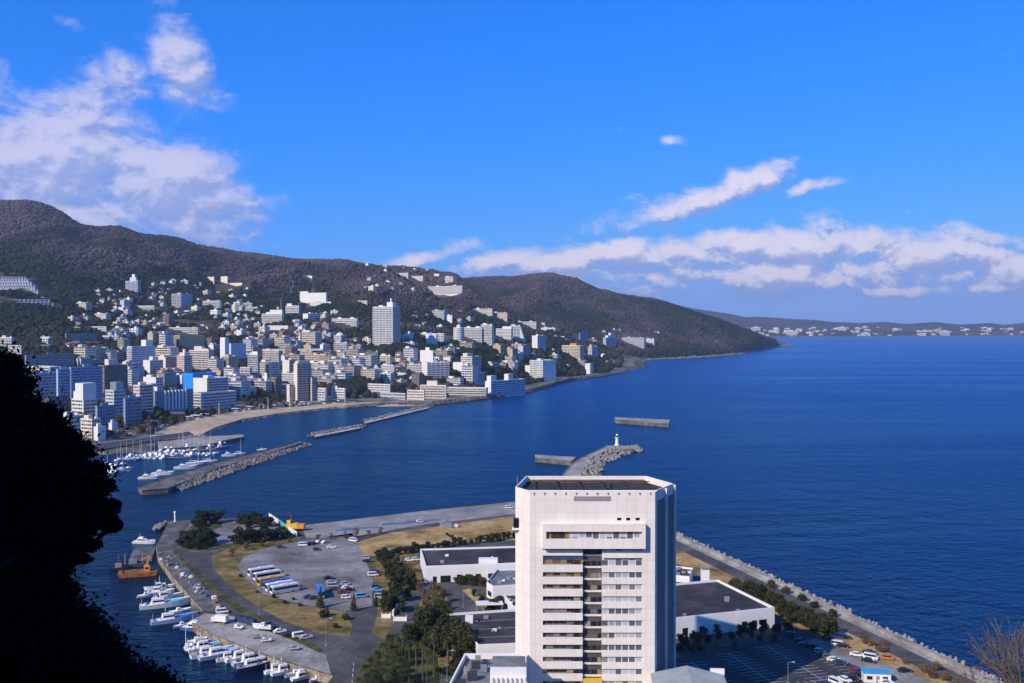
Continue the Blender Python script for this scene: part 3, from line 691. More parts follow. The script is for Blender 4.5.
B(248, 258, 259.5, 355, 382, 'grid/band', LG, 'tall grey gridded apartment tower above the beach park', 'apartment block', 'the grey gridded tower', name='apartment_building', extra=topbox(-.1, .4, -.3, .3, 5, m_cleanwhite))
B(263, 279, 281, 351, 370, 'grid/band', (.62, .58, .50), 'cream ribbed apartment block with six bays of dark windows', 'apartment block', 'the ribbed cream block', name='apartment_building')
B(280, 285, 289, 357, 366, 'blank/band', WH, 'small white block tucked behind the ribbed cream block', 'building', name='office_building')
m_bluewall = paint((.05, .20, .62), .5, .08, .1)
B(183, 193, 216, 374, 394, 'blank/blank', (.03, .30, .85), 'bright blue painted block behind the big white hotel', 'building', 'the bright blue block', name='commercial_building', pent=0, rough=.4)
B(193, 207, 228, 379, 400, 'blank/balc', WH, 'big beachfront hotel with a blank white end wall', 'hotel', 'the blank-ended beachfront hotel', pent=1)
B(192, 201, 236, 394, 409, 'balc/band', PW, 'wide low podium with ribbon windows under the blank ended hotel', 'podium', name='podium_building', pent=0)
def pil(o, a, b, h, wm):
    for k in range(7):
        y = -b / 2 + b * (.25 + .09 * k); mb = MB(); mb.bx(a / 2, a / 2 + 1.6, y - .8, y + .8, 0, h + 1); mb.obj('pilaster', m_cleanwhite, o)
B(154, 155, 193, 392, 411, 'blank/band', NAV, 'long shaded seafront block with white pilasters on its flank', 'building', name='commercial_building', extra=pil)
B(143, 156, 163, 378, 395, 'blank/band', WH, 'white block behind the square white signboard', 'building', name='office_building')
B(175, 182, 184, 376, 386, 'blank/blank', WH, 'small white cube with dark base left of the bright blue block', 'building', name='shop_building')
B(171, 180, 205, 336, 349, 'grid/blank', (.60, .45, .25), 'yellowish brown hillside block with long shaded wing', 'building', 'the yellowish brown block', name='apartment_building', pent=0)
B(169, 198, 200, 328, 336, 'grid/blank', PW, 'long pale upper block on the hillside above the yellowish one', 'building', name='apartment_building')
B(293.5, 297, 311, 364, 402, 'blank/fins', PK, 'tall pinkish beige hotel tower with brown vertical stripes', 'hotel', 'the striped beige tower', glass=paint((.12, .07, .06), .4), extra=topbox(-.5, .5, -.4, .4, 4), yaw=-38)
B(286.5, 289.5, 295, 385, 402, 'blank/band', PK, 'low pinkish wing on the seaward foot of the striped beige tower', 'hotel wing', name='hotel_wing', pent=0)
B(310, 312, 317, 378, 401, 'blank/band', BG, 'brown side wing joined to the striped beige tower', 'hotel wing', name='hotel_wing', pent=0)
B(258, 268, 269, 381, 388, 'band/blank', WH, 'white stepped chapel like building with tapering top', 'building', 'the white chapel', name='chapel', pent=0, extra=many(topbox(-.1, .4, -.4, .4, 7), topbox(.1, .35, -.2, .2, 12)))
B(269, 277, 279, 380, 387, 'band/blank', PW, 'low white hall just beside the white chapel', 'hall', name='assembly_hall')
B(281, 294, 296, 374, 385, 'band/band', PW, 'pale low shop block behind the striped beige tower', 'building', name='shop_building')
B(308, 320, 322, 363, 372, 'grid/blank', CR, 'cream balconied block above the wooded knoll', 'building', name='apartment_building')
B(300, 312, 313, 352, 361, 'band/blank', BG, 'brown flat block in the middle of the town slope', 'building', name='office_building')
B(311, 323, 324, 355, 363, 'band/blank', (.62, .48, .36), 'tan block with orange roof clutter above the cream balconies', 'building', name='office_building')
B(320, 323, 330, 345, 354, 'blank/band', WH, 'white box with light blue shaded flank on the town slope', 'building', name='office_building')
B(334, 347, 349, 343, 355, 'grid/blank', LG, 'light grey gridded block below the round topped one', 'apartment block', name='apartment_building')
B(334, 341, 346, 336, 344, 'band/band', PW, 'round topped pale block on the slope left of the great condominium tower', 'building', name='apartment_building', extra=lambda o, a, b, h, wm: MB().lathe([(a * .42, 0), (a * .4, 3), (a * .25, 5.5), (.3, 6.5)], (0, 0, h), 14).obj('dome', m_white, o), pent=0)
B(347, 361, 363, 346, 356, 'grid/blank', GR, 'grey apartment row with dark windows below the condominium tower', 'apartment block', name='apartment_building', pent=2)
B(373, 392.5, 400, 307, 349, 'grid/grid', WH, 'tallest white condominium tower, standing alone above the wooded slope', 'apartment tower', 'the tall condominium tower', name='condominium_tower', extra=many(topbox(.1, .4, -.2, .3, 9), topbox(.2, .25, 0, .1, 16)))
B(416, 444, 446, 334, 343, 'grid/blank', WH, 'wide white hotel with a small blue roof cap', 'hotel', 'the blue-capped hotel', extra=lambda o, a, b, h, wm: MB().lathe([(4, 0), (3, 3), (.2, 5)], (a * .0, 0, h), 10).obj('roof_cap', m_bluewall, o))
B(426, 436, 437.5, 335, 347, 'blank/blank', WH, 'blank white slab standing in front of the blue capped hotel', 'building', name='stair_tower', pent=0)
B(420, 433, 434, 351, 366, 'blank/blank', WH, 'plain white rear tower of the seafront hotel with square grid', 'hotel', pent=0, extra=topbox(-.1, .2, -.2, .2, 6))
B(421.5, 427, 449, 363, 380, 'blank/grid', WH, 'white hotel with square window grid near the long seafront hotel', 'hotel', 'the square-grid hotel', yaw=-62)
B(407, 421, 423, 365, 374, 'band/blank', LG, 'greyish green low block behind the square grid hotel', 'building', name='office_building')
B(381, 394, 395, 366, 375, 'band/blank', PW, 'white low block with dark doors on the lower slope', 'building', name='office_building')
B(380, 390, 392, 356, 367, 'balc/blank', CR, 'cream balconied flats below the condominium tower', 'apartment block', name='apartment_building')
B(365, 378, 380, 352, 361, 'band/blank', DB, 'dark wide low block under the condominium tower', 'building', name='office_building')
B(318, 325.5, 327, 389, 402, 'grid/blank', WH, 'white seafront inn with pink roof edge by the beach end', 'hotel', extra=topbox(-.5, .5, -.5, .5, 1.6, paint((.6, .2, .35)), 'roof_trim'), pent=0)
B(331, 344.5, 346, 389, 399, 'band/blank', WH, 'white seafront inn carrying an orange roof sign', 'hotel', 'the orange-signed inn', pent=0, extra=many(topbox(-.45, -.1, -.3, .3, 4), lambda o, a, b, h, wm: MB().lathe([(2.2, 4), (3, 7), (1.2, 9)], (-a * .3, 0, h), 10).obj('roof_sign', m_orange, o)))
B(368, 390, 391, 385, 394, 'fins/blank', (.70, .68, .64), 'white arcaded seafront building below the autumn terraces', 'building', name='arcade_building', pent=0)
B(380, 405, 406, 394, 400, 'band/blank', LG, 'low pale seafront terminal beside the long banded hotel', 'building', name='terminal_building', pent=0)
B(407, 424, 425, 391, 402, 'band/blank', CR, 'lowest stepped end of the long banded seafront hotel', 'hotel wing', name='hotel_wing', pent=0, yaw=-20)
B(420, 446, 447, 386, 401, 'balc/blank', CR, 'high middle of the long banded seafront hotel with rooftop floor', 'hotel', 'the long banded hotel', yaw=-16, pent=0, extra=topbox(-.25, .15, -.3, .3, 7))
B(446, 486, 488, 388.5, 400, 'balc/blank', (.66, .62, .54), 'long straight wing of the banded seafront hotel', 'hotel wing', name='hotel_wing', yaw=-12, pent=0)
B(485, 491, 525, 382, 397, 'blank/band', WH, 'long shaded blue seafront hotel with two white roof turrets', 'hotel', 'the two-turret hotel', yaw=-36, pent=0, glass=m_condo, extra=many(topbox(-.5, .2, -.45, -.3, 9), topbox(-.5, .2, .05, .2, 10)))
B(461, 472, 481, 357, 374, 'band/band', (.70, .63, .50), 'beige stepped hotel with shaded blue flank on the lower slope', 'hotel', 'the beige stepped hotel', extra=topbox(-.5, -.1, -.3, .3, 6), pent=0)
B(453, 463, 465, 363, 372, 'blank/blank', WH, 'angular white roofs just left of the beige stepped hotel', 'building', name='shop_building', pent=0)
B(463, 481.5, 482.5, 328, 343, 'balc/blank', WH, 'wide white balconied hotel between a round tower and a grid tower', 'hotel', 'the round-towered hotel', pent=2)
def round_tower(x0, x1, yt, yb, label):
    h_ = LA.hit((x0 + x1) / 2, yb); r = (x1 - x0) / 2 / FPX * h_.y; h = CAM_H + zray(x0, yt) * h_.y - h_.z
    o = thing('round_tower', (h_.x, h_.y + r, h_.z), 0, label, 'hotel tower')
    MB().lathe([(r, -6), (r, h), (r - .5, h + .8)], (0, 0, 0), 28).obj('wall', paint(WH), o); n = int(h / 3.2)
    me = MB().lathe([(r + .12, 0), (r + .12, 1.4)], (0, 0, 0), 28).mesh('window_band', m_glass_far)
    for k in range(n): link('window_band', me, o, (0, 0, 1.1 + k * h / n))
    MB().lathe([(r * .4, h + .6), (r * .4, h + 5), (.3, h + 7)], (0, 0, 0), 14).obj('roof_turret', paint(WH), o); BOXES.append((x0, x1, yt, yb)); CIRC.append((h_.x, h_.y + r, r + 3))
round_tower(453, 464, 328, 344, 'round white tower with a roof turret at the end of the wide hotel')
B(481, 492, 494, 325, 348, 'grid/blank', WH, 'white grid fronted tower at the seaward end of the round towered hotel', 'hotel tower', name='hotel_tower')
B(496, 511, 513, 329, 343, 'band/blank', WH, 'white hotel block with rooftop box behind the sloping facade', 'hotel', extra=topbox(-.1, .5, -.3, .3, 6), pent=0)
def slope_face(o, a, b, h, wm):
    mb = MB(); vs = [(a / 2, -b / 2, h), (a / 2, b / 2, h), (a / 2 + h * .35, -b / 2, -6), (a / 2 + h * .35, b / 2, -6), (a / 2, -b / 2, -6), (a / 2, b / 2, -6)]
    mb.add(vs, [(0, 2, 3, 1), (0, 4, 2), (1, 3, 5)]); mb.obj('sloping_wall', wm, o)
B(510, 520, 521.5, 326, 343, 'grid/blank', WH, 'white hotel with a sloping terraced side facing the sea', 'hotel', 'the slope-sided hotel', extra=slope_face, pent=1, yaw=-14)
B(472, 492, 493, 309, 317, 'band/blank', CR, 'long beige block on the upper slope under the wooded mountain', 'building', 'the upper beige block', name='school_building')
B(491, 507, 508, 313, 322, 'band/blank', PK, 'pinkish white lower block beside the upper beige one', 'building', name='school_building')
B(512, 536, 537, 322, 330, 'band/blank', PW, 'long white block high above the slope sided hotel', 'building', name='apartment_building', pent=2)
B(541, 555, 556, 328, 334, 'blank/blank', PW, 'pale flat block with white cube near the slope crest', 'building', name='apartment_building')
B(532, 537.5, 546, 336, 351, 'blank/band', WH, 'white ended hotel with blue shaded front near the knoll crest', 'hotel', 'the blue-fronted hotel', yaw=-36, glass=m_condo)
B(530, 543, 556, 361, 381, 'fins/blank', WH, 'bulky white hotel with blank shaded blue side above the coast road', 'hotel', 'the bulky white hotel', yaw=-40, pent=1)
B(525, 531, 532, 366, 374, 'blank/blank', WH, 'small white annexe left of the bulky white hotel', 'annexe', name='annexe_building', pent=0)
B(562, 580, 584, 346, 362, 'grid/band', (.80, .72, .52), 'cream hotel with pale yellow bays and an orange roof cap', 'hotel', 'the orange-capped hotel', pent=0, extra=many(topbox(-.1, .25, -.3, .3, 6, m_orange, 'roof_cap')))
B(588, 592, 598, 347, 359, 'fins/band', PW, 'white hotel with small turret near the headland point', 'hotel', extra=topbox(-.4, 0, -.3, 0, 6))
B(579, 580, 588, 333, 342, 'blank/band', NAV, 'shaded blue block among trees above the orange capped hotel', 'building', name='apartment_building')
B(585, 590, 593, 364, 374, 'blank/blank', WH, 'white gabled seaside villa close to the headland point', 'villa', name='villa', pent=0)
B(603, 606, 616, 338, 350, 'band/balc', LAV, 'stepped pyramid resort with white roof blocks behind the headland', 'hotel', land=LB, pent=0, extra=many(topbox(-.5, .5, -.3, .4, 8), topbox(-.4, .4, 0, .4, 16)))
B(622, 644, 646, 338, 349, 'band/blank', LG, 'wide pale institution with colonnade base across the small cove', 'building', 'the cove institution', land=LB, name='institution_building')
B(645, 654, 656, 339, 346, 'blank/blank', LG, 'lower annexe of the pale institution across the small cove', 'annexe', land=LB, name='annexe_building')
B(654, 659, 660, 332, 335, 'blank/blank', WH, 'lone white villa on the cut slope above the cove', 'villa', land=LB, name='villa', pent=0)
# upper hillside
B(126, 138, 141, 281, 293, 'grid/band', (.55, .60, .72), 'castle like pale blue tower with white crown on the upper hillside', 'hotel', 'the castle-like tower', pent=0, extra=many(topbox(-.2, .3, -.3, .3, 9), topbox(-.05, .15, -.15, .15, 16, m_cleanwhite)))
B(172, 181.5, 192.5, 294, 309, 'grid/blank', LG, 'grey fronted slab with a blue shaded flank on the upper hillside', 'apartment block', 'the blue-flanked slab', name='apartment_building')
B(136, 154, 155, 306, 312, 'balc/blank', WH, 'low white school block with three window lines among hillside trees', 'building', 'the low school block', name='school_building', pent=0)
B(203, 220, 222, 301, 311, 'grid/blank', LAV, 'pale lavender hillside hotel with gridded front', 'hotel', 'the lavender hotel')
B(207, 214, 215, 277, 284, 'blank/blank', CR, 'cream block standing on the high wooded ridge', 'building', name='villa', pent=0)
B(221, 227.5, 228.5, 276.5, 284, 'blank/blank', CR, 'second cream block further along the high wooded ridge', 'building', 'the ridge villas', name='villa', pent=0)
B(214, 242, 242.5, 283, 286, 'blank/blank', CR, 'long low cream retaining terrace below the ridge villas', 'terrace', name='retaining_terrace', pent=0)
B(300, 326, 328, 293, 303, 'blank/blank', WH, 'large white art museum like hall on the wooded shoulder', 'museum', 'the white museum', name='museum_building', pent=0, extra=topbox(-.5, -.2, -.4, .4, 5))
B(310, 331, 332, 302, 305, 'blank/blank', PW, 'long white base terrace in front of the museum like hall', 'terrace', name='museum_terrace', pent=0)
B(286, 299, 301, 306, 316, 'grid/band', WH, 'white hillside hotel with corner turret below the museum', 'hotel', extra=topbox(-.45, -.1, -.3, .3, 6), pent=0)
B(262, 282, 284, 314, 323, 'balc/blank', WH, 'white and blue terraced hotel on the middle hillside', 'hotel', 'the white-blue terraces', extra=steps(2, .2, 4.5), pent=0)
B(332, 357, 359, 319, 328, 'grid/blank', WH, 'wide white hillside hotel left of the condominium tower', 'hotel', 'the wide hillside hotel', pent=2)
B(303, 308, 321, 314, 321, 'blank/band', WH, 'white ended inn with blue roof on the middle hillside', 'inn', roofc=m_bluewall, name='inn_building')
B(268, 288, 290, 326, 331, 'blank/blank', PW, 'long white curved hall roof among hillside trees', 'hall', 'the long white hall', name='assembly_hall', pent=0)
B(358, 367, 368, 301, 305, 'band/blank', CR, 'small beige round ended house on the shoulder beside the museum', 'house', name='villa', pent=0)
B(428, 462, 463, 286, 294, 'band/blank', WH, 'long white sloping complex high on the ridge', 'building', 'the high white complex', name='apartment_building', pent=2)
B(391, 408, 409, 273, 279, 'blank/blank', LG, 'long pale roofed block near the ridge crest', 'building', 'the crest block', name='apartment_building', pent=0)
B(408, 423, 424, 276, 281, 'blank/blank', LG, 'lower pale roofed block just below the ridge crest', 'building', name='apartment_building', pent=0)
B(445, 453, 454, 277, 282, 'band/blank', WH, 'small white block alone at the ridge end', 'building', name='villa')
B(434, 439, 440, 274, 277, 'blank/blank', WH, 'tiny white house row piece at the ridge end', 'house', name='villa', pent=0)
B(432, 444, 448, 311, 321, 'band/blank', LG, 'grey gabled block with white pitched end below the ridge', 'building', 'the pitched grey block', name='apartment_building')
B(447, 452, 453, 316, 324, 'blank/blank', WH, 'narrow white block beside the pitched grey block', 'building', name='apartment_building')
B(169, 204, 205, 325, 327.5, 'band/blank', WH, 'very long low white row building on the hillside', 'building', name='row_building', pent=0)
B(305, 312, 313, 276, 279, 'blank/blank', WH, 'white pavilion on the high slope behind the museum', 'building', name='villa', pent=0)
B(75, 86, 92, 303, 311, 'band/band', CR, 'cream apartment house on the left hillside edge', 'building', 'the cream hillside house', name='apartment_building')
B(94, 106, 111, 314, 322, 'band/band', WH, 'white balconied house on the left hillside', 'building', 'the white balconied house', name='apartment_building')
B(91, 106, 107, 327, 333, 'band/blank', PW, 'white house with a turquoise roof on the left hillside', 'house', name='villa', pent=0, roofc=paint((.1, .5, .5)))
B(65, 66, 97, 334, 341, 'blank/band', GR, 'shaded grey row block at the hillside foot', 'building', 'the grey row block', name='row_building', pent=0)
B(0, 12, 14, 338, 348, 'grid/band', PW, 'white apartment house peeking out beside the dark tree top', 'apartment block', name='apartment_building')
B(8, 21, 22, 346, 356, 'band/blank', PW, 'second pale apartment house beside the dark tree top', 'apartment block', name='apartment_building', pent=0)

# terraced apartments stepping down the slope at the left edge
h_ = LA.hit(25, 300); o = thing('terraced_apartments', h_, 0, 'terraced white and blue apartment rows stepping down the left slope', 'apartment terrace')
m_terr = paint((.36, .40, .48), .5, .1, .1); MARKS.append(('the stepped terraces', 0, 52, 278, 306, h_))
for k in range(9):
    f = k / 8.0; xa, xb = -26 + 0 * f, 27 + 26 * f; y = 280 + 26 * f
    pa, pb = LA.hit(xa, y - 6 if xa < 0 else y), LA.hit(xb, y + 1)
    if pa is None or pb is None: continue
    d = (pb - pa); ang = math.atan2(d.y, d.x); m = (pa + pb) / 2; ln = math.hypot(d.x, d.y); zt = LA.hit((xa + xb) / 2, y)
    mb = MB(); mb.bx(-ln / 2, ln / 2, -5, 5, -12, 7.2)
    n = int(ln / 7)
    for q in range(n + 1): xx = -ln / 2 + ln * q / n; mb.bx(xx - .5, xx + .5, -6.5, -5, -3, 7.8)
    w = mb.obj('storey', m_terr, o, Vector((m.x, m.y, zt.z)) - h_); w.rotation_euler.z = ang
    mb = MB(); mb.bx(-ln / 2 + .5, ln / 2 - .5, -5.1, -5, 4.2, 6.4); mb.obj('window_band', m_glass_far, w)
    for q in range(-4, 5): CIRC.append((m.x + d.x * q / 8.0, m.y + d.y * q / 8.0, 13))
BOXES.append((0, 52, 276, 306))

# ------------------------------------------------------------------ small houses
WC = [('white', WH), ('cream', CR), ('grey', LG), ('beige', (.50, .42, .33)), ('off-white', PW)]
RC = [('grey', (.16, .16, .17)), ('dark', (.05, .05, .055)), ('brown', (.20, .11, .07)), ('blue', (.10, .20, .36)), ('rust-red', (.34, .12, .06)), ('pale', (.55, .55, .54))]
HP = {}
def house_mesh(kind, wi, ri):
    k = (kind, wi, ri)
    if k in HP: return HP[k]
    wm, rm = paint(WC[wi][1], .7, .12, .3), paint(RC[ri][1], .6, .2, .4)
    w, rf = MB(), MB()
    if kind == 'gabled':
        w.bx(-5, 5, -3.8, 3.8, -6, 5.4); w.add([(-5, -3.8, 5.4), (-5, 3.8, 5.4), (-5, 0, 7.6), (5, -3.8, 5.4), (5, 3.8, 5.4), (5, 0, 7.6)], [(0, 2, 1), (3, 4, 5)])
        for s_ in (-1, 1):
            rf.add([(-5.6, s_ * 4.5, 5.0), (5.6, s_ * 4.5, 5.0), (5.6, 0, 7.75), (-5.6, 0, 7.75), (-5.6, s_ * 4.5, 5.25), (5.6, s_ * 4.5, 5.25), (5.6, 0, 8.0), (-5.6, 0, 8.0)], [(4, 5, 6, 7), (3, 2, 1, 0), (0, 1, 5, 4), (1, 2, 6, 5), (3, 0, 4, 7)])
    elif kind == 'hipped':
        w.bx(-4.6, 4.6, -4.2, 4.2, -6, 5.2)
        rf.add([(-5.2, -4.8, 5.2), (5.2, -4.8, 5.2), (5.2, 4.8, 5.2), (-5.2, 4.8, 5.2), (-1.5, 0, 7.6), (1.5, 0, 7.6)], [(0, 1, 5, 4), (1, 2, 5), (2, 3, 4, 5), (3, 0, 4), (3, 2, 1, 0)])
    elif kind == 'flat':
        w.bx(-5.5, 5.5, -4.5, 4.5, -6, 6.6); w.bx(-5.7, 5.7, -4.7, -4.5, 3.0, 3.5); w.bx(-2.5, 1, -1, 2.5, 6.62, 8.8)
        rf.bx(-5.3, 5.3, -4.3, 4.3, 6.6, 6.75)
    else:
        w.bx(-8, 8, -5, 5, -6, 11.2); w.bx(-2, 2, -2, 2, 11.3, 14)
        for q in range(1, 4): w.bx(-7.8, 7.8, -6, -5, q * 2.9 - .1, q * 2.9 + .9)
        rf.bx(-7.7, 7.7, -4.7, 4.7, 11.2, 11.35)
    gl = MB(); hh = {'gabled': (5, 3.8, 2), 'hipped': (4.6, 4.2, 2), 'flat': (5.5, 4.5, 2), 'stacked': (8, 5, 4)}[kind]
    for q in range(hh[2]):
        for cx in ((-.55, .55) if hh[0] < 6 else (-.7, 0, .7)):
            gl.bx(cx * hh[0] - 1.1, cx * hh[0] + 1.1, -hh[1] - .06, -hh[1] + .05, 1 + q * 2.8, 2.4 + q * 2.8)
        gl.bx(hh[0] - .05, hh[0] + .06, -1.5, .6, 1 + q * 2.8, 2.4 + q * 2.8)
    HP[k] = (w.mesh('wall', wm), rf.mesh('roof', rm), gl.mesh('window', m_carglass)); return HP[k]
HW = {'gabled': 'gabled house', 'hipped': 'hip-roofed house', 'flat': 'flat-roofed house', 'stacked': 'apartment house'}
USED = []
def near_mark(px, py):
    best = min(MARKS, key=lambda m: math.hypot(max(m[1] - px, 0, px - m[2]), 1.6 * max(m[3] - py, 0, py - m[4])) + .15 * abs(px - (m[1] + m[2]) / 2))
    ph, x0, x1, yt, yb, pos = best
    rel = 'uphill of' if py < yb - 8 else ('downhill of' if py > yb + 3 else 'level with'); return ph, rel, pos
def put_house(px, py, land=LA, kinds=('gabled', 'gabled', 'hipped', 'flat', 'flat', 'stacked'), wi=None, ri=None, sc=None, chk=True):
    if chk:
        for (a, b, c, d) in BOXES:
            if a - 2 < px < b + 2 and c - 1 < py < d + 4: return False
    h_ = land.hit(px, py)
    if h_ is None or h_.z < 2.0: return False
    for (x, y) in USED:
        if abs(x - h_.x) < 13 and abs(y - h_.y) < 15: return False
    for (x, y, r) in CIRC:
        if math.hypot(x - h_.x, y - h_.y) < r + 4: return False
    kind = random.choice(kinds); wi = random.choices(range(5), (4, 3, 3, 2.5, 2.5))[0] if wi is None else wi
    ri = random.choices(range(6), (4, 2, 2, 1, 1, 2.5))[0] if ri is None else ri
    if kind in ('flat', 'stacked'): ri = random.choice((0, 5))
    s_ = sc or random.uniform(.8, 1.25)
    ph, rel, pos = near_mark(px, py)
    o = thing('house' if kind != 'stacked' else 'apartment_house', h_, R(random.choice((-32, -32, -20, 58, -45, 10))) + random.uniform(-.15, .15)); o.scale = (s_,) * 3
    me = house_mesh(kind, wi, ri)
    link('wall', me[0], o); link('roof', me[1], o)
    if py > 318: link('window', me[2], o)
    rc = {'gabled': f' with {RC[ri][0]} roof', 'hipped': f' with {RC[ri][0]} roof'}.get(kind, '')
    name_me(o, f'{WC[wi][0]} {HW[kind]}{rc}', f'{rel} {ph}', 'it', pos, 'house', 'houses scattered over the town slopes')
    USED.append((h_.x, h_.y)); CIRC.append((h_.x, h_.y, 6.5 * s_ if kind != 'stacked' else 9.5 * s_)); return True
for k in range(14):
    put_house(random.uniform(600, 660), random.uniform(329, 347), LB, ('flat', 'hipped'), sc=random.uniform(1, 1.6))
FAR = []
k = 0
while k < 125:
    x = random.choice((random.gauss(800, 45), random.uniform(720, 1023), random.uniform(720, 1023))); y = random.uniform(328, 336.6)
    h_ = LC.hit(x, y)
    if h_ is None or h_.z < 2: continue
    kind = random.choice(('flat', 'stacked', 'gabled')); wi = random.choice((0, 4, 2, 1, 3)); me = house_mesh(kind, wi, 5)
    o = thing('building', h_, R(random.uniform(-40, 0)), 'tiny pale building on the hazy far shore across the bay', 'building', 'pale buildings dotting the far shore'); s_ = random.uniform(1.8, 4.2) if k < 50 else random.uniform(1.3, 2.4); o.scale = (s_ * 1.5, s_, s_ * .8)
    link('wall', me[0], o); link('roof', me[1], o); k += 1; CIRC.append((h_.x, h_.y, 14 * s_)); CIRC.append((h_.x * .987, h_.y * .987, 20 * s_))

# middle-sized blocks packed through the lower town
BLK = {}
def block_mesh(v):
    if v in BLK: return BLK[v]
    rr = random.Random(900 + v); nf = rr.choice((3, 4, 5, 6, 7)); a, b = rr.uniform(7, 15), rr.uniform(5, 9); h = nf * 3.1; cn, c_ = rr.choice(WC[:4] + [('brown', BR), ('tan', (.52, .38, .27)), ('pale grey', (.62, .63, .65)), ('pinkish', PK)]); wm = paint(c_, .7, .14, .15)
    w = MB(); w.bx(-a, a, -b, b, -7, h)
    for q in (-a + .2, a - .2): w.bx(q - .2, q + .2, -b - 1.1, -b, 0, h)
    for k in range(1, nf + 1): w.bx(-a + .4, a - .4, -b - 1.1, -b, k * 3.1 - .2, k * 3.1 + (.8 if k < nf else .1))
    if rr.random() < .6: w.bx(-a * .9, -a * .2, -b * .5, b * .5, h, h + 3)
    else: w.bx(a * .1, a * .7, -b * .4, b * .6, h, h + 2.2)
    rf = MB(); rf.bx(-a + .3, a - .3, -b + .3, b - .3, h + .0, h + .2)
    for k in range(rr.randint(3, 7)): x, y, s_ = rr.uniform(-a, a) * .8, rr.uniform(-b, b) * .8, rr.uniform(.5, 1.1); rf.bx(x - s_, x + s_, y - s_ * .7, y + s_ * .7, h + .2, h + .2 + s_ * 1.3)
    gl = MB()
    for k in range(nf): gl.bx(-a + .5, a - .5, -b - .08, -b + .05, k * 3.1 + .9, k * 3.1 + 2.6); gl.bx(a - .05, a + .07, -b * .7, b * .7, k * 3.1 + 1, k * 3.1 + 2.3)
    BLK[v] = (w.mesh('wall', wm), rf.mesh('roof', paint(rr.choice([(.2, .2, .2), (.4, .4, .4), (.1, .13, .2), (.25, .12, .08)]), .7, .2, .4)), gl.mesh('window_rows', m_glass_far), cn, nf, max(a, b)); return BLK[v]
NW = {3: 'three', 4: 'four', 5: 'five', 6: 'six', 7: 'seven'}
def put_block(px, py):
    for (a, b, c, d) in BOXES:
        if a - 1 < px < b + 1 and c + 2 < py < d + 5: return False
    h_ = LA.hit(px, py)
    if h_ is None or h_.z < 2: return False
    if py > np.interp(px, (60, 120, 160, 240, 345), (432, 420, 408, 397, 394)): return False
    me = block_mesh(random.randrange(22))
    for (x, y, r) in CIRC:
        if math.hypot(x - h_.x, y - h_.y) < r + me[5] * .72: return False
    o = thing('apartment_building', h_, R(random.choice((-32, -32, -25, -40, 58))) + random.uniform(-.08, .08)); s_ = random.uniform(.85, 1.15); o.scale = (s_, s_, s_ * random.uniform(.9, 1.15))
    for nm_, m__ in zip(('wall', 'roof', 'window_rows'), me): link(nm_, m__, o)
    ph, rel, pos = near_mark(px, py); name_me(o, f'{me[3]} {NW[me[4]]}-storey block', f'{rel} {ph}', 'it', pos, 'building', 'small blocks packed through the town'); CIRC.append((h_.x, h_.y, me[5] * .8)); return True
for (xa, xb), (ya, yb_), n in [((60, 240), (362, 425), 46), ((235, 345), (345, 398), 36), ((345, 480), (342, 388), 17), ((120, 330), (318, 352), 12), ((490, 600), (340, 372), 12)]:
    k = tries = 0
    while k < n and tries < n * 30: tries += 1; k += put_block(random.uniform(xa, xb), random.uniform(ya, yb_))
AREAS = [((130, 300), (352, 396), 40), ((300, 350), (352, 384), 16), ((70, 130), (302, 336), 16), ((66, 180), (290, 338), 50), ((150, 250), (282, 335), 52), ((225, 335), (308, 348), 52), ((130, 300), (345, 392), 36), ((300, 420), (340, 385), 46), ((400, 500), (338, 372), 22),
         ((495, 560), (344, 372), 22), ((555, 612), (336, 368), 14), ((365, 460), (264, 292), 16), ((40, 130), (340, 380), 12), ((410, 560), (312, 345), 14)]
for (xa, xb), (ya, yb_), n in AREAS:
    k = tries = 0
    while k < n and tries < n * 14:
        tries += 1
        x, y = random.uniform(xa, xb), random.uniform(ya, yb_)
        if (xa, ya) == (66, 290) and x < 66 + (318 - y) * 1.2: continue
        k += bool(put_house(x, y))
# railway viaduct across the town, coast road wall
a_, b_ = LA.hit(246, 355), LA.hit(322, 353.5); d = b_ - a_; ln = math.hypot(d.x, d.y); m_ = (a_ + b_) / 2
o = thing('railway_viaduct', (m_.x, m_.y, (a_.z + b_.z) / 2), math.atan2(d.y, d.x), 'long white railway viaduct running straight across the middle of town', 'viaduct')
mb = MB(); mb.bx(-ln / 2, ln / 2, -5, 5, 6, 7.2); mb.bx(-ln / 2, ln / 2, -5.3, -5, 6, 9.6); mb.bx(-ln / 2, ln / 2, 5, 5.3, 6, 9.2); mb.obj('deck', m_white, o)
for k in range(9): MB().bx(-1, 1, -3.5, 3.5, -14, 6).obj('pier', m_concrete, o, (-ln / 2 + ln * (k + .5) / 9, 0, 0))

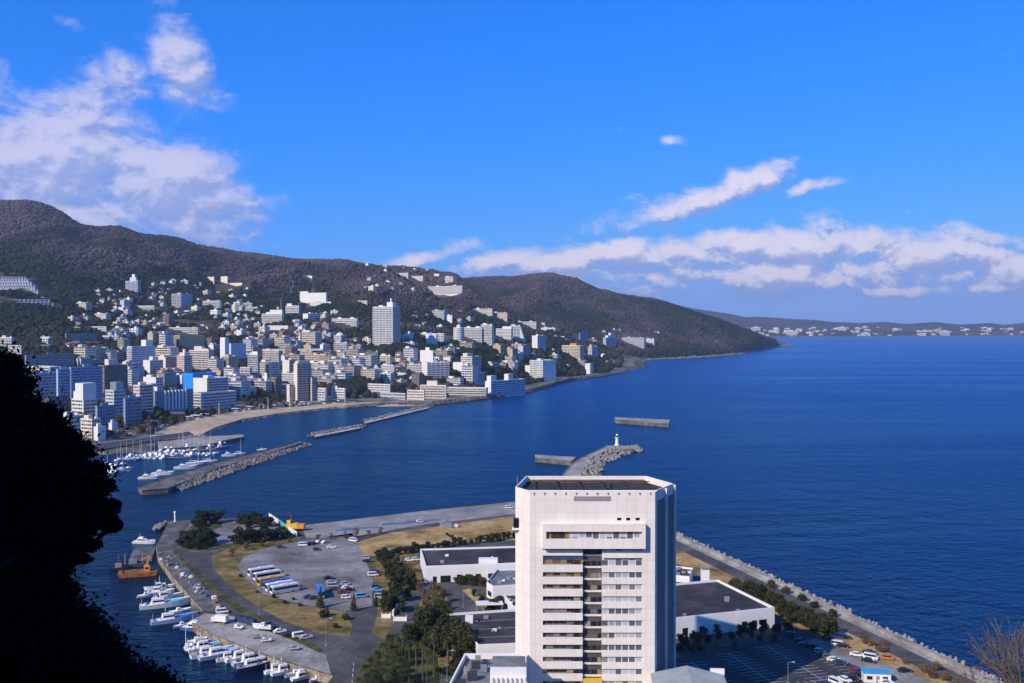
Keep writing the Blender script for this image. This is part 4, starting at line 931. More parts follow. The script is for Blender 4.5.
# ------------------------------------------------------------------ woods
CA = np.array(CIRC)
def clear(x, y, extra=0):
    keep = np.ones(len(x), bool)
    for cx, cy, r in CA: keep &= (x - cx) ** 2 + (y - cy) ** 2 > (r + extra) ** 2
    return keep
def sample(ld, n, pa, pb, ya, yb, zmin, dens=None):
    px = RNG.uniform(pa, pb, n); Y = np.sqrt(RNG.uniform(ya ** 2, yb ** 2, n)); X = (px - 512) / FPX * Y
    z = ld.z(X, Y); k = z > zmin
    return X[k], Y[k], z[k], px[k]
def woods(name, ld, n, box, zmin, size, tone, avoid=True, thin=None):
    X, Y, Z, px = sample(ld, n, *box, zmin)
    if avoid: k = clear(X, Y, size * .4); X, Y, Z, px = X[k], Y[k], Z[k], px[k]
    if thin is not None: k = thin(X, Y, Z, px); X, Y, Z, px = X[k], Y[k], Z[k], px[k]
    s_ = size * RNG.uniform(.6, 1.35, len(X)); hgt = s_ * RNG.uniform(.75, 1.1, len(X)) * (1 if 'town' in name else .8)
    scatter(name, np.stack([X, Y, Z + hgt * .55], -1), np.stack([s_, s_, hgt], -1), np.clip(tone(X, Y, Z, px) + RNG.normal(0, .06, len(X)), 0, 1), G_TREE)
def pyof(X, Y, Z): return 325 + (CAM_H - Z) / Y * FPX
def tone_hill(X, Y, Z, px):
    n = fbm(X / 260, Y / 420, 77, 5, .6); py = pyof(X, Y, Z)
    dark = np.clip((py - (246 + .11 * np.clip(px, 0, 700))) / 26, 0, 1)           # lower slopes darker: evergreens, and cloud shadow put into the tone
    return np.clip(.80 - .72 * dark + (n - .5) * 1.9, 0, 1)
woods('mountain_forest', LA, 190000, (-640, 640, 1500, 4100), 120, 4.7, tone_hill)
woods('headland_forest', LB, 80000, (400, 796, 2950, 5400), 6, 5.0, lambda X, Y, Z, px: np.clip(.62 + (fbm(X / 200, Y / 330, 5, 5, .6) - .52) * 2.6 - np.clip((40 - Z) / 50, 0, .5), 0, 1), True)
woods('distant_forest', LC, 34000, (600, 1040, 9200, 12500), 8, 8.5, lambda X, Y, Z, px: np.full(len(X), .5) + (fbm(X / 500, Y / 500, 15, 3) - .5), True)
def thin_town(X, Y, Z, px):
    n = fbm(X / 90, Y / 90, 55, 3); py = pyof(X, Y, Z)
    return (n > .46 - .22 * np.clip((375 - py) / 60, 0, 1) - .25 * (px > 495)) & ((Z > 9) | (RNG.uniform(0, 1, len(X)) < .15 + .7 * (px > 500))) & (Z < 190)
woods('town_woods', LA, 60000, (-660, 622, 900, 2750), 4.5, 4.0, lambda X, Y, Z, px: np.clip(.18 + (fbm(X / 120, Y / 120, 33, 3) - .45) * 1.5, 0, 1), True, thin_town)
# named clumps of darker wood: knolls between the hotels
def knoll(name, cx, cy, rx, ry, n, size, tone=.1):
    pts, sc = [], []
    for k in range(n):
        h_ = LA.hit(cx + random.gauss(0, rx * .5), cy + random.gauss(0, ry * .5))
        if h_ is None or h_.z < 2.2: continue
        s_ = size * random.uniform(.7, 1.3); pts.append((h_.x, h_.y, h_.z + s_ * .6)); sc.append((s_, s_, s_ * 1.2))
    P_ = np.array(pts); k = clear(P_[:, 0], P_[:, 1], 1); P_ = P_[k]; scatter(name, P_, np.array(sc)[k], np.clip(RNG.normal(tone, .12, len(P_)), 0, 1), G_TREE)
for q in ((348, 387, 20, 7, 420, 6), (478, 358, 26, 8, 420, 6.5), (488, 372, 14, 6, 180, 6), (572, 370, 14, 6, 200, 7), (600, 366, 12, 7, 180, 6), (552, 343, 16, 8, 220, 6), (385, 352, 30, 5, 260, 6), (95, 360, 24, 5, 260, 6), (270, 392, 24, 6, 330, 4.5), (420, 352, 24, 5, 220, 5), (430, 381, 30, 3, 160, 4)):
    knoll('wooded_knoll', *q)
# rocks along the town coast
pts, sc = [], []
for k in range(2600):
    px = random.uniform(345, 626); y = float(LA.coastY(np.array([px]))[0]) + random.uniform(-9, 4); pts.append(((px - 512) / FPX * y, y, random.uniform(-.3, 1.6))); s_ = random.uniform(.8, 2.4); sc.append((s_, s_, s_))
scatter('coast_rocks', pts, sc, [0] * len(pts), G_ROCKD)
pts, sc = [], []
for k in range(1500):
    px = random.uniform(600, 795); y = float(LB.coastY(np.array([px]))[0]) + random.uniform(-14, 6); pts.append(((px - 512) / FPX * y, y, random.uniform(-.3, 1.6))); s_ = random.uniform(2, 5); sc.append((s_, s_, s_ * .6))
scatter('headland_rocks', pts, sc, [0] * len(pts), G_ROCK)

# rocky embankment with the coast road on top
es = [346, 380, 408, 430, 460, 485, 505, 530, 550, 575, 600, 618]; V_, F_ = [], []; hh_ = [2.8, 4, 5, 5.5, 5.5, 5.5, 5.5, 6, 6.5, 6.5, 6, 4]
for q, hh in zip(es, hh_):
    y = float(LA.coastY(np.array([q]))[0]); d = (q - 512) / FPX
    for oy, z in ((-9, -1), (-2, hh * .75), (2, hh), (15, hh + .05), (24, hh - 3.5)): V_.append((d * (y + oy), y + oy, z))
for i in range(len(es) - 1):
    for j in range(4): F_.append((i * 5 + j, i * 5 + 5 + j, i * 5 + 6 + j, i * 5 + 1 + j))
mb = MB(); mb.add(V_, F_); mb.m = [0 if k % 4 < 2 else 1 for k in range(len(F_))]
tag(mb.obj('embankment', [m_rockdark, m_concrete]), kind='structure')
pts, sc = [], []
for k in range(1500):
    px = random.uniform(350, 620); y = float(LA.coastY(np.array([px]))[0]); f = random.random(); y += -11 + 10 * f; hh = np.interp(px, es, hh_); s_ = random.uniform(.9, 2.2); pts.append(((px - 512) / FPX * y, y, hh * .72 * f + .2)); sc.append((s_, s_, s_))
scatter('embankment_rocks', pts, sc, [0] * len(pts), G_ROCKD)
# ------------------------------------------------------------------ the tall hotel in front
TW = thing('hotel_tower', (20, 268, LZ), 0, 'huge white hotel tower rising in front of the sea with dark rooftop frames', 'hotel')
TX = lambda px: (px - 512) * .256 - 20
TZ = lambda py: CAM_H + zray(512, py) * 256 - LZ
t = NT('tower_panels'); o_ = t.n('ShaderNodeTexCoord').outputs['Object']; s_ = t.n('ShaderNodeSeparateXYZ'); t.l(o_, s_.inputs[0])
jx = t.math('LESS_THAN', t.math('FRACT', t.math('DIVIDE', t.math('ADD', s_.outputs[0], s_.outputs[1]), 2.6)), .05); jz = t.math('LESS_THAN', t.math('FRACT', t.math('DIVIDE', s_.outputs[2], 3.1)), .045)
cv_ = t.n('ShaderNodeCombineXYZ'); t.l(t.math('FLOOR', t.math('DIVIDE', t.math('ADD', s_.outputs[0], s_.outputs[1]), 2.6)), cv_.inputs[0]); t.l(t.math('FLOOR', t.math('DIVIDE', s_.outputs[2], 3.1)), cv_.inputs[1])
wn_ = t.n('ShaderNodeTexWhiteNoise', noise_dimensions='3D'); t.l(cv_.outputs[0], wn_.inputs['Vector'])
c = t.mix(.5, t.ramp(t.noise(.12, 6, .65), [(.3, (.77, .70, .635)), (.6, (.85, .785, .715))]), t.ramp(wn_.outputs['Value'], [(0, (.76, .70, .64)), (1, (.86, .80, .73))]))
mp = t.n('ShaderNodeMapping'); t.l(o_, mp.inputs[0]); mp.inputs[3].default_value = (1, 1, .05); c = t.mix(.7, c, t.ramp(t.noise(.8, 6, .7, mp.outputs[0]), [(.3, (.40, .39, .38)), (.52, (.5, .5, .5)), (.7, (.52, .52, .52))]), 'OVERLAY')
c = t.mix(t.math('MULTIPLY', t.math('MAXIMUM', jx, jz), .35), c, (.45, .42, .40)); m_tow = t.out(c, .65, .12)
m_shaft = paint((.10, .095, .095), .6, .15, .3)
m_g1 = glassy('tower_glass_deep', (.02, .024, .035), (.33, .30, .24), .35, 1.75, 3.1, (.12, .12, .12), .10)
m_g2 = glassy('tower_glass_light', (.10, .12, .15), (.50, .52, .55), .65, 1.75, 3.1, (.72, .72, .72), .14, .2)
m_g3 = glassy('tower_glass_amber', (.05, .035, .02), (.33, .21, .09), .6, 1.75, 3.1, (.10, .10, .10), .12)
yF, yB = 256 - 268, 257.5 - 268; ztop = TZ(492)
bodyp = [(TX(526.8), yB), (TX(658.5), yB), (23.5, .5), (18, 14), (-16, 14), (-19.1, -5)]
mb = MB(); mb.prism(bodyp, -4, ztop - 1.5, 0, 1)
mb.prism([(TX(530), yF), (TX(530), yB), (TX(526.8), yB)], -4, ztop - .01); mb.prism([(TX(655.5), yF), (TX(658.5), yB), (TX(655.5), yB)], -4, ztop - .01)
# facade layer around the openings
xl0, xl1, xc0, xc1, xr1 = TX(543), TX(583), TX(583.5), TX(602.5), TX(643)
fl = [TZ(548 + 12.1 * k) for k in range(24)]
mb.bx(TX(530), xl0, yF, yB, -4, ztop); mb.bx(xr1, TX(655.5), yF, yB, -4, ztop)
mb.bx(xl0, xr1, yF, yB, TZ(523), ztop)
mb.bx(xl0, xr1, yF, yB, TZ(548), TZ(539.5)); 
for k in range(len(fl)):
    zt = fl[k]; 
    if zt < 0: break
    mb.bx(xl0, xl1, yF, yB, TZ(548 + 12.1 * k + 12.1), TZ(548 + 12.1 * k + 5.6)) if k else mb.bx(xl0, xl1, yF, yB, TZ(555.5), TZ(550))
    mb.bx(xc1, xr1, yF, yB, TZ(548 + 12.1 * k + 12.1), TZ(548 + 12.1 * k + 5.6)) if k else mb.bx(xc1, xr1, yF, yB, TZ(558), TZ(551))
# proud top box
mb.bx(xl0 - .1, xr1 + .6, yF - 1.5, yF, TZ(530.5), TZ(523)); mb.bx(xl0 - .1, xr1 + .6, yF - 1.5, yF, TZ(547.5), TZ(538)); mb.bx(xr1 - .3, xr1 + .6, yF - 1.5, yF, TZ(538), TZ(530.5)); mb.bx(xl0 - .1, xl0 + .8, yF - 1.5, yF, TZ(538), TZ(530.5))
mb.obj('wall', [m_tow, m_roofdark], TW)
mb = MB(); dvf = Vector((23.5 - TX(658.5), .5 - yB, 0)); qf = Vector((TX(658.5), yB, 0)) + dvf * .5 + Vector((dvf.y, -dvf.x, 0)).normalized() * .02; mb.box((qf.x, qf.y, ztop / 2 - 3), (dvf.length - .1, .3, ztop + 1), math.atan2(dvf.y, dvf.x)); mb.obj('flank_shade_sheet', paint((.20, .185, .18), .6, .1, .3), TW)  # dark sheet over the white flank, its shade put into the colour
# parapet ring
def ring(poly, t_, z0, z1, mb, m=0):
    cx, cy = sum(p[0] for p in poly) / len(poly), sum(p[1] for p in poly) / len(poly); inn = [(cx + (x - cx) * (1 - t_), cy + (y - cy) * (1 - t_)) for x, y in poly]; n = len(poly)
    for i in range(n):
        j = (i + 1) % n; q = [poly[i], poly[j], inn[j], inn[i]]; mb.prism(q, z0, z1, m)
rp = [(TX(526.9), yB + .01), (TX(658.4), yB + .01), (23.5, .5), (18, 14), (-16, 14), (-19.1, -5)]
mb = MB(); ring(rp, .018, ztop - 1.51, ztop + .2, mb); mb.obj('parapet', m_tow, TW)
mb = MB(); mb.bx(TX(529), TX(656), yF - .02, yF + .3, ztop, ztop + .25); mb.obj('coping', m_cleanwhite, TW)
# rooftop frames
for k in range(6):
    x = -14 + k * 6.2; mb = MB(); mb.bx(x, x + .3, yB + 2, 12, ztop - 1.0, ztop - .6); mb.bx(x + .05, x + .25, yB + 2, yB + 2.3, ztop - 1.49, ztop - 1); mb.bx(x + .05, x + .25, 11.7, 12, ztop - 2.2, ztop - 1); mb.obj('roof_frame', m_dark, TW)
for y in (yB + 3.5, -3, 2.5, 8):
    mb = MB(); mb.bx(-15, 18, y, y + .25, ztop - .58, ztop - .35); mb.obj('roof_beam', m_dark, TW)
mb = MB(); mb.bx(-15, 17, 12.6, 13.2, ztop - 2.2, ztop - .7); mb.obj('roof_plant', paint((.17, .12, .07), .8, .4, .6), TW)
mb = MB(); mb.lathe([(.9, -2.2), (.9, -.4), (.5, .8)], (6, -2, ztop), 10); mb.obj('vent', m_black, TW)
mb = MB(); mb.tube((-18.6, -4.5, ztop), (-18.6, -4.5, ztop + 3.0), .08); mb.obj('antenna', m_steel, TW)
for k in range(12):
    x = TX(534 + k * 10.6); mb = MB(); mb.bx(x - .15, x + .15, yF - .2, yF - .03, ztop - .6, ztop - .1); mb.obj('lamp_bracket', m_grey, TW)
mb = MB(); mb.bx(TX(574), TX(611), yF - .08, yF + .02, TZ(501), TZ(496.3)); mb.obj('vent_grille', paint((.30, .28, .29), .6, .3, 3), TW)
for px in (619.5, 628.5, 638): mb = MB(); mb.bx(TX(px - 2), TX(px + 2), yF - .05, yF + .02, TZ(520.3), TZ(517.7)); mb.obj('window', m_carglass, TW)
mb = MB(); mb.bx(xl0 + .8, TX(569), yF - .7, yF - .5, TZ(538), TZ(530.5)); mb.obj('window_band', m_g3, TW)
mb = MB(); mb.bx(TX(569), xr1 - .3, yF - .7, yF - .5, TZ(538), TZ(530.5)); mb.obj('window_band', m_g2, TW)
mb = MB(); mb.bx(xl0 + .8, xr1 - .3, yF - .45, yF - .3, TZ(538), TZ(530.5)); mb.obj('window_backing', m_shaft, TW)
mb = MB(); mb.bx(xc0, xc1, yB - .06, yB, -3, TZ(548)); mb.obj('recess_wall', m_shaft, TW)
for k in range(18):
    z1 = TZ(548 + 12.1 * k + .0); z0 = TZ(548 + 12.1 * k + 5.6)
    if k == 0: z1, z0 = TZ(546.6), TZ(550)
    if z0 < 1: break
    if k: z1 = TZ(548 + 12.1 * k)
    mb = MB(); mb.bx(xl0, xl1, yF + .5, yF + .62, z0, z1); mb.obj('window_band', m_g3 if k in (1, 2, 3) else m_g1, TW)
    if k: 
        mb = MB(); mb.bx(xl0, xl1, yF - .05, yF + .1, z0 - .02, z0 + .28); mb.obj('window_sill', m_cleanwhite, TW)
        mb = MB(); mb.bx(xl0 + .5, TX(572), yF + .3, yF + .36, z0 + .28, z0 + .55); mb.obj('balcony_rail', m_steel, TW)
    mb = MB(); mb.bx(xc1, xr1, yF + .35, yF + .5, (z0 if k else TZ(551)), (z1 if k else TZ(548))); mb.obj('window_band', m_g2, TW)
    zc = TZ(548 + 12.1 * k + 6); 
    mb = MB(); mb.bx(xc0 + .2, xc1 - .2, yB - .22, yB - .06, zc - .2, zc + .95); mb.obj('window_band', m_g1, TW)
    mb = MB(); mb.bx(xc0 + .1, xc1 - .1, yB - .5, yB - .06, zc - .75, zc - .3); mb.obj('spandrel', m_tow, TW)
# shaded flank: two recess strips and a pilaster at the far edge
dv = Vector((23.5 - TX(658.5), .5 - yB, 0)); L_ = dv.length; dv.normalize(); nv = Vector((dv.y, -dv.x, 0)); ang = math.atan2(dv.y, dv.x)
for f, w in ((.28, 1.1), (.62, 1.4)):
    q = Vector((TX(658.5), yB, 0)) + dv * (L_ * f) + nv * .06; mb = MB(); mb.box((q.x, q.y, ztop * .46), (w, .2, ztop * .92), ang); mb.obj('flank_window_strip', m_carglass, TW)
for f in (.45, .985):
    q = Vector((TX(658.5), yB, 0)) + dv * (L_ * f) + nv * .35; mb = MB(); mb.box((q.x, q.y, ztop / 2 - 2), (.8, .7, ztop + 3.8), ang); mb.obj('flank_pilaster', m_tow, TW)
for (x, y) in ((TX(517), -6.2), (23.2, .8)):
    mb = MB(); mb.bx(x - 1.3, x + 1.0, y - .9, y + 1.2, TZ(532) - .5, TZ(532)); mb.obj('corner_balcony', m_cleanwhite, TW)
    mb = MB(); mb.bx(x - .9, x + .4, y - .8, y + 1, TZ(532), TZ(522)); mb.obj('lift_cabin', m_carglass, TW)
mb = MB(); mb.bx(xc0, xc1, yF - .3, yB - .6, TZ(692), TZ(679)); mb.obj('canopy', m_yellow, TW)

# podium blocks at the tower's foot
o = thing('podium_building', (-4, 242, LZ), 0, 'white podium block with grey roof box and pillared front at the tower foot', 'building')
mb = MB(); mb.prism([(-8, 13.5), (7.5, 13.9), (7.5, -20), (-12, -20)], -3, 21.4, 0, 1); mb.obj('wall', [m_white, m_roofgrey], o)
mb = MB(); ring([(-8.2, 13.7), (7.6, 14), (7.6, -20.2), (-12.3, -20.2)], .05, 21.4, 22.6, mb); mb.obj('parapet', m_cleanwhite, o)
mb = MB(); mb.bx(-.8, 7.3, -4, 4.5, 21.4, 25); mb.obj('roof_box', m_roofgrey, o)
mb = MB(); mb.bx(-1.2, 7.4, -6.5, -4.02, 19, 25.2); mb.obj('box_front', m_cleanwhite, o)
for k in range(8): MB().bx(-1 + k * 1.1, -.5 + k * 1.1, -7.2, -6.5, 12, 23.6).obj('pillar', m_cleanwhite, o)
for (x, y, w, d_, hh) in ((-5, 6, 2.2, 1.6, 1.6), (-4.6, 9, 1.4, 1.4, 2), (-3, 4, 1.5, 2.5, 1.2), (-7, 2, 1.6, 2, 1.5), (-5.6, -2, 2.4, 1.8, 1.7), (-2.8, 8.5, 1, 1, 1.2), (-8, -7, 2, 2, 1.6), (-4, -9, 3, 2, 1.4)):
    MB().box((x, y, 21.5 + hh / 2), (w, d_, hh), random.uniform(-.1, .1)).obj('cooling_unit', random.choice((m_grey, m_steel, m_dark)), o)
o = thing('hall_building', (44, 243, LZ), R(-4), 'low hall with ribbed grey metal roof right beside the tower', 'hall')
mb = MB(); mb.bx(-9, 9, -12, 12, -3, 17.5); mb.add([(-9, -12, 17.5), (9, -12, 17.5), (0, -12, 19.5), (-9, 12, 17.5), (9, 12, 17.5), (0, 12, 19.5)], [(0, 1, 2), (4, 3, 5)]); mb.obj('wall', m_white, o)
mb = MB()
for s_ in (-1, 1):
    mb.add([(s_ * 9.3, -12.4, 17.46), (s_ * 9.3, 12.4, 17.46), (0, 12.4, 19.6), (0, -12.4, 19.6)], [(0, 1, 2, 3) if s_ > 0 else (3, 2, 1, 0)])
    for k in range(24): y = -12 + k; mb.add([(s_ * 9.3, y, 17.47), (s_ * 9.3, y + .12, 17.47), (0, y + .12, 19.61), (0, y, 19.61), (s_ * 9.3, y, 17.62), (s_ * 9.3, y + .12, 17.62), (0, y + .12, 19.76), (0, y, 19.76)], [(4, 5, 6, 7), (0, 4, 7, 3), (1, 2, 6, 5), (0, 1, 5, 4)])
mb.obj('roof', paint((.34, .38, .42), .45, .15, .2, .4), o)
mb = MB(); mb.bx(6, 9.6, 12.5, 13.2, 14, 18.8); mb.obj('parapet', m_cleanwhite, o)

# ------------------------------------------------------------------ low buildings on the reclaimed land
def lowhall(name, poly, h, label, cat='building', roofm=None, wallm=None, wins=(), boxes=(), rim=.9, lines=0):
    cx = sum(p[0] for p in poly) / len(poly); cy = sum(p[1] for p in poly) / len(poly)
    o = thing(name, (cx, cy, LZ), 0, label, cat); lp = [(x - cx, y - cy) for x, y in poly]; wallm = wallm or m_white; roofm = roofm or m_roofdark
    MB().prism(lp, -1, h).obj('wall', wallm, o); mb = MB(); ring(lp, .018, h, h + rim, mb); mb.obj('parapet', m_cleanwhite, o)
    inn = [(x * .98, y * .98) for x, y in lp]; MB().prism(inn, h + .01, h + .12).obj('roof', roofm, o)
    for (i, f0, f1, z0, z1, m_) in wins:
        a, b = Vector(lp[i]), Vector(lp[(i + 1) % len(lp)]); p0, p1 = a.lerp(b, f0), a.lerp(b, f1); c_ = (p0 + p1) / 2; d_ = p1 - p0; n_ = Vector((-d_.y, d_.x)).normalized()
        if n_.dot(c_) < 0: n_ = -n_
        c_ = c_ + n_ * .03; MB().box((c_.x, c_.y, (z0 + z1) / 2), (d_.length, .14, z1 - z0), math.atan2(d_.y, d_.x)).obj('window' if z0 > .2 else 'door', m_, o)
    for (x, y, w, d_, hh, m_) in boxes: MB().bx(x - cx - w / 2, x - cx + w / 2, y - cy - d_ / 2, y - cy + d_ / 2, h + .13, h + .13 + hh).obj('roof_box', m_, o)
    for k in range(lines):
        f = (k + 1) / (lines + 1); a = Vector(lp[0]).lerp(Vector(lp[1]), f) * .97; b = Vector(lp[3]).lerp(Vector(lp[2]), f) * .97; c_ = (a + b) / 2; d_ = b - a
        MB().box((c_.x, c_.y, h + .16), (d_.length, .25, .1), math.atan2(d_.y, d_.x)).obj('roof_seam', m_grey, o)
    rx_, ry_ = max(abs(p_[0]) for p_ in lp) * .7, max(abs(p_[1]) for p_ in lp) * .55
    for k in range(9): x, y, q_ = random.uniform(-rx_, rx_), random.uniform(-ry_, ry_), random.uniform(.35, .9); MB().bx(x - q_, x + q_, y - q_ * .7, y + q_ * .7, h + .13, h + .13 + q_ * 1.1).obj('roof_vent', random.choice((m_steel, m_grey, m_white)), o)
    CIRC.append((cx, cy, 8)); return o
G = m_carglass
lowhall('conference_hall', [(-36, 413), (16, 421), (20, 453), (-41, 445)], 6.2, 'long white hall with wide dark roof beside the dry field', 'hall', wins=[(0, .06, .09, .01, 2.6, G), (0, .12, .20, .01, 2.8, G), (0, .25, .29, 1, 3, G), (0, .32, .36, 1, 3, G), (0, .40, .44, 1, 3, G), (0, .5, .56, 1, 3, G)], boxes=[(-10, 420, 8, 3, 2.4, m_cleanwhite), (6, 436, .8, 28, .5, m_cleanwhite)])
lowhall('conference_wing', [(-10, 392), (-7.4, 386), (10, 390), (18, 417), (-6, 413)], 5.0, 'white wing with grey roof joined to the front of the long hall', 'hall', m_roofgrey, wins=[(3, .2, .8, 1.2, 3.4, m_glass_dark), (0, .2, .8, 1.2, 3, G)])
lowhall('workshop_building', [(-22, 345), (-10.5, 311), (12, 314), (8, 352)], 6.2, 'dark roofed workshop with white walls just behind the tower podium', 'workshop', boxes=[(-14.5, 337, 2.6, 2.4, 2.2, m_cleanwhite)], wins=[(0, .1, .9, 2, 3.4, m_glass_dark), (1, .1, .45, 1.5, 3.2, G)], lines=3)
lowhall('pump_house', [(-3, 376), (0.5, 360), (10, 361), (8, 378)], 4.6, 'small white service building with dark flat roof near the tower edge', 'building', wins=[(0, .2, .4, 1, 3, G), (1, .2, .6, .01, 3, G)])
o = thing('entrance_canopy', (-8.5, 372, LZ), R(6), 'flat white entrance canopy between the parking ramp and the small service building', 'canopy'); MB().bx(-5, 5, -2.5, 2.5, 3, 3.4).obj('roof', m_white, o)
for x in (-4.6, 4.6):
    for y in (-2, 2): MB().tube((x, y, 0), (x, y, 3), .14).obj('post', m_steel, o)
lowhall('warehouse_building', [(30, 331), (93, 352.5), (81, 391), (22, 372)], 6.2, 'wide low warehouse with dark stained roof beside the shaded parking lot', 'warehouse', wins=[(0, .80, .83, .8, 3.2, G), (0, .86, .89, .8, 3.2, G), (0, .92, .95, .8, 3.2, G), (0, .45, .48, .8, 3.2, G), (0, .55, .58, .8, 3.2, G)])
lowhall('gate_house', [(60, 408), (72, 404), (76, 418), (64, 424)], 4.2, 'small white flat roofed hut behind the wide warehouse', 'hut', wins=[(0, .2, .8, 1.0, 2.4, G)])
o = thing('chimney', P(705, 587, LZ), 0, 'stubby white square chimney standing behind the wide warehouse roof', 'chimney'); MB().bx(-1.5, 1.5, -1.5, 1.5, 0, 7.5).obj('shaft', m_cleanwhite, o); MB().bx(-1.7, 1.7, -1.7, 1.7, 7.5, 7.9).obj('cap', m_concrete, o)
q = P(876, 681, LZ); o = thing('office_hut', (q.x, q.y, LZ), R(-8), 'little white office hut with bright blue roof by the car park', 'hut')
MB().bx(-3.9, 3.9, -1.8, 1.8, 0, 2.8).obj('wall', m_white, o); mb = MB(); mb.bx(-4.1, 4.1, -2, 2.1, 2.81, 3.05); mb.obj('roof', paint((.05, .35, .62), .4, .1, .4), o)
MB().bx(-.3, .7, -1.86, -1.78, 0.02, 2.1).obj('door', m_grey, o); MB().bx(1.5, 3, -1.86, -1.78, 1, 2).obj('window', G, o); MB().bx(-3, -1.4, -1.86, -1.78, 1, 2).obj('window', G, o)
def gatewall(px0, px1, label, hh=1.5):
    a, b = P(*px0, LZ), P(*px1, LZ); d = b - a; o = thing('garden_wall', (a + b) / 2, math.atan2(d.y, d.x), label, 'wall')
    MB().bx(-d.length / 2, d.length / 2, -.2, .2, 0, hh).obj('panel', m_cleanwhite, o); MB().bx(-d.length / 2 - .3, -d.length / 2, -.3, .3, 0, hh + .5).obj('post', m_white, o); MB().bx(d.length / 2, d.length / 2 + .3, -.3, .3, 0, hh + .5).obj('post', m_white, o)
gatewall((382, 618), (390, 618), 'short white gate wall beside the estate road'); gatewall((394, 621), (406, 621), 'longer white gate wall across the estate road entrance')
gatewall((393, 616), (403, 593), 'white boundary wall running between dark trees and estate road', 1.8)
# teal fence at the park edge
a, b = P(269, 517.5, LZ), P(297, 537, LZ); d = b - a; o = thing('park_fence', (a + b) / 2, math.atan2(d.y, d.x), 'pale and teal panel fence along the inlet edge of the park', 'fence')
n = 14
for k in range(n): x = -d.length / 2 + d.length * k / n; MB().bx(x + .2, x + d.length / n - .2, -.1, .1, .2, 2.6).obj('panel', paint((.10, .50, .52), .5, .15, .5) if 5 <= k <= 9 else m_cleanwhite, o); MB().bx(x - .1, x + .1, -.15, .15, 0, 2.8).obj('post', m_grey, o)

# ------------------------------------------------------------------ breakwaters, piers, lighthouse
def quay(name, label, cat, pts_l, pts_r, z, mat=None, edge=True, shadowm=None):
    L_, R_ = [P(*q, z) for q in pts_l], [P(*q, z) for q in pts_r]; c_ = sum(L_ + R_, Vector()) / (len(L_) + len(R_)); c_.z = 0
    o = thing(name, c_, 0, label, cat); mb = MB()
    for i in range(len(L_) - 1): mb.prism([(p_ - c_)[:2] for p_ in (L_[i], L_[i + 1], R_[i + 1], R_[i])], -3, z, 0, 1)
    mb.obj('mass', [shadowm or m_darkconc, mat or m_concrete], o)
    if edge:
        for i in range(len(L_) - 1):
            for a, b in ((L_[i], L_[i + 1]), (R_[i], R_[i + 1])):
                d = b - a; m_ = (a + b) / 2 - c_; MB().box((m_.x, m_.y, z + .2), (d.length, .6, .4), math.atan2(d.y, d.x)).obj('kerb', mat or m_concrete, o)
    return o
quay('pier', 'long concrete pier running out to the small white lighthouse', 'pier', [(560, 484), (564, 474), (575, 461.5), (607, 446), (632, 446.5)], [(582, 484), (581, 474), (589, 458), (612, 449), (633, 449)], 3.4)
quay('jetty', 'straight concrete jetty branching left from the lighthouse pier', 'jetty', [(535, 454.6), (576, 457)], [(535, 457.6), (572, 461)], 3.6, edge=False)
quay('detached_breakwater', 'lone rectangular concrete breakwater out in the bay', 'breakwater', [(615, 417.0), (670, 419.8)], [(614.6, 419.2), (669, 423.6)], 4.2, edge=False)
quay('harbour_breakwater', 'dark harbour breakwater with rocks on its seaward side', 'breakwater', [(138, 487), (160, 480), (215, 463), (303, 441.5)], [(142, 490.6), (168, 488.5), (219, 468), (302, 443)], 3.0, m_darkconc)
m_whitecap = ground('low_breakwater_concrete', (.25, .24, .22), (.42, .40, .37), (.55, .53, .5), .12, .8)
quay('low_breakwater', 'low pale breakwater with a bluish shaded end by the beach', 'breakwater', [(314, 434.5), (360, 426.5)], [(315, 437), (361, 428)], 1.6, m_whitecap, False)
quay('low_breakwater', 'longer low pale breakwater nearest the rocky town shore', 'breakwater', [(364, 421.5), (428, 407)], [(365, 423.5), (429, 408)], 1.6, m_whitecap, False)
quay('marina_quay', 'paved marina quay jutting from the beach end', 'quay', [(158, 441), (200, 437), (222, 436), (243, 434.4)], [(158, 449), (206, 446), (222, 441), (244, 437)], 2.4)
quay('pontoon_deck', 'rusty brown flat pontoon moored by the pier corner', 'pontoon', [(135, 547.5), (156, 546.5)], [(130, 557), (152, 557.5)], 1.6, m_darkconc, False)
quay('mooring_block', 'small square mooring platform beside the quay road', 'platform', [(191, 605.5), (200, 604.5)], [(192, 612.5), (201.5, 612)], 2.2, m_darkconc, False)
def rockline(name, lines, n, s0, s1, grp, up=2.6):
    pts, sc = [], []
    for k in range(n):
        a, b, w = random.choice(lines); pa, pb = P(*a, 0), P(*b, 0); f = random.random(); q = pa.lerp(pb, f); nd = Vector(((pb - pa).y, -(pb - pa).x, 0)).normalized(); t_ = random.random()
        q = q + nd * (t_ * w); pts.append((q.x, q.y, up * (1 - t_) + random.uniform(-.5, .4))); s_ = random.uniform(s0, s1); sc.append((s_, s_, s_))
    scatter(name, pts, sc, [0] * len(pts), grp)
rockline('breakwater_rocks', [((170, 490.5), (303, 444.5), 9), ((170, 490.5), (303, 444.5), 8)], 1300, .7, 1.45, G_ROCK)
a_ = [((583, 482), (590, 461), 12), ((590, 461), (612, 452), 17), ((612, 452), (637, 450.5), 10)]
pts = []
for k in range(430):
    a, b, w = random.choice(a_); pa, pb = P(*a, 0), P(*b, 0); q = pa.lerp(pb, random.random()); nd = Vector(((pb - pa).y, -(pb - pa).x, 0)).normalized(); t_ = random.random(); q = q + nd * (t_ * w); pts.append((q.x, q.y, 3.6 * (1 - t_) + random.uniform(-.4, .6)))
tag(tetrapods('pier_armour', pts, 1.8, m_tetra), kind='stuff')
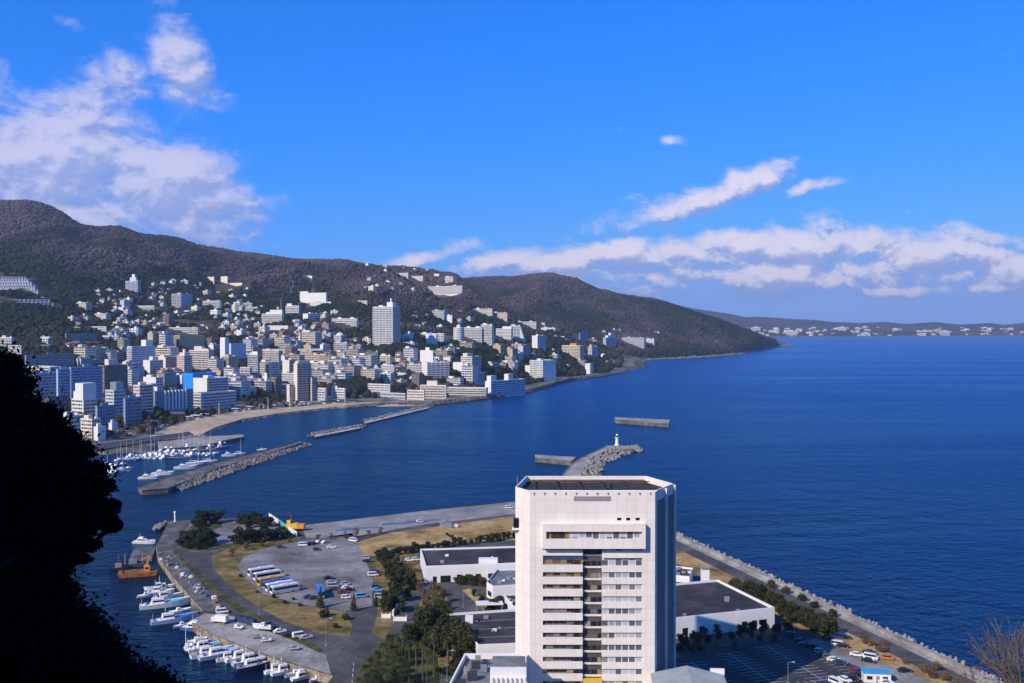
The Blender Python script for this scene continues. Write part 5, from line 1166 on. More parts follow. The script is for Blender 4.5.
rockline('pier_corner_rocks', [((160, 531), (169, 524), -6), ((160, 531), (169, 524), -4)], 60, .6, 1.2, G_ROCK, 1.6)
q = P(617, 445.5, 3.4); o = thing('lighthouse', q, 0, 'small white lighthouse at the end of the long pier', 'lighthouse')
MB().lathe([(2.2, 0), (2.2, 1), (1.5, 1.01), (1.25, 7)], (0, 0, 0), 16).obj('tower', m_cleanwhite, o); MB().lathe([(1.9, 7), (1.9, 7.4)], (0, 0, 0), 16).obj('gallery', m_cleanwhite, o)
MB().lathe([(.9, 7.41), (.9, 9)], (0, 0, 0), 12).obj('lantern', G, o); MB().lathe([(1.2, 9.01), (.9, 9.5), (.1, 10.4)], (0, 0, 0), 12).obj('dome', m_cleanwhite, o)
q = P(175, 521.5, LZ); o = thing('beacon', q, 0, 'short white beacon at the harbour pier tip', 'beacon'); MB().lathe([(.7, 0), (.45, .5), (.4, 4.5)], (0, 0, 0), 10).obj('post', m_cleanwhite, o); MB().lathe([(.7, 4.5), (.7, 5.2), (.2, 5.7)], (0, 0, 0), 10).obj('lantern', m_white, o)

pts, sc = [], []
for (xa, ya, xb, yb_) in ((314, 435.8, 360, 427.2), (364, 422.5, 428, 407.5)):
    pa, pb = P(xa, ya, 0), P(xb, yb_, 0)
    for k in range(330): q = pa.lerp(pb, random.random()); pts.append((q.x + random.gauss(0, 3), q.y + random.gauss(0, 7), random.uniform(.2, 2.2))); s_ = random.uniform(.7, 1.7); sc.append((s_, s_, s_))
scatter('low_breakwater_rocks', pts, sc, [0] * len(pts), G_ROCK)
# beach and waterfront strip
inner = [(146, 439), (160, 431), (182, 422.5), (215, 415), (248, 410.8), (280, 408.5), (330, 404), (370, 402), (430, 401.5)]
outer = [(160, 444), (190, 441), (205, 437), (216, 430), (241, 421), (281, 414.2), (331, 408.2), (372, 406.2), (430, 405.3)]
V_, F_ = [], []
NB = 7
for i, (a, b) in enumerate(zip(inner, outer)):
    for j in range(NB):
        f = j / (NB - 1.0); q = (a[0] + (b[0] - a[0]) * f, a[1] + (b[1] - a[1]) * f); hh = LA.hit(*q) if f < .95 else None
        V_.append((hh.x, hh.y, hh.z + .45) if hh is not None else tuple(P(b[0], b[1] + .9, -.4) if f > .95 else P(*q, .5)))
for i, (a, b) in enumerate(()):
    pa, pb = P(*a, 2.9), P(b[0], b[1] + .9, -.4); pm_ = P(a[0] * .3 + b[0] * .7, a[1] * .3 + b[1] * .7, 3.0); V_ += [tuple(P(*a, 3.4)), tuple(pm_), tuple(pb)]
for i in range(len(inner) - 1):
    for j in range(NB - 1): F_.append((i * NB + j, i * NB + j + 1, i * NB + NB + 1 + j, i * NB + NB + j))
mb = MB(); mb.add(V_, F_); tag(mb.obj('beach', m_sand), kind='structure')

# ------------------------------------------------------------------ the air over the bay
t = bpy.data.materials.new('haze_air'); t.use_nodes = True; t.node_tree.nodes.clear()
pv = t.node_tree.nodes.new('ShaderNodeVolumePrincipled'); om = t.node_tree.nodes.new('ShaderNodeOutputMaterial'); t.node_tree.links.new(pv.outputs[0], om.inputs['Volume'])
pv.inputs['Color'].default_value = (.58, .74, 1.0, 1); pv.inputs['Density'].default_value = 5.2e-5; pv.inputs['Anisotropy'].default_value = .15
mb = MB(); mb.bx(-9000, 12000, -1500, 19000, -5, 640); tag(mb.obj('haze', t), kind='stuff')
# ------------------------------------------------------------------ vehicles
CARC = {'white': (.80, .80, .79), 'silver': (.42, .44, .46), 'black': (.012, .012, .014), 'dark grey': (.05, .053, .06), 'dark blue': (.02, .04, .13), 'light blue': (.15, .38, .62), 'dark red': (.22, .02, .02), 'orange': (.62, .16, .02), 'brown': (.16, .09, .06)}
PROTO = {}
def wheels(o, xs, y, r):
    me = MB().tube((0, -.11, 0), (0, .11, 0), r, n=14).mesh('wheel', m_tyre); hub = MB().tube((0, -.115, 0), (0, .115, 0), r * .55, n=10).mesh('rim', m_steel)
    for x in xs:
        for s_ in (-1, 1): w = link('wheel', me, o, (x, s_ * y, r)); link('rim', hub, w)
def make_car(kind, col):
    pm = paint(CARC[col], .25, .04, 1, .6); o = thing({'van': 'parked_van', 'kei truck': 'pickup_truck', 'truck': 'box_truck'}.get(kind, 'parked_car'))
    if kind == 'van':
        L_, bw = 4.5, .86; pr = [(-2.25, .35), (2.2, .35), (2.25, .8), (1.95, 1.05), (1.35, 1.85), (-2.1, 1.9), (-2.25, 1.2)]; hw = [bw, bw, bw * .96, bw, bw * .88, bw * .88, bw]
        gl = [(1.86, 1.1), (1.38, 1.74), (-2.0, 1.74), (-2.05, 1.12)]
    elif kind == 'kei truck':
        bw = .74; pr = [(.3, .4), (1.68, .4), (1.70, .9), (1.35, 1.72), (.35, 1.74), (.3, 1.0)]; hw = [bw, bw, bw, bw * .9, bw * .9, bw]; gl = [(1.62, 1.02), (1.38, 1.6), (.45, 1.6), (.42, 1.02)]
        MB().bx(-1.7, .3, -bw, bw, .55, .7).bx(-1.7, .28, -bw, -bw + .06, .7, .98).bx(-1.7, .28, bw - .06, bw, .7, .98).bx(-1.7, -1.64, -bw, bw, .7, .98).obj('cargo_bed', pm, o)
    elif kind == 'truck':
        bw = 1.05; pr = [(1.6, .5), (3.1, .5), (3.15, 1.2), (2.95, 2.2), (1.65, 2.25), (1.6, 1.0)]; hw = [bw] * 3 + [bw * .93] * 2 + [bw]; gl = [(3.08, 1.35), (2.92, 2.08), (1.9, 2.1), (1.9, 1.35)]
        MB().bx(-3.1, 1.5, -bw, bw, .8, 3.0).obj('cargo_box', m_white, o)
    elif kind == 'hatchback':
        bw = .82; pr = [(-1.8, .32), (1.8, .32), (1.85, .62), (1.75, .82), (1.0, .95), (.45, 1.5), (-1.35, 1.54), (-1.8, 1.0)]; hw = [bw, bw, bw * .9, bw * .94, bw, bw * .82, bw * .82, bw * .97]; gl = [(.98, .98), (.47, 1.44), (-1.3, 1.46), (-1.7, 1.0)]
    else:
        bw = .86; pr = [(-2.25, .3), (2.2, .3), (2.28, .55), (2.1, .78), (1.0, .9), (.3, 1.4), (-1.0, 1.42), (-1.65, .98), (-2.2, .92)]; hw = [bw, bw, bw * .88, bw * .92, bw, bw * .8, bw * .8, bw * .95, bw * .9]; gl = [(.98, .93), (.32, 1.34), (-1.0, 1.35), (-1.55, .98)]
    MB().profile(pr, hw).obj('body', pm, o)
    if kind not in ('kei truck', 'truck') or True:
        zlo = min(p[1] for p in gl); zhi = max(p[1] for p in gl); k = [bw * 1.004 if p[1] == zlo or p[1] < zlo + .1 else bw * (.905 if kind == 'van' else .86) for p in gl]
        ex = [(p[0] + (.03 if p[0] > 0 else -.03), p[1]) for p in gl]; MB().profile(ex, k).obj('window', m_carglass, o)
    xf = max(p[0] for p in pr); xb = min(p[0] for p in pr) if kind not in ('kei truck', 'truck') else (-1.7 if kind == 'kei truck' else -3.1)
    for s_ in (-1, 1):
        MB().box((xf - .06, s_ * bw * .68, .68), (.12, .3, .14)).obj('headlight', m_lamp, o); MB().box((xb + .0, s_ * bw * .72, .78), (.08, .22, .16)).obj('tail_light', m_red, o)
    wheels(o, (xf - .75, xb + .75), bw - .08, .31 if kind != 'truck' else .42)
    KN = {'van': 'van', 'kei truck': 'pickup truck', 'truck': 'box truck', 'hatchback': 'hatchback', 'sedan': 'saloon car'}
    return o
def rename_kids(): pass
def car(px, py, kind, col, hd, place, anchor, apos):
    k = (kind, col)
    if k not in PROTO: PROTO[k] = make_car(kind, col); KIDS[PROTO[k].name] = KIDS.get(PROTO[k].name, []); o = PROTO[k]
    else: o = copy_tree(PROTO[k])
    o.location = P(px, py, LZ + .03); o.rotation_euler = (0, 0, R(hd + random.uniform(-3, 3)))
    nm = {'van': 'van', 'kei truck': 'open pickup truck', 'truck': 'box truck', 'hatchback': 'hatchback', 'sedan': 'saloon car'}[kind]
    name_me(o, f'{col} {nm}', place, anchor, apos, 'car' if kind in ('sedan', 'hatchback') else kind.replace('kei ', ''), 'vehicles parked around the harbour land'); return o
s_, h_, v_ = 'sedan', 'hatchback', 'van'
lot = P(262, 580, LZ)
for x, y, k, c, hd in [(281, 548, s_, 'dark grey', 10), (303, 546, v_, 'white', 5), (308.5, 545, h_, 'dark red', 60), (313.5, 544.5, s_, 'black', 60), (319, 543, h_, 'white', 60), (325, 543, s_, 'white', 60), (331.5, 548, s_, 'white', 10), (317, 550.5, h_, 'dark blue', 10), (329, 579, s_, 'black', 10), (331, 583.5, s_, 'silver', 14), (333, 587, v_, 'silver', 14), (335, 590, s_, 'dark grey', 14), (345.5, 585, h_, 'silver', 14), (347, 588.5, s_, 'white', 14), (343, 593, s_, 'dark red', 14), (350, 591, h_, 'black', 14), (346, 598.5, h_, 'white', 14), (361, 597.5, v_, 'light blue', 20), (353.5, 541.5, v_, 'white', -25), (349, 538.5, s_, 'black', -10), (366, 559, h_, 'silver', 0), (367.5, 562, s_, 'black', 0), (373, 576, v_, 'white', 12), (374, 572.5, s_, 'black', 12), (376, 588, h_, 'dark blue', 10), (377, 591, s_, 'light blue', 10), (381, 595.5, s_, 'black', 10), (380, 598, v_, 'silver', 10), (384, 601.5, h_, 'white', 10), (314, 599, s_, 'dark grey', 30), (309, 598, s_, 'dark blue', 30)]:
    car(x, y, k, c, hd, 'on the gravel coach lot', 'the row of coaches', lot)
for x, y, k, c, hd in [(409, 561, s_, 'white', 8), (416, 560.5, h_, 'white', 8), (509, 508.5, v_, 'white', 5), (420, 522.5, h_, 'white', 20)]:
    car(x, y, k, c, hd, 'on the yard by the long white hall', 'the gravel lot', lot)
qz = P(331, 672, LZ)
for x, y, k, c, hd in [(222, 613, v_, 'white', 18), (220, 623, 'truck', 'white', 160), (239, 629, 'kei truck', 'white', 155), (257, 638, 'kei truck', 'silver', 200), (266, 642, 'kei truck', 'white', 200), (294, 650, 'kei truck', 'silver', 190), (280, 632.5, s_, 'white', 25), (289, 636.5, s_, 'black', 25), (295, 636, h_, 'black', 25), (299, 637, v_, 'white', 30), (306, 638.5, s_, 'silver', 30), (271, 628.5, h_, 'black', 25), (266, 627, v_, 'dark grey', 25)]:
    car(x, y, k, c, hd, 'on the concrete fishing quay', 'the harbour road', qz)
pk = P(876, 681, LZ)
for x, y, k, c, hd in [(791, 637, v_, 'dark blue', -15), (801, 642, s_, 'black', -15), (805, 646, s_, 'dark grey', -15), (812, 648, h_, 'black', -15), (820, 653, h_, 'silver', -15), (823, 656, s_, 'dark grey', -15), (829, 659, h_, 'brown', -15), (834, 661, s_, 'white', -15), (840, 664, s_, 'dark blue', -15), (827, 630, v_, 'white', -20), (829, 640, s_, 'black', -20), (837, 638, v_, 'dark blue', -20), (845, 638.5, s_, 'black', -20), (838, 646, v_, 'white', -30), (843, 647, s_, 'black', -30), (857, 656, s_, 'white', -25), (870, 654, s_, 'black', -30), (871, 659, v_, 'white', -30), (869, 662, s_, 'black', -30), (888, 659.5, h_, 'orange', -25), (905, 672, s_, 'black', 5), (856, 673, s_, 'dark red', -60), (845, 681, s_, 'white', -60), (853, 680, s_, 'black', -60), (836, 684, v_, 'white', -60), (826, 686, s_, 'dark blue', -60), (886, 684, s_, 'white', 0), (861, 677, h_, 'black', -60)]:
    car(x, y, k, c, hd, 'in the seaside car park', 'the blue-roofed hut', pk)
# coaches
def coach(px, py, hd, base, trim, label, L_=11.5):
    o = thing('coach_bus', P(px, py, LZ + .03), R(hd), label, 'coach', 'coaches parked in a row on the gravel lot'); bm_ = paint(base, .3, .05, 1, .5); h = L_ / 2
    MB().profile([(-h, .4), (h - .1, .4), (h, 1.2), (h - .2, 3.15), (h - .6, 3.35), (-h + .3, 3.35), (-h, 3.1)], [1.25, 1.25, 1.25, 1.2, 1.15, 1.15, 1.22]).obj('body', bm_, o)
    MB().bx(-h + .4, h - .9, -1.275, 1.275, 1.75, 2.75).obj('side_window', m_carglass, o); MB().bx(h - .35, h + .02, -1.1, 1.1, 1.4, 2.9).obj('windscreen', m_carglass, o)
    MB().bx(-h - .02, h - .3, -1.27, 1.27, .8, 1.25).obj('stripe', paint(trim, .4, .05, 1), o); MB().bx(-1.5, 1.2, -.7, .7, 3.36, 3.6).obj('roof_unit', bm_, o)
    for y in (-.9, .9): MB().box((h - .03, y, .8), (.1, .3, .2)).obj('headlight', m_lamp, o)
    wheels(o, (-h + 2.4, h - 2.3), 1.14, .48); return o
W_ = (.78, .78, .77)
coach(261.5, 575, 217, W_, (.3, .3, .35), 'white coach furthest back in the coach row'); coach(267, 579, 217, W_, (.5, .1, .08), 'white coach with dark front just in front of the back one')
coach(271.5, 584.5, 217, (.72, .45, .06), (.6, .3, .03), 'yellow coach in the middle of the coach row'); coach(276, 587.5, 217, (.07, .14, .42), (.6, .6, .6), 'blue striped coach next to the yellow coach')
coach(279.5, 590, 217, W_, (.08, .15, .4), 'white coach second from the front of the row'); coach(284.5, 592.5, 217, W_, (.4, .4, .4), 'white coach nearest the grass edge in the row')
o = coach(320, 595.5, -74, (.06, .22, .72), (.04, .12, .5), 'lone bright blue coach parked away from the others'); 

# ------------------------------------------------------------------ boats
def hullmesh(L_, b, d, bow=.35, stern=.85, sheer=.5):
    n = 9; V, F = [], []
    for i in range(n):
        f = i / (n - 1); x = -L_ / 2 + L_ * f; w = b * (stern + (1 - stern) * min(1, f / .35)) if f < .55 else b * max(.03, math.cos((f - .55) / .45 * math.pi / 2) ** .8); zt = d * .55 + sheer * f * f
        V += [(x + (.12 * L_ * .0), -w, zt), (x - (.05 * L_ if f > .9 else 0), -w * .72, -d * .4), (x - (.05 * L_ if f > .9 else 0), w * .72, -d * .4), (x, w, zt)]
    for i in range(n - 1):
        for j in range(3): F.append((i * 4 + j, i * 4 + j + 1, i * 4 + 5 + j, i * 4 + 4 + j))
    F.append((3, 2, 1, 0)); F.append((n * 4 - 4, n * 4 - 3, n * 4 - 2, n * 4 - 1))
    D = [(V[i * 4], V[i * 4 + 3]) for i in range(n)]
    return V, F, D
HULLC = {'white': (.80, .81, .82), 'blue': (.06, .14, .45), 'pale blue': (.40, .52, .70), 'dark blue': (.02, .04, .12)}
DECKC = {'white': (.78, .78, .77), 'teal': (.10, .48, .50), 'blue': (.05, .16, .55), 'grey': (.40, .41, .43), 'pale blue': (.3, .5, .75)}
def make_boat(kind, L_, hull, deck):
    o = thing({'fishing': 'fishing_boat', 'yacht': 'motor_yacht', 'sail': 'sailing_boat', 'small': 'motorboat'}[kind]); b = L_ * (.125 if kind == 'fishing' else .15); d = max(1.0, L_ * .14)
    V, F, D = hullmesh(L_, b, d, sheer=L_ * .075 if kind != 'sail' else L_ * .03); hm = paint(HULLC[hull], .3, .08, .8, .5); MB().add(V, F).obj('hull', hm, o)
    mb = MB(); n = len(D)
    for i in range(n - 1):
        (a, b_), (c, d_) = D[i], D[i + 1]; z = -.22
        mb.add([(a[0], a[1] * .93, a[2] + z), (b_[0], b_[1] * .93, b_[2] + z), (d_[0], d_[1] * .93, d_[2] + z), (c[0], c[1] * .93, c[2] + z)], [(0, 3, 2, 1)], 1 if i >= 4 else 0)
    mb.obj('deck', [m_white if deck != 'grey' else m_grey, paint(DECKC[deck], .5, .1, .8)], o)
    zt = d * .55
    if kind == 'fishing':
        MB().profile([(-L_ * .28, zt - .2), (-L_ * .02, zt - .2), (-L_ * .04, zt + 1.7), (-L_ * .26, zt + 1.8)], [b * .62, b * .62, b * .52, b * .52]).obj('cabin', m_cleanwhite, o)
        MB().bx(-L_ * .25, -L_ * .026, -b * .6, b * .6, zt + .8, zt + 1.4).obj('window', m_carglass, o)
        MB().bx(-L_ * .27, -L_ * .03, -b * .5, b * .5, zt + 1.82, zt + 1.95).obj('cabin_roof', m_white, o)
        MB().tube((-L_ * .2, 0, zt + 1.9), (-L_ * .2, 0, zt + 4.6), .07).tube((-L_ * .2, -.8, zt + 3.6), (-L_ * .2, .8, zt + 3.6), .05).obj('mast', m_white, o)
        MB().tube((-L_ * .46, 0, zt), (-L_ * .46, 0, zt + 2.4), .05).obj('stern_post', m_white, o)
        for k in range(4): MB().box((L_ * random.uniform(-.45, .1), random.uniform(-.4, .4) * b, zt + .15), (.9, .7, .6), random.random()).obj('deck_box', random.choice((m_grey, m_white, m_bluewall, m_dark)), o)
    elif kind == 'yacht':
        MB().profile([(-L_ * .3, zt), (L_ * .18, zt + .3), (L_ * .02, zt + 1.3), (-L_ * .28, zt + 1.4)], [b * .8, b * .6, b * .6, b * .72]).obj('cabin', m_cleanwhite, o)
        MB().profile([(-L_ * .26, zt + .55), (L_ * .115, zt + .62), (L_ * .03, zt + 1.15), (-L_ * .26, zt + 1.2)], [b * .79, b * .69, b * .66, b * .75]).obj('window', m_carglass, o)
        MB().profile([(-L_ * .25, zt + 1.42), (-L_ * .02, zt + 1.42), (-L_ * .06, zt + 2.1), (-L_ * .22, zt + 2.2)], [b * .6, b * .55, b * .45, b * .5]).obj('flybridge', m_cleanwhite, o)
        MB().tube((-L_ * .18, 0, zt + 2.1), (-L_ * .2, 0, zt + 4.2), .06).obj('mast', m_white, o)
        MB().tube((L_ * .2, -b * .55, zt + .9), (L_ * .44, 0, zt + 1.3), .035).tube((L_ * .2, b * .55, zt + .9), (L_ * .44, 0, zt + 1.3), .035).obj('bow_rail', m_steel, o)
    elif kind == 'sail':
        MB().profile([(-L_ * .15, zt), (L_ * .2, zt + .2), (L_ * .12, zt + .6), (-L_ * .14, zt + .65)], [b * .6, b * .45, b * .4, b * .55]).obj('cabin', m_cleanwhite, o)
        MB().tube((L_ * .06, 0, zt), (L_ * .06, 0, zt + L_ * 1.25), .12, .07).obj('mast', m_white, o)
        MB().tube((L_ * .05, 0, zt + 1.5), (-L_ * .36, 0, zt + 1.4), .2, .16).obj('furled_sail', m_bluewall if deck == 'blue' else m_white, o)
    else:
        MB().profile([(-L_ * .15, zt), (L_ * .1, zt), (L_ * .02, zt + 1.0), (-L_ * .13, zt + 1.1)], [b * .65, b * .6, b * .5, b * .52]).obj('cabin', m_cleanwhite, o)
        MB().bx(-L_ * .1, L_ * .0, -b * .62, b * .62, zt + .5, zt + .85).obj('window', m_carglass, o); MB().box((-L_ * .5, 0, zt - .1), (.5, .5, .9)).obj('outboard_motor', m_dark, o)
    return o
def boat(kind, L_, hull, deck, px, py, hd, label=None, place=None, anchor=None, apos=None):
    k = ('boat', kind, L_, hull, deck)
    if k not in PROTO: PROTO[k] = make_boat(kind, L_, hull, deck); o = PROTO[k]
    else: o = copy_tree(PROTO[k])
    o.location = P(px, py, .15); o.rotation_euler = (0, 0, R(hd + (0 if label else random.uniform(-5, 5))))
    if label: tag(o, label, 'boat', 'boats in the harbour')
    else: name_me(o, {'fishing': 'white fishing boat', 'yacht': 'white motor yacht', 'sail': 'bare-masted sailing boat', 'small': 'small open motorboat'}[kind] + (f' with {deck} deck' if deck != 'white' else ''), place, anchor, apos, 'boat', 'boats in the harbour')
    return o
boat('yacht', 12, 'white', 'white', 144.5, 543, -8, 'white motor yacht floating alone off the harbour pier')
boat('fishing', 9, 'white', 'grey', 155, 589, 200, 'grey decked small boat moored close under the work barge'); boat('fishing', 11, 'white', 'white', 161, 593, 12, 'white boat between the barge and the big teal bowed boat'); boat('small', 8, 'white', 'white', 165, 587, 8, 'small white boat tucked in against the quay wall')
boat('fishing', 19, 'white', 'teal', 165.5, 606, 24, 'largest white fishing boat with a teal bow deck'); boat('fishing', 17, 'pale blue', 'blue', 175, 621, 28, 'pale fishing boat with a blue bow lying alone mid harbour')
boat('yacht', 14, 'blue', 'white', 199.5, 630, -14, 'big white cruiser with blue hull band along the quay corner'); boat('sail', 6, 'dark blue', 'white', 186, 650, 120, 'tiny dark blue boat with a tall bare mast')
boat('fishing', 13, 'white', 'blue', 205, 645, 32, 'fishing boat with blue bow first below the big cruiser'); boat('fishing', 14, 'white', 'teal', 209, 648.5, 32, 'fishing boat with teal foredeck second below the big cruiser')
boat('fishing', 14, 'white', 'grey', 212, 654.5, 32, 'grey decked fishing boat between the teal and the long blue bowed boats'); boat('fishing', 16, 'pale blue', 'pale blue', 223, 655.5, 34, 'long fishing boat with bright pale blue bow reaching the quay')
boat('fishing', 13, 'white', 'white', 245, 658.5, 34, 'plain white fishing boat highest of the middle trio'); boat('fishing', 15, 'pale blue', 'white', 255, 661.5, 34, 'pale blue sided fishing boat in the middle trio'); boat('fishing', 14, 'dark blue', 'grey', 257, 667, 34, 'dark sided fishing boat lowest of the middle trio')
boat('fishing', 10, 'white', 'white', 280, 671, 34, 'short white fishing boat beside a teal bowed one'); boat('fishing', 11, 'white', 'teal', 288, 672, 34, 'short fishing boat with teal bow near the quay end')
boat('yacht', 9, 'white', 'blue', 305, 677.5, 36, 'white cabin cruiser near the harbour road end'); boat('small', 6, 'white', 'white', 318, 679.5, 38, 'smallest white motorboat, last before the harbour road')
o = boat('small', 7.5, 'white', 'white', 262, 627, 165, 'white boat standing ashore on a trailer cradle'); o.location = P(262, 627, LZ + 1.6)
o = thing('boat_cradle', P(262, 627, LZ), R(165), 'steel cradle under the white boat ashore on the quay', 'cradle')
for x in (-1.8, 1.4): MB().bx(x, x + .15, -.9, .9, .9, 1.1).obj('crossbar', m_rust, o)
for x in (-1.8, 1.4):
    for y in (-.85, .75): MB().bx(x, x + .12, y, y + .1, 0, .9).obj('leg', m_rust, o)
for i_, (x, y) in enumerate(((240, 621), (246, 622.5), (252, 624.5))):
    o = thing('tarped_pile', P(x, y, LZ), R(-28), ['dark blue tarped pile', 'middle dark blue tarped pile', 'last dark blue tarped pile'][i_] + ' on the quay ' + ['nearest the white van', 'between two others', 'beside the boat ashore'][i_], 'tarped load', 'tarped piles on the quay')
    MB().profile([(-1.7, 0), (1.7, 0), (1.5, 1.7), (.6, 2.1), (-1.4, 1.9)], [1.2, 1.2, .9, .7, .9]).obj('tarpaulin', paint((.02, .035, .10), .6, .3, 1), o)

for px, py, k_, L_, hu, de, lab in ((198, 641.5, 'small', 8, 'white', 'white', 'small white motorboat squeezed in beside the big cruiser'), (232, 659, 'fishing', 10, 'white', 'grey', 'short grey decked boat just right of the long pale blue bowed boat'), (266, 664.5, 'fishing', 11, 'white', 'blue', 'blue bowed boat at the quay end of the middle trio'), (297, 674.5, 'small', 8, 'white', 'grey', 'grey decked small boat beside the white cabin cruiser'), (168, 598, 'fishing', 12, 'white', 'grey', 'grey decked boat moored inside the big teal bowed boat'), (180, 612, 'small', 9, 'white', 'white', 'small white boat by the mooring platform'), (183, 626, 'small', 7, 'pale blue', 'white', 'pale blue sided dinghy near the quay corner'), (147, 596, 'small', 8, 'white', 'blue', 'small boat with blue deck below the barge')):
    boat(k_, L_, hu, de, px, py, 30, lab)
# the marina
me_anchor = P(138, 488, 0); mp = 'moored in the town marina'
rows = [(104, 470, 6), (112, 472, 5), (119, 474, 5), (126, 471, 4), (100, 466, 3)]
ms = [('sail', 11), ('small', 9), ('yacht', 13), ('sail', 12), ('small', 10), ('yacht', 12)]
k = 0
for y0, xa, xb, st in ((457.5, 128, 186, 4.6), (453.5, 150, 196, 4.8), (450, 168, 214, 5.2), (455.5, 188, 216, 5.5), (447.5, 182, 214, 6.5), (470.5, 96, 128, 5.0), (474.0, 100, 124, 6), (460, 120, 176, 6.2), (446, 196, 224, 6), (466.5, 98, 126, 5.5), (443.5, 150, 182, 6)):
    x = xa
    while x < xb:
        kd, ln = random.choice(ms); boat(kd, ln, random.choices(('white', 'pale blue', 'blue'), (8, 1, 1))[0], random.choice(('white', 'white', 'blue', 'grey')), x, y0 - (x - xa) * .05 + random.uniform(-.4, .4), random.choice((70, 75, 80, 255)), None, mp, 'the breakwater end', me_anchor); x += st * random.uniform(.85, 1.2)
boat('yacht', 15, 'white', 'white', 149, 478.5, 10, 'broad white motor yacht near the breakwater end'); boat('yacht', 17, 'white', 'white', 163, 474.5, 8, 'larger white motor yacht just inland of the breakwater end')
boat('yacht', 18, 'white', 'white', 186, 468.5, 16, 'big white yacht lying along the inner side of the breakwater'); boat('sail', 17, 'white', 'white', 197, 464, 20, 'tall masted white sailing boat by the breakwater, taller mast of two'); boat('sail', 14, 'white', 'white', 209, 462, 20, 'white sailing boat by the breakwater with the shorter mast')
boat('yacht', 14, 'white', 'white', 230, 456, 16, 'white yacht moored along the outer half of the breakwater'); boat('sail', 10, 'white', 'white', 240, 454, 18, 'slim sailing boat furthest out along the breakwater'); boat('yacht', 13, 'blue', 'blue', 222, 448, 30, 'blue hulled boat moored under the marina quay tip'); boat('small', 8, 'white', 'white', 214, 454, 15, 'small white boat between the blue hulled boat and breakwater')
boat('small', 9, 'white', 'white', 262, 450, 15, 'small white boat moored near the outer breakwater end'); boat('small', 9, 'white', 'blue', 222, 506, 10, 'small boat crossing') if False else None
for i_, (x0, y0, x1, y1) in enumerate(((124, 459.5, 190, 456.5), (150, 455.2, 200, 452.2), (168, 451.8, 216, 448.6), (92, 472.5, 130, 470.5))):
    a, b = P(x0, y0, .6), P(x1, y1, .6); d = b - a; o = thing('pontoon', (a + b) / 2, math.atan2(d.y, d.x), ['front floating pontoon of the marina lined with small boats', 'middle floating pontoon of the marina', 'inner floating pontoon of the marina by the quay', 'separate floating pontoon beside the dark tree'][i_], 'pontoon')
    MB().bx(-d.length / 2, d.length / 2, -1.1, 1.1, -.5, .0).obj('deck', m_concrete, o)
    for q in range(6): MB().tube((-d.length / 2 + d.length * q / 5, 1.3, -2), (-d.length / 2 + d.length * q / 5, 1.3, 2.2), .2).obj('pile', m_grey, o)
# dark sloped shelters behind the marina
m_shel = paint((.085, .09, .10), .5, .25, .3)
qa, qb = P(93, 450.5, 2.6), P(186, 437.5, 2.6)
for k in range(15):
    q = qa.lerp(qb, k / 14.0); o = thing('sloped_shelter', q, R(62)); mb = MB(); ln, w = 15, 6.4
    mb.add([(-ln / 2, -w / 2, 1.6), (ln / 2, -w / 2, 1.6), (ln / 2, w / 2, 4.4), (-ln / 2, w / 2, 4.4), (-ln / 2, -w / 2, 1.8), (ln / 2, -w / 2, 1.8), (ln / 2, w / 2, 4.6), (-ln / 2, w / 2, 4.6)], [(0, 3, 2, 1), (4, 5, 6, 7), (0, 1, 5, 4), (1, 2, 6, 5), (2, 3, 7, 6), (3, 0, 4, 7)]); mb.obj('roof', m_shel, o)
    mb = MB(); mb.bx(-ln / 2 - .2, -ln / 2, -w / 2, -w / 2 + .9, .3, 2.2); mb.bx(-ln / 2, ln / 2, w / 2 + .02, w / 2 + .8, 4.2, 4.9); mb.obj('edge_trim', m_white, o)
    for x in (-6, 6):
        for y, h in ((-2.8, 1.6), (2.8, 4.2)): MB().bx(x - .12, x + .12, y - .12, y + .12, 0, h).obj('post', m_grey, o)
    name_me(o, 'dark sloped shelter roof', 'in the row behind the marina', 'the foreground tree', qa, 'shelter', 'sloped shelters behind the marina')

# ------------------------------------------------------------------ work barge, cranes, quay clutter
q = P(138, 575, 0); o = thing('work_barge', (q.x, q.y, .2), R(18), 'rusty orange work barge with black spud posts and a crane', 'barge'); o.scale = (.82, .85, .85)
mb = MB(); mb.profile([(-10, 1.7), (-9, -.6), (9, -.6), (10, 1.7)], 4.6); mb.obj('hull', m_rust, o); MB().bx(-9.6, 9.6, -4.3, 4.3, 1.71, 1.85).obj('deck', paint((.26, .12, .05), .8, .5, .5), o)
for x, y in ((-8, 3.5), (-7, -3.5), (-5.5, 3.6)): MB().tube((x, y, -2), (x, y, 9), .45, n=10).obj('spud_post', m_black, o)
MB().bx(3, 6, -2, 2, 1.86, 4.4).obj('deckhouse', m_orange, o); MB().bx(3.6, 5.4, -2.06, -1.9, 3, 3.9).obj('window', m_carglass, o)
MB().tube((4.5, 0, 4.4), (6, 0, 9.5), .35, .2).tube((6, 0, 9.5), (1, 0, 7), .2, .15).tube((4.2, 1, 4.4), (6, 0, 9.5), .12).obj('crane_arm', m_orange, o)
q = P(121, 569, 0); o = thing('workboat', (q.x, q.y, .2), R(20), 'small dark workboat tied to the seaward end of the barge', 'boat'); V, F, D = hullmesh(9, 1.5, 1.4); MB().add(V, F).obj('hull', m_dark, o); MB().bx(-2.5, .5, -.9, .9, .4, 2.4).obj('cabin', m_grey, o); MB().tube((-1, 0, 2.4), (-1, 0, 6), .07).obj('mast', m_grey, o)
q = P(135, 566, 0); o = thing('dredger', (q.x, q.y, .3), R(15), 'dark grey dredging vessel with lattice frames behind the orange barge', 'vessel'); o.scale = (.85, .8, .62); MB().profile([(-7, 1.6), (-6, -.6), (6, -.6), (7, 1.6)], 3.2).obj('hull', m_dark, o)
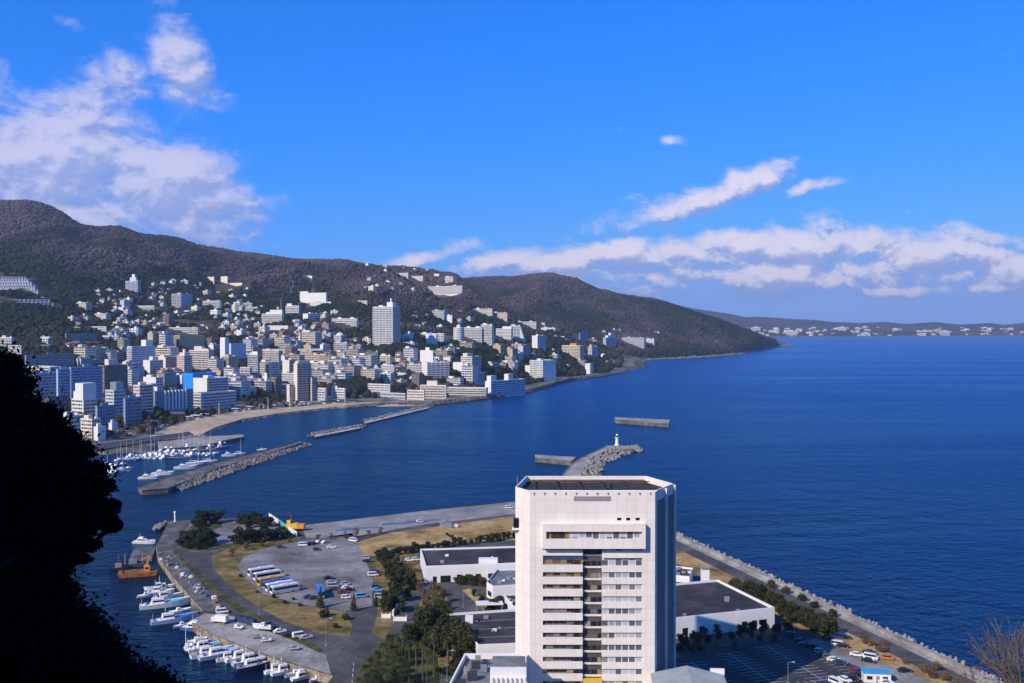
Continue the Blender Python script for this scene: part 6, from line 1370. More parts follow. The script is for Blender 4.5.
for x in (-5, -1, 4): MB().tube((x, -1.5, 1.6), (x, 0, 9), .16).tube((x, 1.5, 1.6), (x, 0, 9), .16).tube((x, -.7, 5), (x, .7, 5), .1).obj('lattice_frame', m_grey, o)
MB().bx(-3, 1, -1.5, 1.5, 1.6, 4.6).obj('deckhouse', m_steel, o)
q = P(294, 530.5, LZ); o = thing('crawler_crane', q, R(-5), 'yellow and orange crawler crane at the inlet edge', 'crane')
MB().bx(-3.4, 3.4, -2.2, -1.2, 0, 1.1).bx(-3.4, 3.4, 1.2, 2.2, 0, 1.1).obj('track', m_black, o); MB().bx(-3.6, 2.2, -1.7, 1.7, 1.3, 3.8).obj('engine_house', m_yellow, o); MB().bx(2.25, 5.6, -1.6, 1.6, 1.3, 3.5).obj('cargo_body', m_orange, o); MB().bx(-3.5, -1.6, -1.2, .6, 3.81, 5.4).obj('cab', m_yellow, o)
MB().tube((-1, .8, 3.8), (-2.6, .8, 9.5), .32, .2).obj('boom', m_rust, o)
tarp = paint((.10, .16, .30), .5, .2, .5)
for i_, (x, y, L_) in enumerate(((345, 531, 10), (360, 529, 20), (405, 523.5, 26), (422, 521.5, 18), (470, 512, 7))):
    o = thing('blue_tarpaulin', P(x, y, LZ), R((10, 14, 22, 22, 10)[i_]), ['short blue tarpaulin heap beside the coast paving', 'long blue tarpaulin strip next to the short heap', 'longest blue tarpaulin strip in front of the dry field', 'blue tarpaulin strip continuing the longest one', 'lone small blue tarpaulin near the tower side'][i_], 'tarpaulin')
    MB().profile([(-L_ / 2, 0), (L_ / 2, 0), (L_ / 2 - .4, .7), (-L_ / 2 + .5, .9)], [.6, .6, .3, .4]).obj('cover', tarp, o)
q = P(446, 527.5, LZ); o = thing('garden_shed', q, R(10), 'grey shed with pale sloped roof on the dry field', 'shed'); MB().profile([(-3, 0), (3, 0), (3, 2.4), (0, 3.6), (-3, 2.4)], 2.2).obj('wall', m_grey, o)
MB().add([(-3.3, -2.4, 2.35), (0, -2.4, 3.75), (0, 2.4, 3.75), (-3.3, 2.4, 2.35), (3.3, -2.4, 2.35), (3.3, 2.4, 2.35)], [(0, 3, 2, 1), (1, 2, 5, 4)]).obj('roof', m_steel, o); MB().bx(3.05, 6.2, -1.2, 1.2, .2, 1.5).obj('side_store', m_white, o)
cl = [('wooden crate', (.30, .22, .13)), ('white foam crate', (.75, .75, .74)), ('brown net heap', (.20, .12, .06)), ('grey gear pile', (.22, .22, .23)), ('blue barrel', (.08, .14, .35)), ('pale canvas heap', (.5, .48, .44))]
for k in range(46):
    f = random.random(); x = 160 + 62 * f + random.uniform(-8, 12) * (1 - f * .4); y = 553 + 56 * f + random.uniform(-1, 3); nm, c = random.choice(cl); o = thing({'wooden crate': 'crate', 'white foam crate': 'crate', 'brown net heap': 'net_heap', 'grey gear pile': 'gear_pile', 'blue barrel': 'barrel', 'pale canvas heap': 'canvas_heap'}[nm], P(x, y, LZ), random.uniform(0, 3))
    s_ = random.uniform(.45, 1.1); cm = paint(c, .8, .25, 1.5)
    if 'barrel' in nm: MB().lathe([(.4, 0), (.45, .6), (.4, 1.1)], (0, 0, 0), 10).obj('shell', cm, o)
    elif 'crate' in nm: MB().bx(-s_, s_, -s_ * .7, s_ * .7, 0, s_ * .9).obj('case', cm, o); MB().bx(-s_ - .06, s_ + .06, -s_ * .7 - .06, s_ * .7 + .06, s_ * .9, s_ * .9 + .12).obj('lid', cm, o)
    else: MB().lathe([(s_ * 1.3, 0), (s_ * 1.1, s_ * .5), (s_ * .5, s_ * .95), (.05, s_ * 1.1)], (0, 0, 0), 9).obj('mound', cm, o)
    name_me(o, nm, 'lying on the working quay', 'the harbour pier beacon', P(175, 521, LZ), nm.split()[-1], 'gear on the working quay')
# lamp posts
def lamp(px, py, h, label, two=False):
    o = thing('street_lamp', P(px, py, LZ), R(10), label, 'street lamp', 'lamp posts on the harbour land'); MB().tube((0, 0, 0), (0, 0, h), .11, .07).bx(-.35, .35, -.35, .35, 0, .3).obj('pole', m_steel, o); MB().tube((0, 0, h), (1.5, 0, h + .25), .06).obj('arm', m_steel, o); MB().box((1.7, 0, h + .22), (.8, .3, .14)).obj('lamp_head', m_lamp, o)
lamp(326, 646, 9, 'tall street lamp at the end of the fishing quay'); lamp(259, 615, 10, 'thin street lamp on the verge above the quay vehicles'); lamp(447, 681, 9, 'street lamp beside the dark trees at the estate road'); lamp(463, 607, 6, 'street lamp by the parking ramp near the workshop'); lamp(788, 683, 6, 'short street lamp in the shaded parking lot'); lamp(395, 529, 5, 'lone street lamp on the coast paving'); lamp(482, 548, 5, 'lamp post behind the long white hall')
# town flag poles on the beach front
for i_, (x, y, h) in enumerate(((137, 426, 18), (219, 417, 17), (268, 411, 17), (290, 409.5, 16), (345, 404, 9))):
    o = thing('tall_mast', P(x, y, 2.4), 0, ['tall white pole with red band behind the marina', 'tall white pole at the near end of the beach', 'tall white pole half way along the beach', 'tall white pole in front of the striped beige tower', 'shorter pole at the far beach end'][i_], 'pole', 'white poles along the beach'); MB().tube((0, 0, 0), (0, 0, h), .35, .2).obj('pole', m_cleanwhite, o); MB().bx(-.9, .9, -.9, .9, 0, 1).obj('base', m_concrete, o)
# beach front pavilions and canopies
pav = [(140, 428, 'round white shell stage behind the marina', 9), (152, 424, 'low white kiosk beside the shell stage', 8), (186, 419.5, 'white flat canopy on the beach promenade', 12), (196, 418, 'second white flat canopy on the beach promenade', 12), (205, 416.5, 'pale canopy where the beach begins', 10), (236, 411, 'blue grey canopy along the promenade', 10), (250, 409, 'pale canopy half way along the beach', 9), (262, 408, 'small white kiosk among promenade trees', 7), (303, 404, 'white kiosk at the foot of the striped beige tower', 9), (322, 402.5, 'low pale boathouse at the far beach end', 11), (352, 402, 'dark long boathouse by the rocky shore', 14), (122, 434, 'low pale hut by the marina road', 8)]
for x, y, lab, w in pav:
    q = LA.hit(x, y); 
    if q is None: continue
    o = thing('promenade_canopy', q, R(random.uniform(-40, -20)), lab, 'pavilion'); MB().bx(-w / 2, w / 2, -2.6, 2.6, 3.0, 3.4).obj('roof', m_white if 'dark' not in lab else m_dark, o)
    for xx in (-w / 2 + .5, w / 2 - .5):
        for yy_ in (-2.2, 2.2): MB().bx(xx - .12, xx + .12, yy_ - .12, yy_ + .12, -.5, 3).obj('post', m_grey, o)
    MB().bx(-w / 2 + 1, w / 2 - 1, .2, 2.2, 0, 2.9).obj('kiosk', m_grey if 'kiosk' not in lab else m_white, o)
q = LA.hit(154, 396); 
o = thing('signboard', at(154, 391, 1180), R(-20), 'square white rooftop signboard with a small orange disc', 'sign')
MB().bx(-4.8, 4.8, -.4, .4, -5.5, 5).obj('board', m_cleanwhite, o); MB().tube((0, -.45, 1.2), (0, -.41, 1.2), 1.5, n=20).obj('disc', m_orange, o); MB().bx(-3, -2.6, -.2, .2, -25, -5.5).bx(2.6, 3, -.2, .2, -25, -5.5).obj('post', m_grey, o)
# pylons on the slope
for i_, (x, y, h) in enumerate(((281, 313, 34), (293, 290, 26), (321, 324, 24), (291, 296, 22))):
    q = LA.hit(x, y)
    o = thing('pylon', q, .3, ['tall lattice pylon left of the white hillside hotel', 'lattice pylon on the wooded shoulder by the museum', 'lattice pylon below the museum trees', 'shorter lattice pylon near the shoulder'][i_], 'pylon'); mb = MB()
    for s_ in ((-1, -1), (1, -1), (1, 1), (-1, 1)): mb.tube((s_[0] * 2.4, s_[1] * 2.4, -3), (s_[0] * .4, s_[1] * .4, h), .28, .18, 5)
    for z in range(3, h, 5): f = 1 - z / h; r = .4 + 2 * f; mb.tube((-r, -r, z), (r, -r, z + 3), .15, n=4).tube((r, r, z), (-r, r, z + 3), .15, n=4).tube((r, -r, z), (r, r, z + 3), .15, n=4)
    mb.obj('lattice', m_steel, o)
    for z in (h - 6, h - 2): MB().bx(-4, 4, -.2, .2, z, z + .4).obj('crossarm', m_steel, o)
# ------------------------------------------------------------------ trees
def leafmat(name, a, b, c):
    t = NT(name); oi = t.n('ShaderNodeObjectInfo').outputs['Random']
    x = t.math('ADD', t.math('MULTIPLY', t.noise(.9, 5, .7), .8), t.math('MULTIPLY', oi, .2))
    return t.out(t.ramp(x, [(.30, a), (.5, b), (.72, c)]), .8, .15)
m_pine = leafmat('pine_leaves', (.012, .020, .010), (.026, .036, .016), (.05, .058, .025))
m_broad = leafmat('broad_leaves', (.018, .026, .010), (.040, .050, .018), (.085, .088, .035))
m_olive = leafmat('olive_leaves', (.045, .042, .016), (.10, .085, .03), (.19, .15, .06))
m_autumn = leafmat('autumn_leaves', (.07, .045, .025), (.16, .09, .045), (.26, .16, .08))
m_palm = leafmat('palm_leaves', (.025, .034, .012), (.06, .068, .025), (.12, .12, .05))
def leaves(centres, n, size, mat, name='crown', flat=.5):
    """many small leaf clumps spread through lobes: centres = (x, y, z, rx, ry, rz)"""
    V = []; vol = np.array([c[3] * c[4] for c in centres]); cnt = np.maximum(20, (n * vol / vol.sum()).astype(int))
    for c, k in zip(centres, cnt):
        d = RNG.normal(0, 1, (k, 3)); d /= np.linalg.norm(d, axis=1)[:, None]; r = RNG.uniform(.35, 1.0, k) ** .5; r *= 1 + .18 * np.sin(d[:, 0] * 5 + c[0]) * np.cos(d[:, 1] * 4 + c[2])
        p = np.array(c[:3]) + d * r[:, None] * np.array(c[3:6]); a = RNG.normal(0, 1, (k, 3)); a += d * .3; a /= np.linalg.norm(a, axis=1)[:, None]; b = np.cross(a, RNG.normal(0, 1, (k, 3))); b /= np.linalg.norm(b, axis=1)[:, None]
        s = size * RNG.uniform(.6, 1.4, (k, 1)); V.append(np.stack([p - a * s - b * s * flat, p + a * s - b * s * flat * .4, p + a * s * .8 + b * s * flat, p - a * s * .7 + b * s * flat * 1.1], 1))
    V = np.concatenate(V).reshape(-1, 3); return np_mesh(name, V, np.arange(len(V)).reshape(-1, 4), mat)
TREES = {}
def tree_proto(kind, v):
    k = (kind, v)
    if k in TREES: return TREES[k]
    rr = random.Random(hash(kind) % 1000 + v * 17 if False else len(kind) * 31 + v * 17); lob = []; tr = MB()
    if kind == 'pine':
        for q in range(9): a = rr.uniform(0, 6.28); r = rr.uniform(.3, 2.3); lob.append((r * math.cos(a), r * math.sin(a), rr.uniform(1.6, 6.2) - r * .3, rr.uniform(1.2, 2.0), rr.uniform(1.2, 2.0), rr.uniform(.8, 1.3)))
        m, n, s = m_pine, 1800, .27; tr.tube((0, 0, -.5), (.3, .1, 3.2), .26, .18).tube((.3, .1, 3.2), (0, .3, 6), .18, .06)
        for l in lob[:6]: tr.tube((.2, .1, 2.6), l[:3], .10, .03, 5)
    elif kind == 'conifer':
        for q in range(10): z = 1 + q * .75; r = 1.7 * (1 - q / 11.0) + .15; lob.append((rr.uniform(-.2, .2), rr.uniform(-.2, .2), z, r, r, .65))
        m, n, s = m_broad, 800, .24; tr.tube((0, 0, -.5), (0, 0, 7.5), .2, .04)
    elif kind == 'broad' or kind == 'olive' or kind == 'autumn':
        for q in range(11): a = rr.uniform(0, 6.28); r = rr.uniform(0, 2.2); lob.append((r * math.cos(a), r * math.sin(a), rr.uniform(1.7, 5.8) - r * .35, rr.uniform(.9, 1.6), rr.uniform(.9, 1.6), rr.uniform(.8, 1.3)))
        m = {'broad': m_broad, 'olive': m_olive, 'autumn': m_autumn}[kind]; n, s = (2000, .25) if kind == 'broad' else (620, .24); tr.tube((0, 0, -.5), (.1, 0, 2.4), .24, .17)
        for l in lob[:7]: tr.tube((.1, 0, 2.0), l[:3], .11, .03, 5)
    elif kind == 'shrub':
        for q in range(6): a = rr.uniform(0, 6.28); r = rr.uniform(0, .8); lob.append((r * math.cos(a), r * math.sin(a), rr.uniform(.6, 1.3), rr.uniform(.6, .95), rr.uniform(.6, .95), rr.uniform(.6, .9)))
        m, n, s = m_broad, 380, .20; tr.tube((0, 0, -.3), (0, 0, .8), .1, .05)
    me = leaves(lob, n, s, m); TREES[k] = (me, tr.mesh('trunk', m_trunk)); return TREES[k]
PN = {'pine': ('pine_tree', 'dark pine tree', 'tree'), 'conifer': ('conifer_tree', 'slim pointed conifer', 'tree'), 'broad': ('broadleaf_tree', 'dense evergreen tree', 'tree'), 'olive': ('broadleaf_tree', 'yellowish green tree', 'tree'), 'autumn': ('bare_tree', 'brown half-bare tree', 'tree'), 'shrub': ('shrub', 'rounded green shrub', 'shrub')}
def tree(kind, q, sc, place, anchor, apos, squash=1.0):
    me, tm = tree_proto(kind, random.randrange(3)); nm, base, cat = PN[kind]
    o = thing(nm, q, random.uniform(0, 6.28)); s_ = sc * random.uniform(.72, 1.25); o.scale = (s_, s_, s_ * squash * random.uniform(.9, 1.1)); link('crown', me, o); link('trunk', tm, o)
    name_me(o, base, place, anchor, apos, cat, 'trees and shrubs on the harbour land'); return o
bz = P(175, 521, LZ); gz = P(262, 580, LZ); hz = P(450, 560, LZ)
for x, y, s_ in [(197, 528, 1.1), (201, 526, 1.3), (207, 524.5, 1.25), (218, 523, 1.25), (199, 534, 1.2), (193, 538, 1.1), (186, 543, 1.2), (190, 548, 1.15), (197, 549, 1.1), (203, 546, 1.2), (208, 545, 1.25), (213, 543, 1.3), (207, 537, 1.1), (180, 547, .9)]: tree('pine', P(x, y, LZ), s_ * .95, 'in the park by the pier', 'the pier beacon', bz, .8)
for x, y, s_ in [(234, 543, 1.1), (239, 544, 1.25), (244, 543.5, 1.3), (250, 543, 1.3), (256, 542.5, 1.3), (261, 541, 1.25), (266, 541, 1.2), (271, 540, 1.25), (277, 539, 1.2), (283, 538, 1.15), (288, 537.5, 1.0), (249, 528, 1.0), (254, 527.5, 1.05), (260, 527, 1.2), (265, 526, 1.1), (258, 522.5, 1.0), (249, 521.5, 1.1), (263, 531, .9), (269, 527, .9)]: tree('pine', P(x, y, LZ), s_ * 1.0, 'in the dark grove by the inlet', 'the pier beacon', bz, .75)
for x, y, s_ in [(239, 524, 1.05), (243.5, 524, .95), (247, 525, .8)]: tree('conifer', P(x, y, LZ), s_, 'at the back of the park', 'the pier beacon', bz)
for x, y, s_ in [(232.5, 556, .7), (246, 550.5, .65), (262, 547, .6), (290, 543, .6), (318, 540.5, .6), (331, 539, .7), (345, 536.5, .65), (357, 537, .75), (369, 536, .75), (381, 534, .7)]: tree('autumn', P(x, y, LZ), s_, 'along the lot edge', 'the pier beacon', bz)
for x, y, s_ in [(320.5, 608, .8), (354, 611, .85), (376, 607, .8)]: tree('conifer', P(x, y, LZ), s_ * 1.0, 'on the grassy verge', 'the row of coaches', gz)
for x, y, s_ in [(325, 617, 1.5), (346, 620, 1.6), (300, 606, .9), (293, 600, .8), (274, 598, .8), (240, 577, .9), (258, 593, .8), (336, 628, .9), (285, 604, .8)]: tree('shrub', P(x, y, LZ), s_, 'on the grassy verge', 'the row of coaches', gz)
for k in range(26): f = k / 25; x = 377 + f * 138; y = 558 - f * 20 + random.uniform(-.7, .7); tree('broad', P(x, y, LZ), .62, 'in the hedge behind the long hall', 'the gravel lot', gz)
for k in range(9): f = k / 8; tree('shrub', P(447 + 13 * f, 535 + 8 * f, LZ), .8, 'on the path across the dry field', 'the gravel lot', gz)
for x, y, s_ in [(379, 562, .9), (384, 566, 1.0), (390, 568, 1.0), (393, 574, 1.1), (398, 572, .9), (396, 580, 1.1), (401, 584, 1.1), (394, 588, 1.0), (400, 592, 1.1), (392, 597, 1.0), (398, 603, 1.1), (389, 607, 1.0), (383, 612, 1.0), (393, 612, 1.1), (401, 613, .9), (408, 588, .9), (412, 582, .8), (406, 600, .9), (386, 560, .8), (388, 580, .9), (385, 603, .9)]: tree('broad', P(x, y, LZ), s_, 'beside the estate road', 'the gravel lot', gz)
for x, y, s_ in [(404, 577, .8), (410, 573, .7), (403, 567, .7), (416, 588, .7), (420, 592, .7), (424, 600, .7), (432, 592, .7)]: tree('autumn', P(x, y, LZ), s_, 'by the estate road', 'the gravel lot', gz)
for x, y, s_ in [(412, 648, 1.5), (418, 640, 1.5), (424, 646, 1.6), (430, 638, 1.5), (436, 630, 1.4), (441, 640, 1.5), (447, 632, 1.4), (452, 646, 1.5), (458, 655, 1.4), (464, 664, 1.4), (446, 654, 1.5), (436, 655, 1.5), (440, 622, 1.1), (431, 622, 1.1), (426, 630, 1.2), (455, 638, 1.2), (470, 674, 1.3), (460, 676, 1.2)]: tree('broad', P(x, y, LZ), s_, 'in the grove beside the workshop', 'the workshop roof', P(460, 630, LZ))
for x, y, s_ in [(437, 598, .8), (444, 603, .8), (436, 607, .8), (448, 610, .7), (425, 610, .8), (419, 618, .9), (430, 613, .8), (441, 612, .9), (428, 603, .7)]: tree('olive', P(x, y, LZ), s_, 'in the garden bed by the estate road', 'the workshop roof', P(460, 630, LZ))
for x, y, s_ in [(458, 585, .9), (464, 585.5, .95), (470, 585.5, 1.0), (476, 586, .95), (482, 587, .9)]: tree('broad', P(x, y, LZ), s_ * .8, 'in front of the long white hall', 'the gravel lot', gz)
for x, y, s_ in [(489, 609, .8), (495, 611, .9), (501, 608, .9), (507, 610, .8), (474, 596, .6), (481, 604, .6)]: tree('broad', P(x, y, LZ), s_, 'round the small service building', 'the gravel lot', gz)
for k in range(16): f = k / 15; tree('shrub', P(438 + 34 * f, 672 + 9 * f, LZ), 1.1, 'in the clipped hedge', 'the street lamp', P(447, 681, LZ))
for k in range(30): f = k / 29; x = 735 + 92 * f + random.uniform(-2, 2); y = 591 + 47 * f + random.uniform(-3.4, 2.5); tree('broad', P(x, y, LZ), .85 + .25 * f, 'in the thicket behind the warehouse', 'the chimney', P(705, 587, LZ))
for x in (683, 695, 707, 719, 731, 742, 753, 764, 777, 787): tree('broad', P(x, 646 - (x - 683) * .135, LZ), .72, 'along the warehouse front', 'the tower', P(680, 640, LZ))
for x, y, s_ in [(681, 652, .7), (690, 651, .6), (700, 650, .6), (735, 645, .5), (760, 641, .5), (775, 640, .6)]: tree('shrub', P(x, y, LZ), s_ * 1.6, 'below the warehouse front', 'the tower', P(680, 640, LZ))
for x, y in ((772, 588), (787, 594), (801, 601), (815, 608), (832, 617)): tree('shrub', P(x, y, LZ), 1.5, 'along the seaside road', 'the chimney', P(705, 587, LZ))
for x, y, s_ in [(827, 625, .8), (834, 630, .7), (865, 643, .9), (872, 646, .8), (881, 652, 1.0), (886, 645, .7), (925, 672, 1.0), (930, 678, .9), (946, 680, 1.1), (957, 686, 1.0), (905, 664, .6), (938, 671, .8), (862, 637, .7)]: tree('autumn', P(x, y, LZ), s_ * .75, 'on the dry bank', 'the blue-roofed hut', pk, .6)
# palms
def palm_proto(v, h, fr, frl):
    k = ('palm', v)
    if k in TREES: return TREES[k]
    rr = random.Random(100 + v); tr = MB(); tr.tube((0, 0, -.5), (.15, .05, h * .5), .30, .23, 8).tube((.15, .05, h * .5), (0, .1, h), .23, .19, 8); V, F = [], []
    for q in range(fr):
        a = rr.uniform(0, 6.28); el = rr.uniform(-.9, 1.2); ln = frl * rr.uniform(.8, 1.15); d = Vector((math.cos(a) * math.cos(el), math.sin(a) * math.cos(el), math.sin(el))); side = Vector((-math.sin(a), math.cos(a), 0)); p0 = Vector((0, .1, h)); n = 7; pts = []
        for j in range(n + 1): f = j / n; pts.append(p0 + d * (ln * f) - Vector((0, 0, 1)) * (ln * .55 * f * f))
        for j in range(1, n + 1):
            w = frl * .30 * math.sin(math.pi * min(1, .25 + .75 * j / n)) + .08; base, fw = pts[j], (pts[j] - pts[j - 1])
            for s_ in (-1, 1):
                o_ = len(V); tip = base + side * (s_ * w) + fw * .7 - Vector((0, 0, w * .35)); V += [base - fw * .28, base + fw * .22, tip]; F.append((o_, o_ + 1, o_ + 2))
    me = np_mesh('crown', np.array([tuple(x) for x in V]), np.array(F), m_palm); TREES[k] = (me, tr.mesh('trunk', m_trunk)); return TREES[k]
def palm(px, py, v, h, fr, frl, place, base):
    me, tm = palm_proto(v, h, fr, frl); o = thing('palm_tree', P(px, py, LZ), random.uniform(0, 6)); s_ = random.uniform(.9, 1.12); o.scale = (s_,) * 3; link('crown', me, o); link('trunk', tm, o); name_me(o, base, place, 'the street lamp', P(447, 681, LZ), 'palm tree', 'palms at the estate entrance')
for x, y in ((409, 682), (416, 684), (423, 684), (427, 690), (403, 668), (434, 676)): palm(x, y, 0, 12.5, 60, 1.7, 'in the row beside the estate road', 'tall slim palm')
for x, y in ((366, 690), (372, 681), (378, 673), (384, 665), (390, 658), (381, 686), (388, 678), (394, 670), (397, 690), (402, 682), (374, 695), (386, 694), (393, 684), (400, 661), (360, 700), (368, 702)): palm(x, y, 1 + random.randrange(3), 6.5, 70, 3.0, 'in the harbour road clump', 'broad bushy palm')
for x, y in ((462, 668), (448, 664), (694, 652), (705, 650), (716, 648)): palm(x, y, 4, 7, 50, 2.0, 'on the edge of the grove', 'single mid-height palm')
# town promenade trees
for k in range(58):
    x = random.uniform(104, 300); y = np.interp(x, (104, 170, 230, 300), (442, 424, 411, 404)) + random.uniform(-7, 2.5); q = LA.hit(x, y)
    if q is not None and q.z > 1.5: tree(random.choice(('broad', 'autumn', 'pine')), q, random.uniform(.8, 1.2), 'on the town beach promenade', 'the marina', P(110, 440, 2))
# town promenade cars
ta = P(250, 412, 2.5)
for k in range(84):
    x = random.uniform(105, 340); y = np.interp(x, (105, 150, 200, 260, 340), (443, 430, 418.5, 408.5, 402.8)) + random.uniform(-3.4, .6); q = LA.hit(x, y)
    if q is None: continue
    kd, cl_ = random.choice((('sedan', 'white'), ('van', 'white'), ('sedan', 'silver'), ('hatchback', 'dark blue'), ('sedan', 'black'), ('hatchback', 'white'))); o = car(100, 600, kd, cl_, random.choice((-30, 20, 60)), 'on the town seafront road', 'the middle beach pole', ta); o.location = q + Vector((0, 0, .05))

# ------------------------------------------------------------------ the castle hill the photograph is taken from, with an unseen rise shaped for shade
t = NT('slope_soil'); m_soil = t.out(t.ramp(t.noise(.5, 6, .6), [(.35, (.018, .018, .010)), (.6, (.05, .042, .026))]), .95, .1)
n = 90; xs = np.linspace(-150, 120, n); ys = np.linspace(-120, 190, n); XX, YY = np.meshgrid(xs, ys, indexing='ij')
r_ = np.hypot(XX * .9, np.maximum(YY, 0)); Zh = 107.4 - np.maximum(r_ - 2.0, 0) * .60
Zh = np.maximum(Zh, np.where(YY < 10, 107.4 - .12 * np.abs(XX) - .05 * np.abs(YY), -99) - np.clip((YY + 4) * 1.2, 0, 40))
Zh += np.exp(-(((XX + 45) / 25) ** 2 + ((YY + 21) / 22) ** 2)) * 50 + (fbm(XX / 9, YY / 9, 91, 4) - .5) * 1.6  # unseen peak behind the camera, raised to shade the near trees
Zh = np.maximum(Zh, -4)
idx = np.arange(n * n).reshape(n, n); V = np.stack([XX, YY, Zh], -1).reshape(-1, 3); F = np.stack([idx[:-1, :-1], idx[1:, :-1], idx[1:, 1:], idx[:-1, 1:]], -1).reshape(-1, 4)
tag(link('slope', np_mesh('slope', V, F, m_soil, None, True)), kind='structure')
def hz_(x, y): return float(Zh[int(np.clip((x + 150) / 270 * (n - 1), 0, n - 1)), int(np.clip((y + 120) / 310 * (n - 1), 0, n - 1))])
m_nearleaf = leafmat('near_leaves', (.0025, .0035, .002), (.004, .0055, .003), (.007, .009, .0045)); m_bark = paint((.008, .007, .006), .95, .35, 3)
def near_tree(name, label, lobes, root, n_leaf, size, seed):
    rr = random.Random(seed); cs = []
    for (px, py, rp, Y) in lobes:
        q = at(px, py, Y); r = rp / FPX * Y; cs.append((q.x, q.y, q.z, r))
    o = thing(name, root, 0, label, 'tree'); ro = Vector(root); V = []; br = MB()
    top = Vector(cs[0][:3]) - ro; trunk_top = Vector((top.x * .55, top.y * .6, top.z * .62)); br.tube((0, 0, -1), trunk_top * .5, .34, .26, 10).tube(trunk_top * .5, trunk_top, .26, .17, 10)
    for (x, y, z, r) in cs:
        c_ = Vector((x, y, z)) - ro; st = trunk_top * rr.uniform(.55, 1.0); mid = st.lerp(c_, .5) + Vector((rr.uniform(-.2, .2), rr.uniform(-.2, .2), rr.uniform(0, .3))); br.tube(st, mid, .10, .07, 6).tube(mid, c_, .07, .03, 6)
        nc = int(26 * (r / .6) ** 1.6) + 8
        for k in range(nc):
            d = RNG.normal(0, 1, 3); d /= np.linalg.norm(d); cc = np.array(c_) + d * r * RNG.uniform(.25, 1.0) * np.array((1, 1.1, .9)); tw = Vector(cc); br.tube(c_.lerp(tw, .25), tw, .022, .008, 4, cap=False)
            m = int(n_leaf); p = cc + RNG.normal(0, .30 * min(1, r / .6), (m, 3)) * np.array((.55, .55, .38)); a = RNG.normal(0, 1, (m, 3)); a[:, 2] -= .5; a /= np.linalg.norm(a, axis=1)[:, None]; b = np.cross(a, RNG.normal(0, 1, (m, 3))); b /= np.linalg.norm(b, axis=1)[:, None]
            s = size * RNG.uniform(.6, 1.3, (m, 1)); V.append(np.stack([p - a * s, p + b * s * .42, p + a * s, p - b * s * .42], 1))
    V = np.concatenate(V).reshape(-1, 3); link('crown', np_mesh('crown', V, np.arange(len(V)).reshape(-1, 4), m_nearleaf), o); br.obj('trunk', m_bark, o); return o
UP = [(-15, 385, 42, 16), (0, 372, 20, 16.3), (8, 405, 34, 16.2), (22, 432, 34, 16), (42, 440, 28, 15.7), (28, 470, 40, 16.3), (58, 462, 34, 16), (76, 476, 25, 15.8), (70, 500, 34, 16.1), (90, 512, 20, 16), (80, 522, 22, 15.8), (50, 505, 36, 16.4), (-20, 440, 50, 16.8), (0, 500, 40, 16.6), (-40, 480, 55, 16.8), (60, 530, 20, 15.9), (22, 530, 22, 16.2), (-25, 540, 38, 16.5), (102, 520, 11, 16), (88, 496, 14, 15.9), (-60, 420, 50, 17), (36, 545, 12, 16), (8, 552, 14, 16.2), (-10, 575, 40, 16.6), (20, 575, 22, 16.4), (-30, 600, 40, 16.8), (35, 560, 26, 16.5), (58, 562, 18, 16.2), (45, 585, 22, 16.5), (5, 600, 40, 16.8), (112, 506, 8, 16), (95, 470, 8, 15.9), (70, 438, 10, 16), (46, 412, 9, 16.1), (27, 384, 8, 16.2), (114, 526, 7, 16), (90, 545, 8, 16), (82, 560, 8, 16.1), (14, 362, 7, 16.2), (58, 424, 7, 16), (106, 488, 7, 15.9), (84, 452, 7, 15.9), (70, 548, 10, 16.2)]
near_tree('evergreen_tree', 'big black silhouetted evergreen overhanging the view on the dark side', UP, (-15.5, 17, hz_(-15.5, 17)), 130, .05, 5)
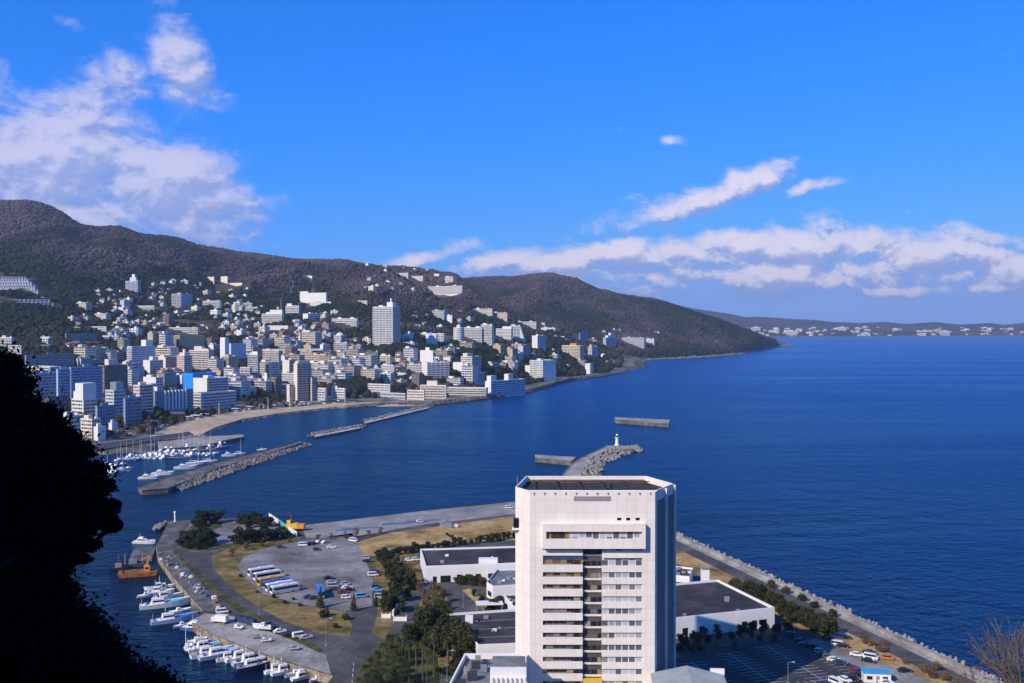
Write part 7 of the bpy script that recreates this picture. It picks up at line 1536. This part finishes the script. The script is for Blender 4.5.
LOW = [(10, 640, 60, 20), (-40, 610, 60, 20.5), (50, 645, 44, 19.6), (20, 602, 34, 20.2), (48, 610, 28, 20), (72, 630, 30, 19.7), (86, 655, 36, 19.8), (70, 690, 60, 19.5), (10, 700, 70, 19.6), (-50, 680, 70, 20), (108, 668, 26, 19.6), (58, 592, 14, 20), (34, 585, 16, 20.2), (0, 575, 24, 20.4)]
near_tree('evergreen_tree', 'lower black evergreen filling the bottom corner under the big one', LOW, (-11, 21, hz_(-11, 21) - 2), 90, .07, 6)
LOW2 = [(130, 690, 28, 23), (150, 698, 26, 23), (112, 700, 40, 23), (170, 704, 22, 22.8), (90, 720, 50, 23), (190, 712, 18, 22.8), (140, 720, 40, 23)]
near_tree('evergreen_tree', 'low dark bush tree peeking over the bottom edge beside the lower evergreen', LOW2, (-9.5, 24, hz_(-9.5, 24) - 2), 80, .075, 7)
# bare tree at the right corner
bt = thing('bare_tree', (12.2, 22, hz_(12.2, 22) - .5), 0, 'bare twiggy brown tree rising in the bottom corner over the sea', 'tree'); rt = random.Random(4); trk, twg = MB(), MB(); zb = bt.location.z
def grow(p_, d, r, ln, dep):
    q = p_ + d * ln; (trk if dep < 3 else twg).tube(p_, q, r, r * .68, 6 if dep < 3 else 4, cap=False)
    if dep >= 7: return
    for k in range(2 if dep < 2 else rt.choice((2, 3, 3))):
        nd = (d + Vector((rt.gauss(0, .27), rt.gauss(0, .27), rt.gauss(.04, .25)))).normalized(); grow(q, nd, r * .64, ln * rt.uniform(.68, .88), dep + 1)
hgt = at(1005, 622, 22).z - zb
for sx in (-.06, .06, .2): grow(Vector((sx * 2, 0, 0)), Vector((sx, rt.uniform(-.1, .1), 1)).normalized(), .13, hgt * .245, 0)
trk.obj('trunk', paint((.16, .12, .08), .9, .3, 4), bt); twg.obj('twigs', paint((.13, .11, .07), .9, .3, 4), bt)
tw = np.array([v_ for v_ in twg.v[::3] if v_[2] > hgt * .45]); pts = tw[RNG.integers(0, len(tw), 7000)] + RNG.normal(0, .08, (7000, 3)); a = RNG.normal(0, 1, (7000, 3)); b = RNG.normal(0, 1, (7000, 3)); s = .018
link('leaf_sprays', np_mesh('leaf_sprays', np.stack([pts - a * s, pts + b * s, pts + a * s], 1).reshape(-1, 3), np.arange(21000).reshape(-1, 3), m_autumn), bt)
finish_labels()
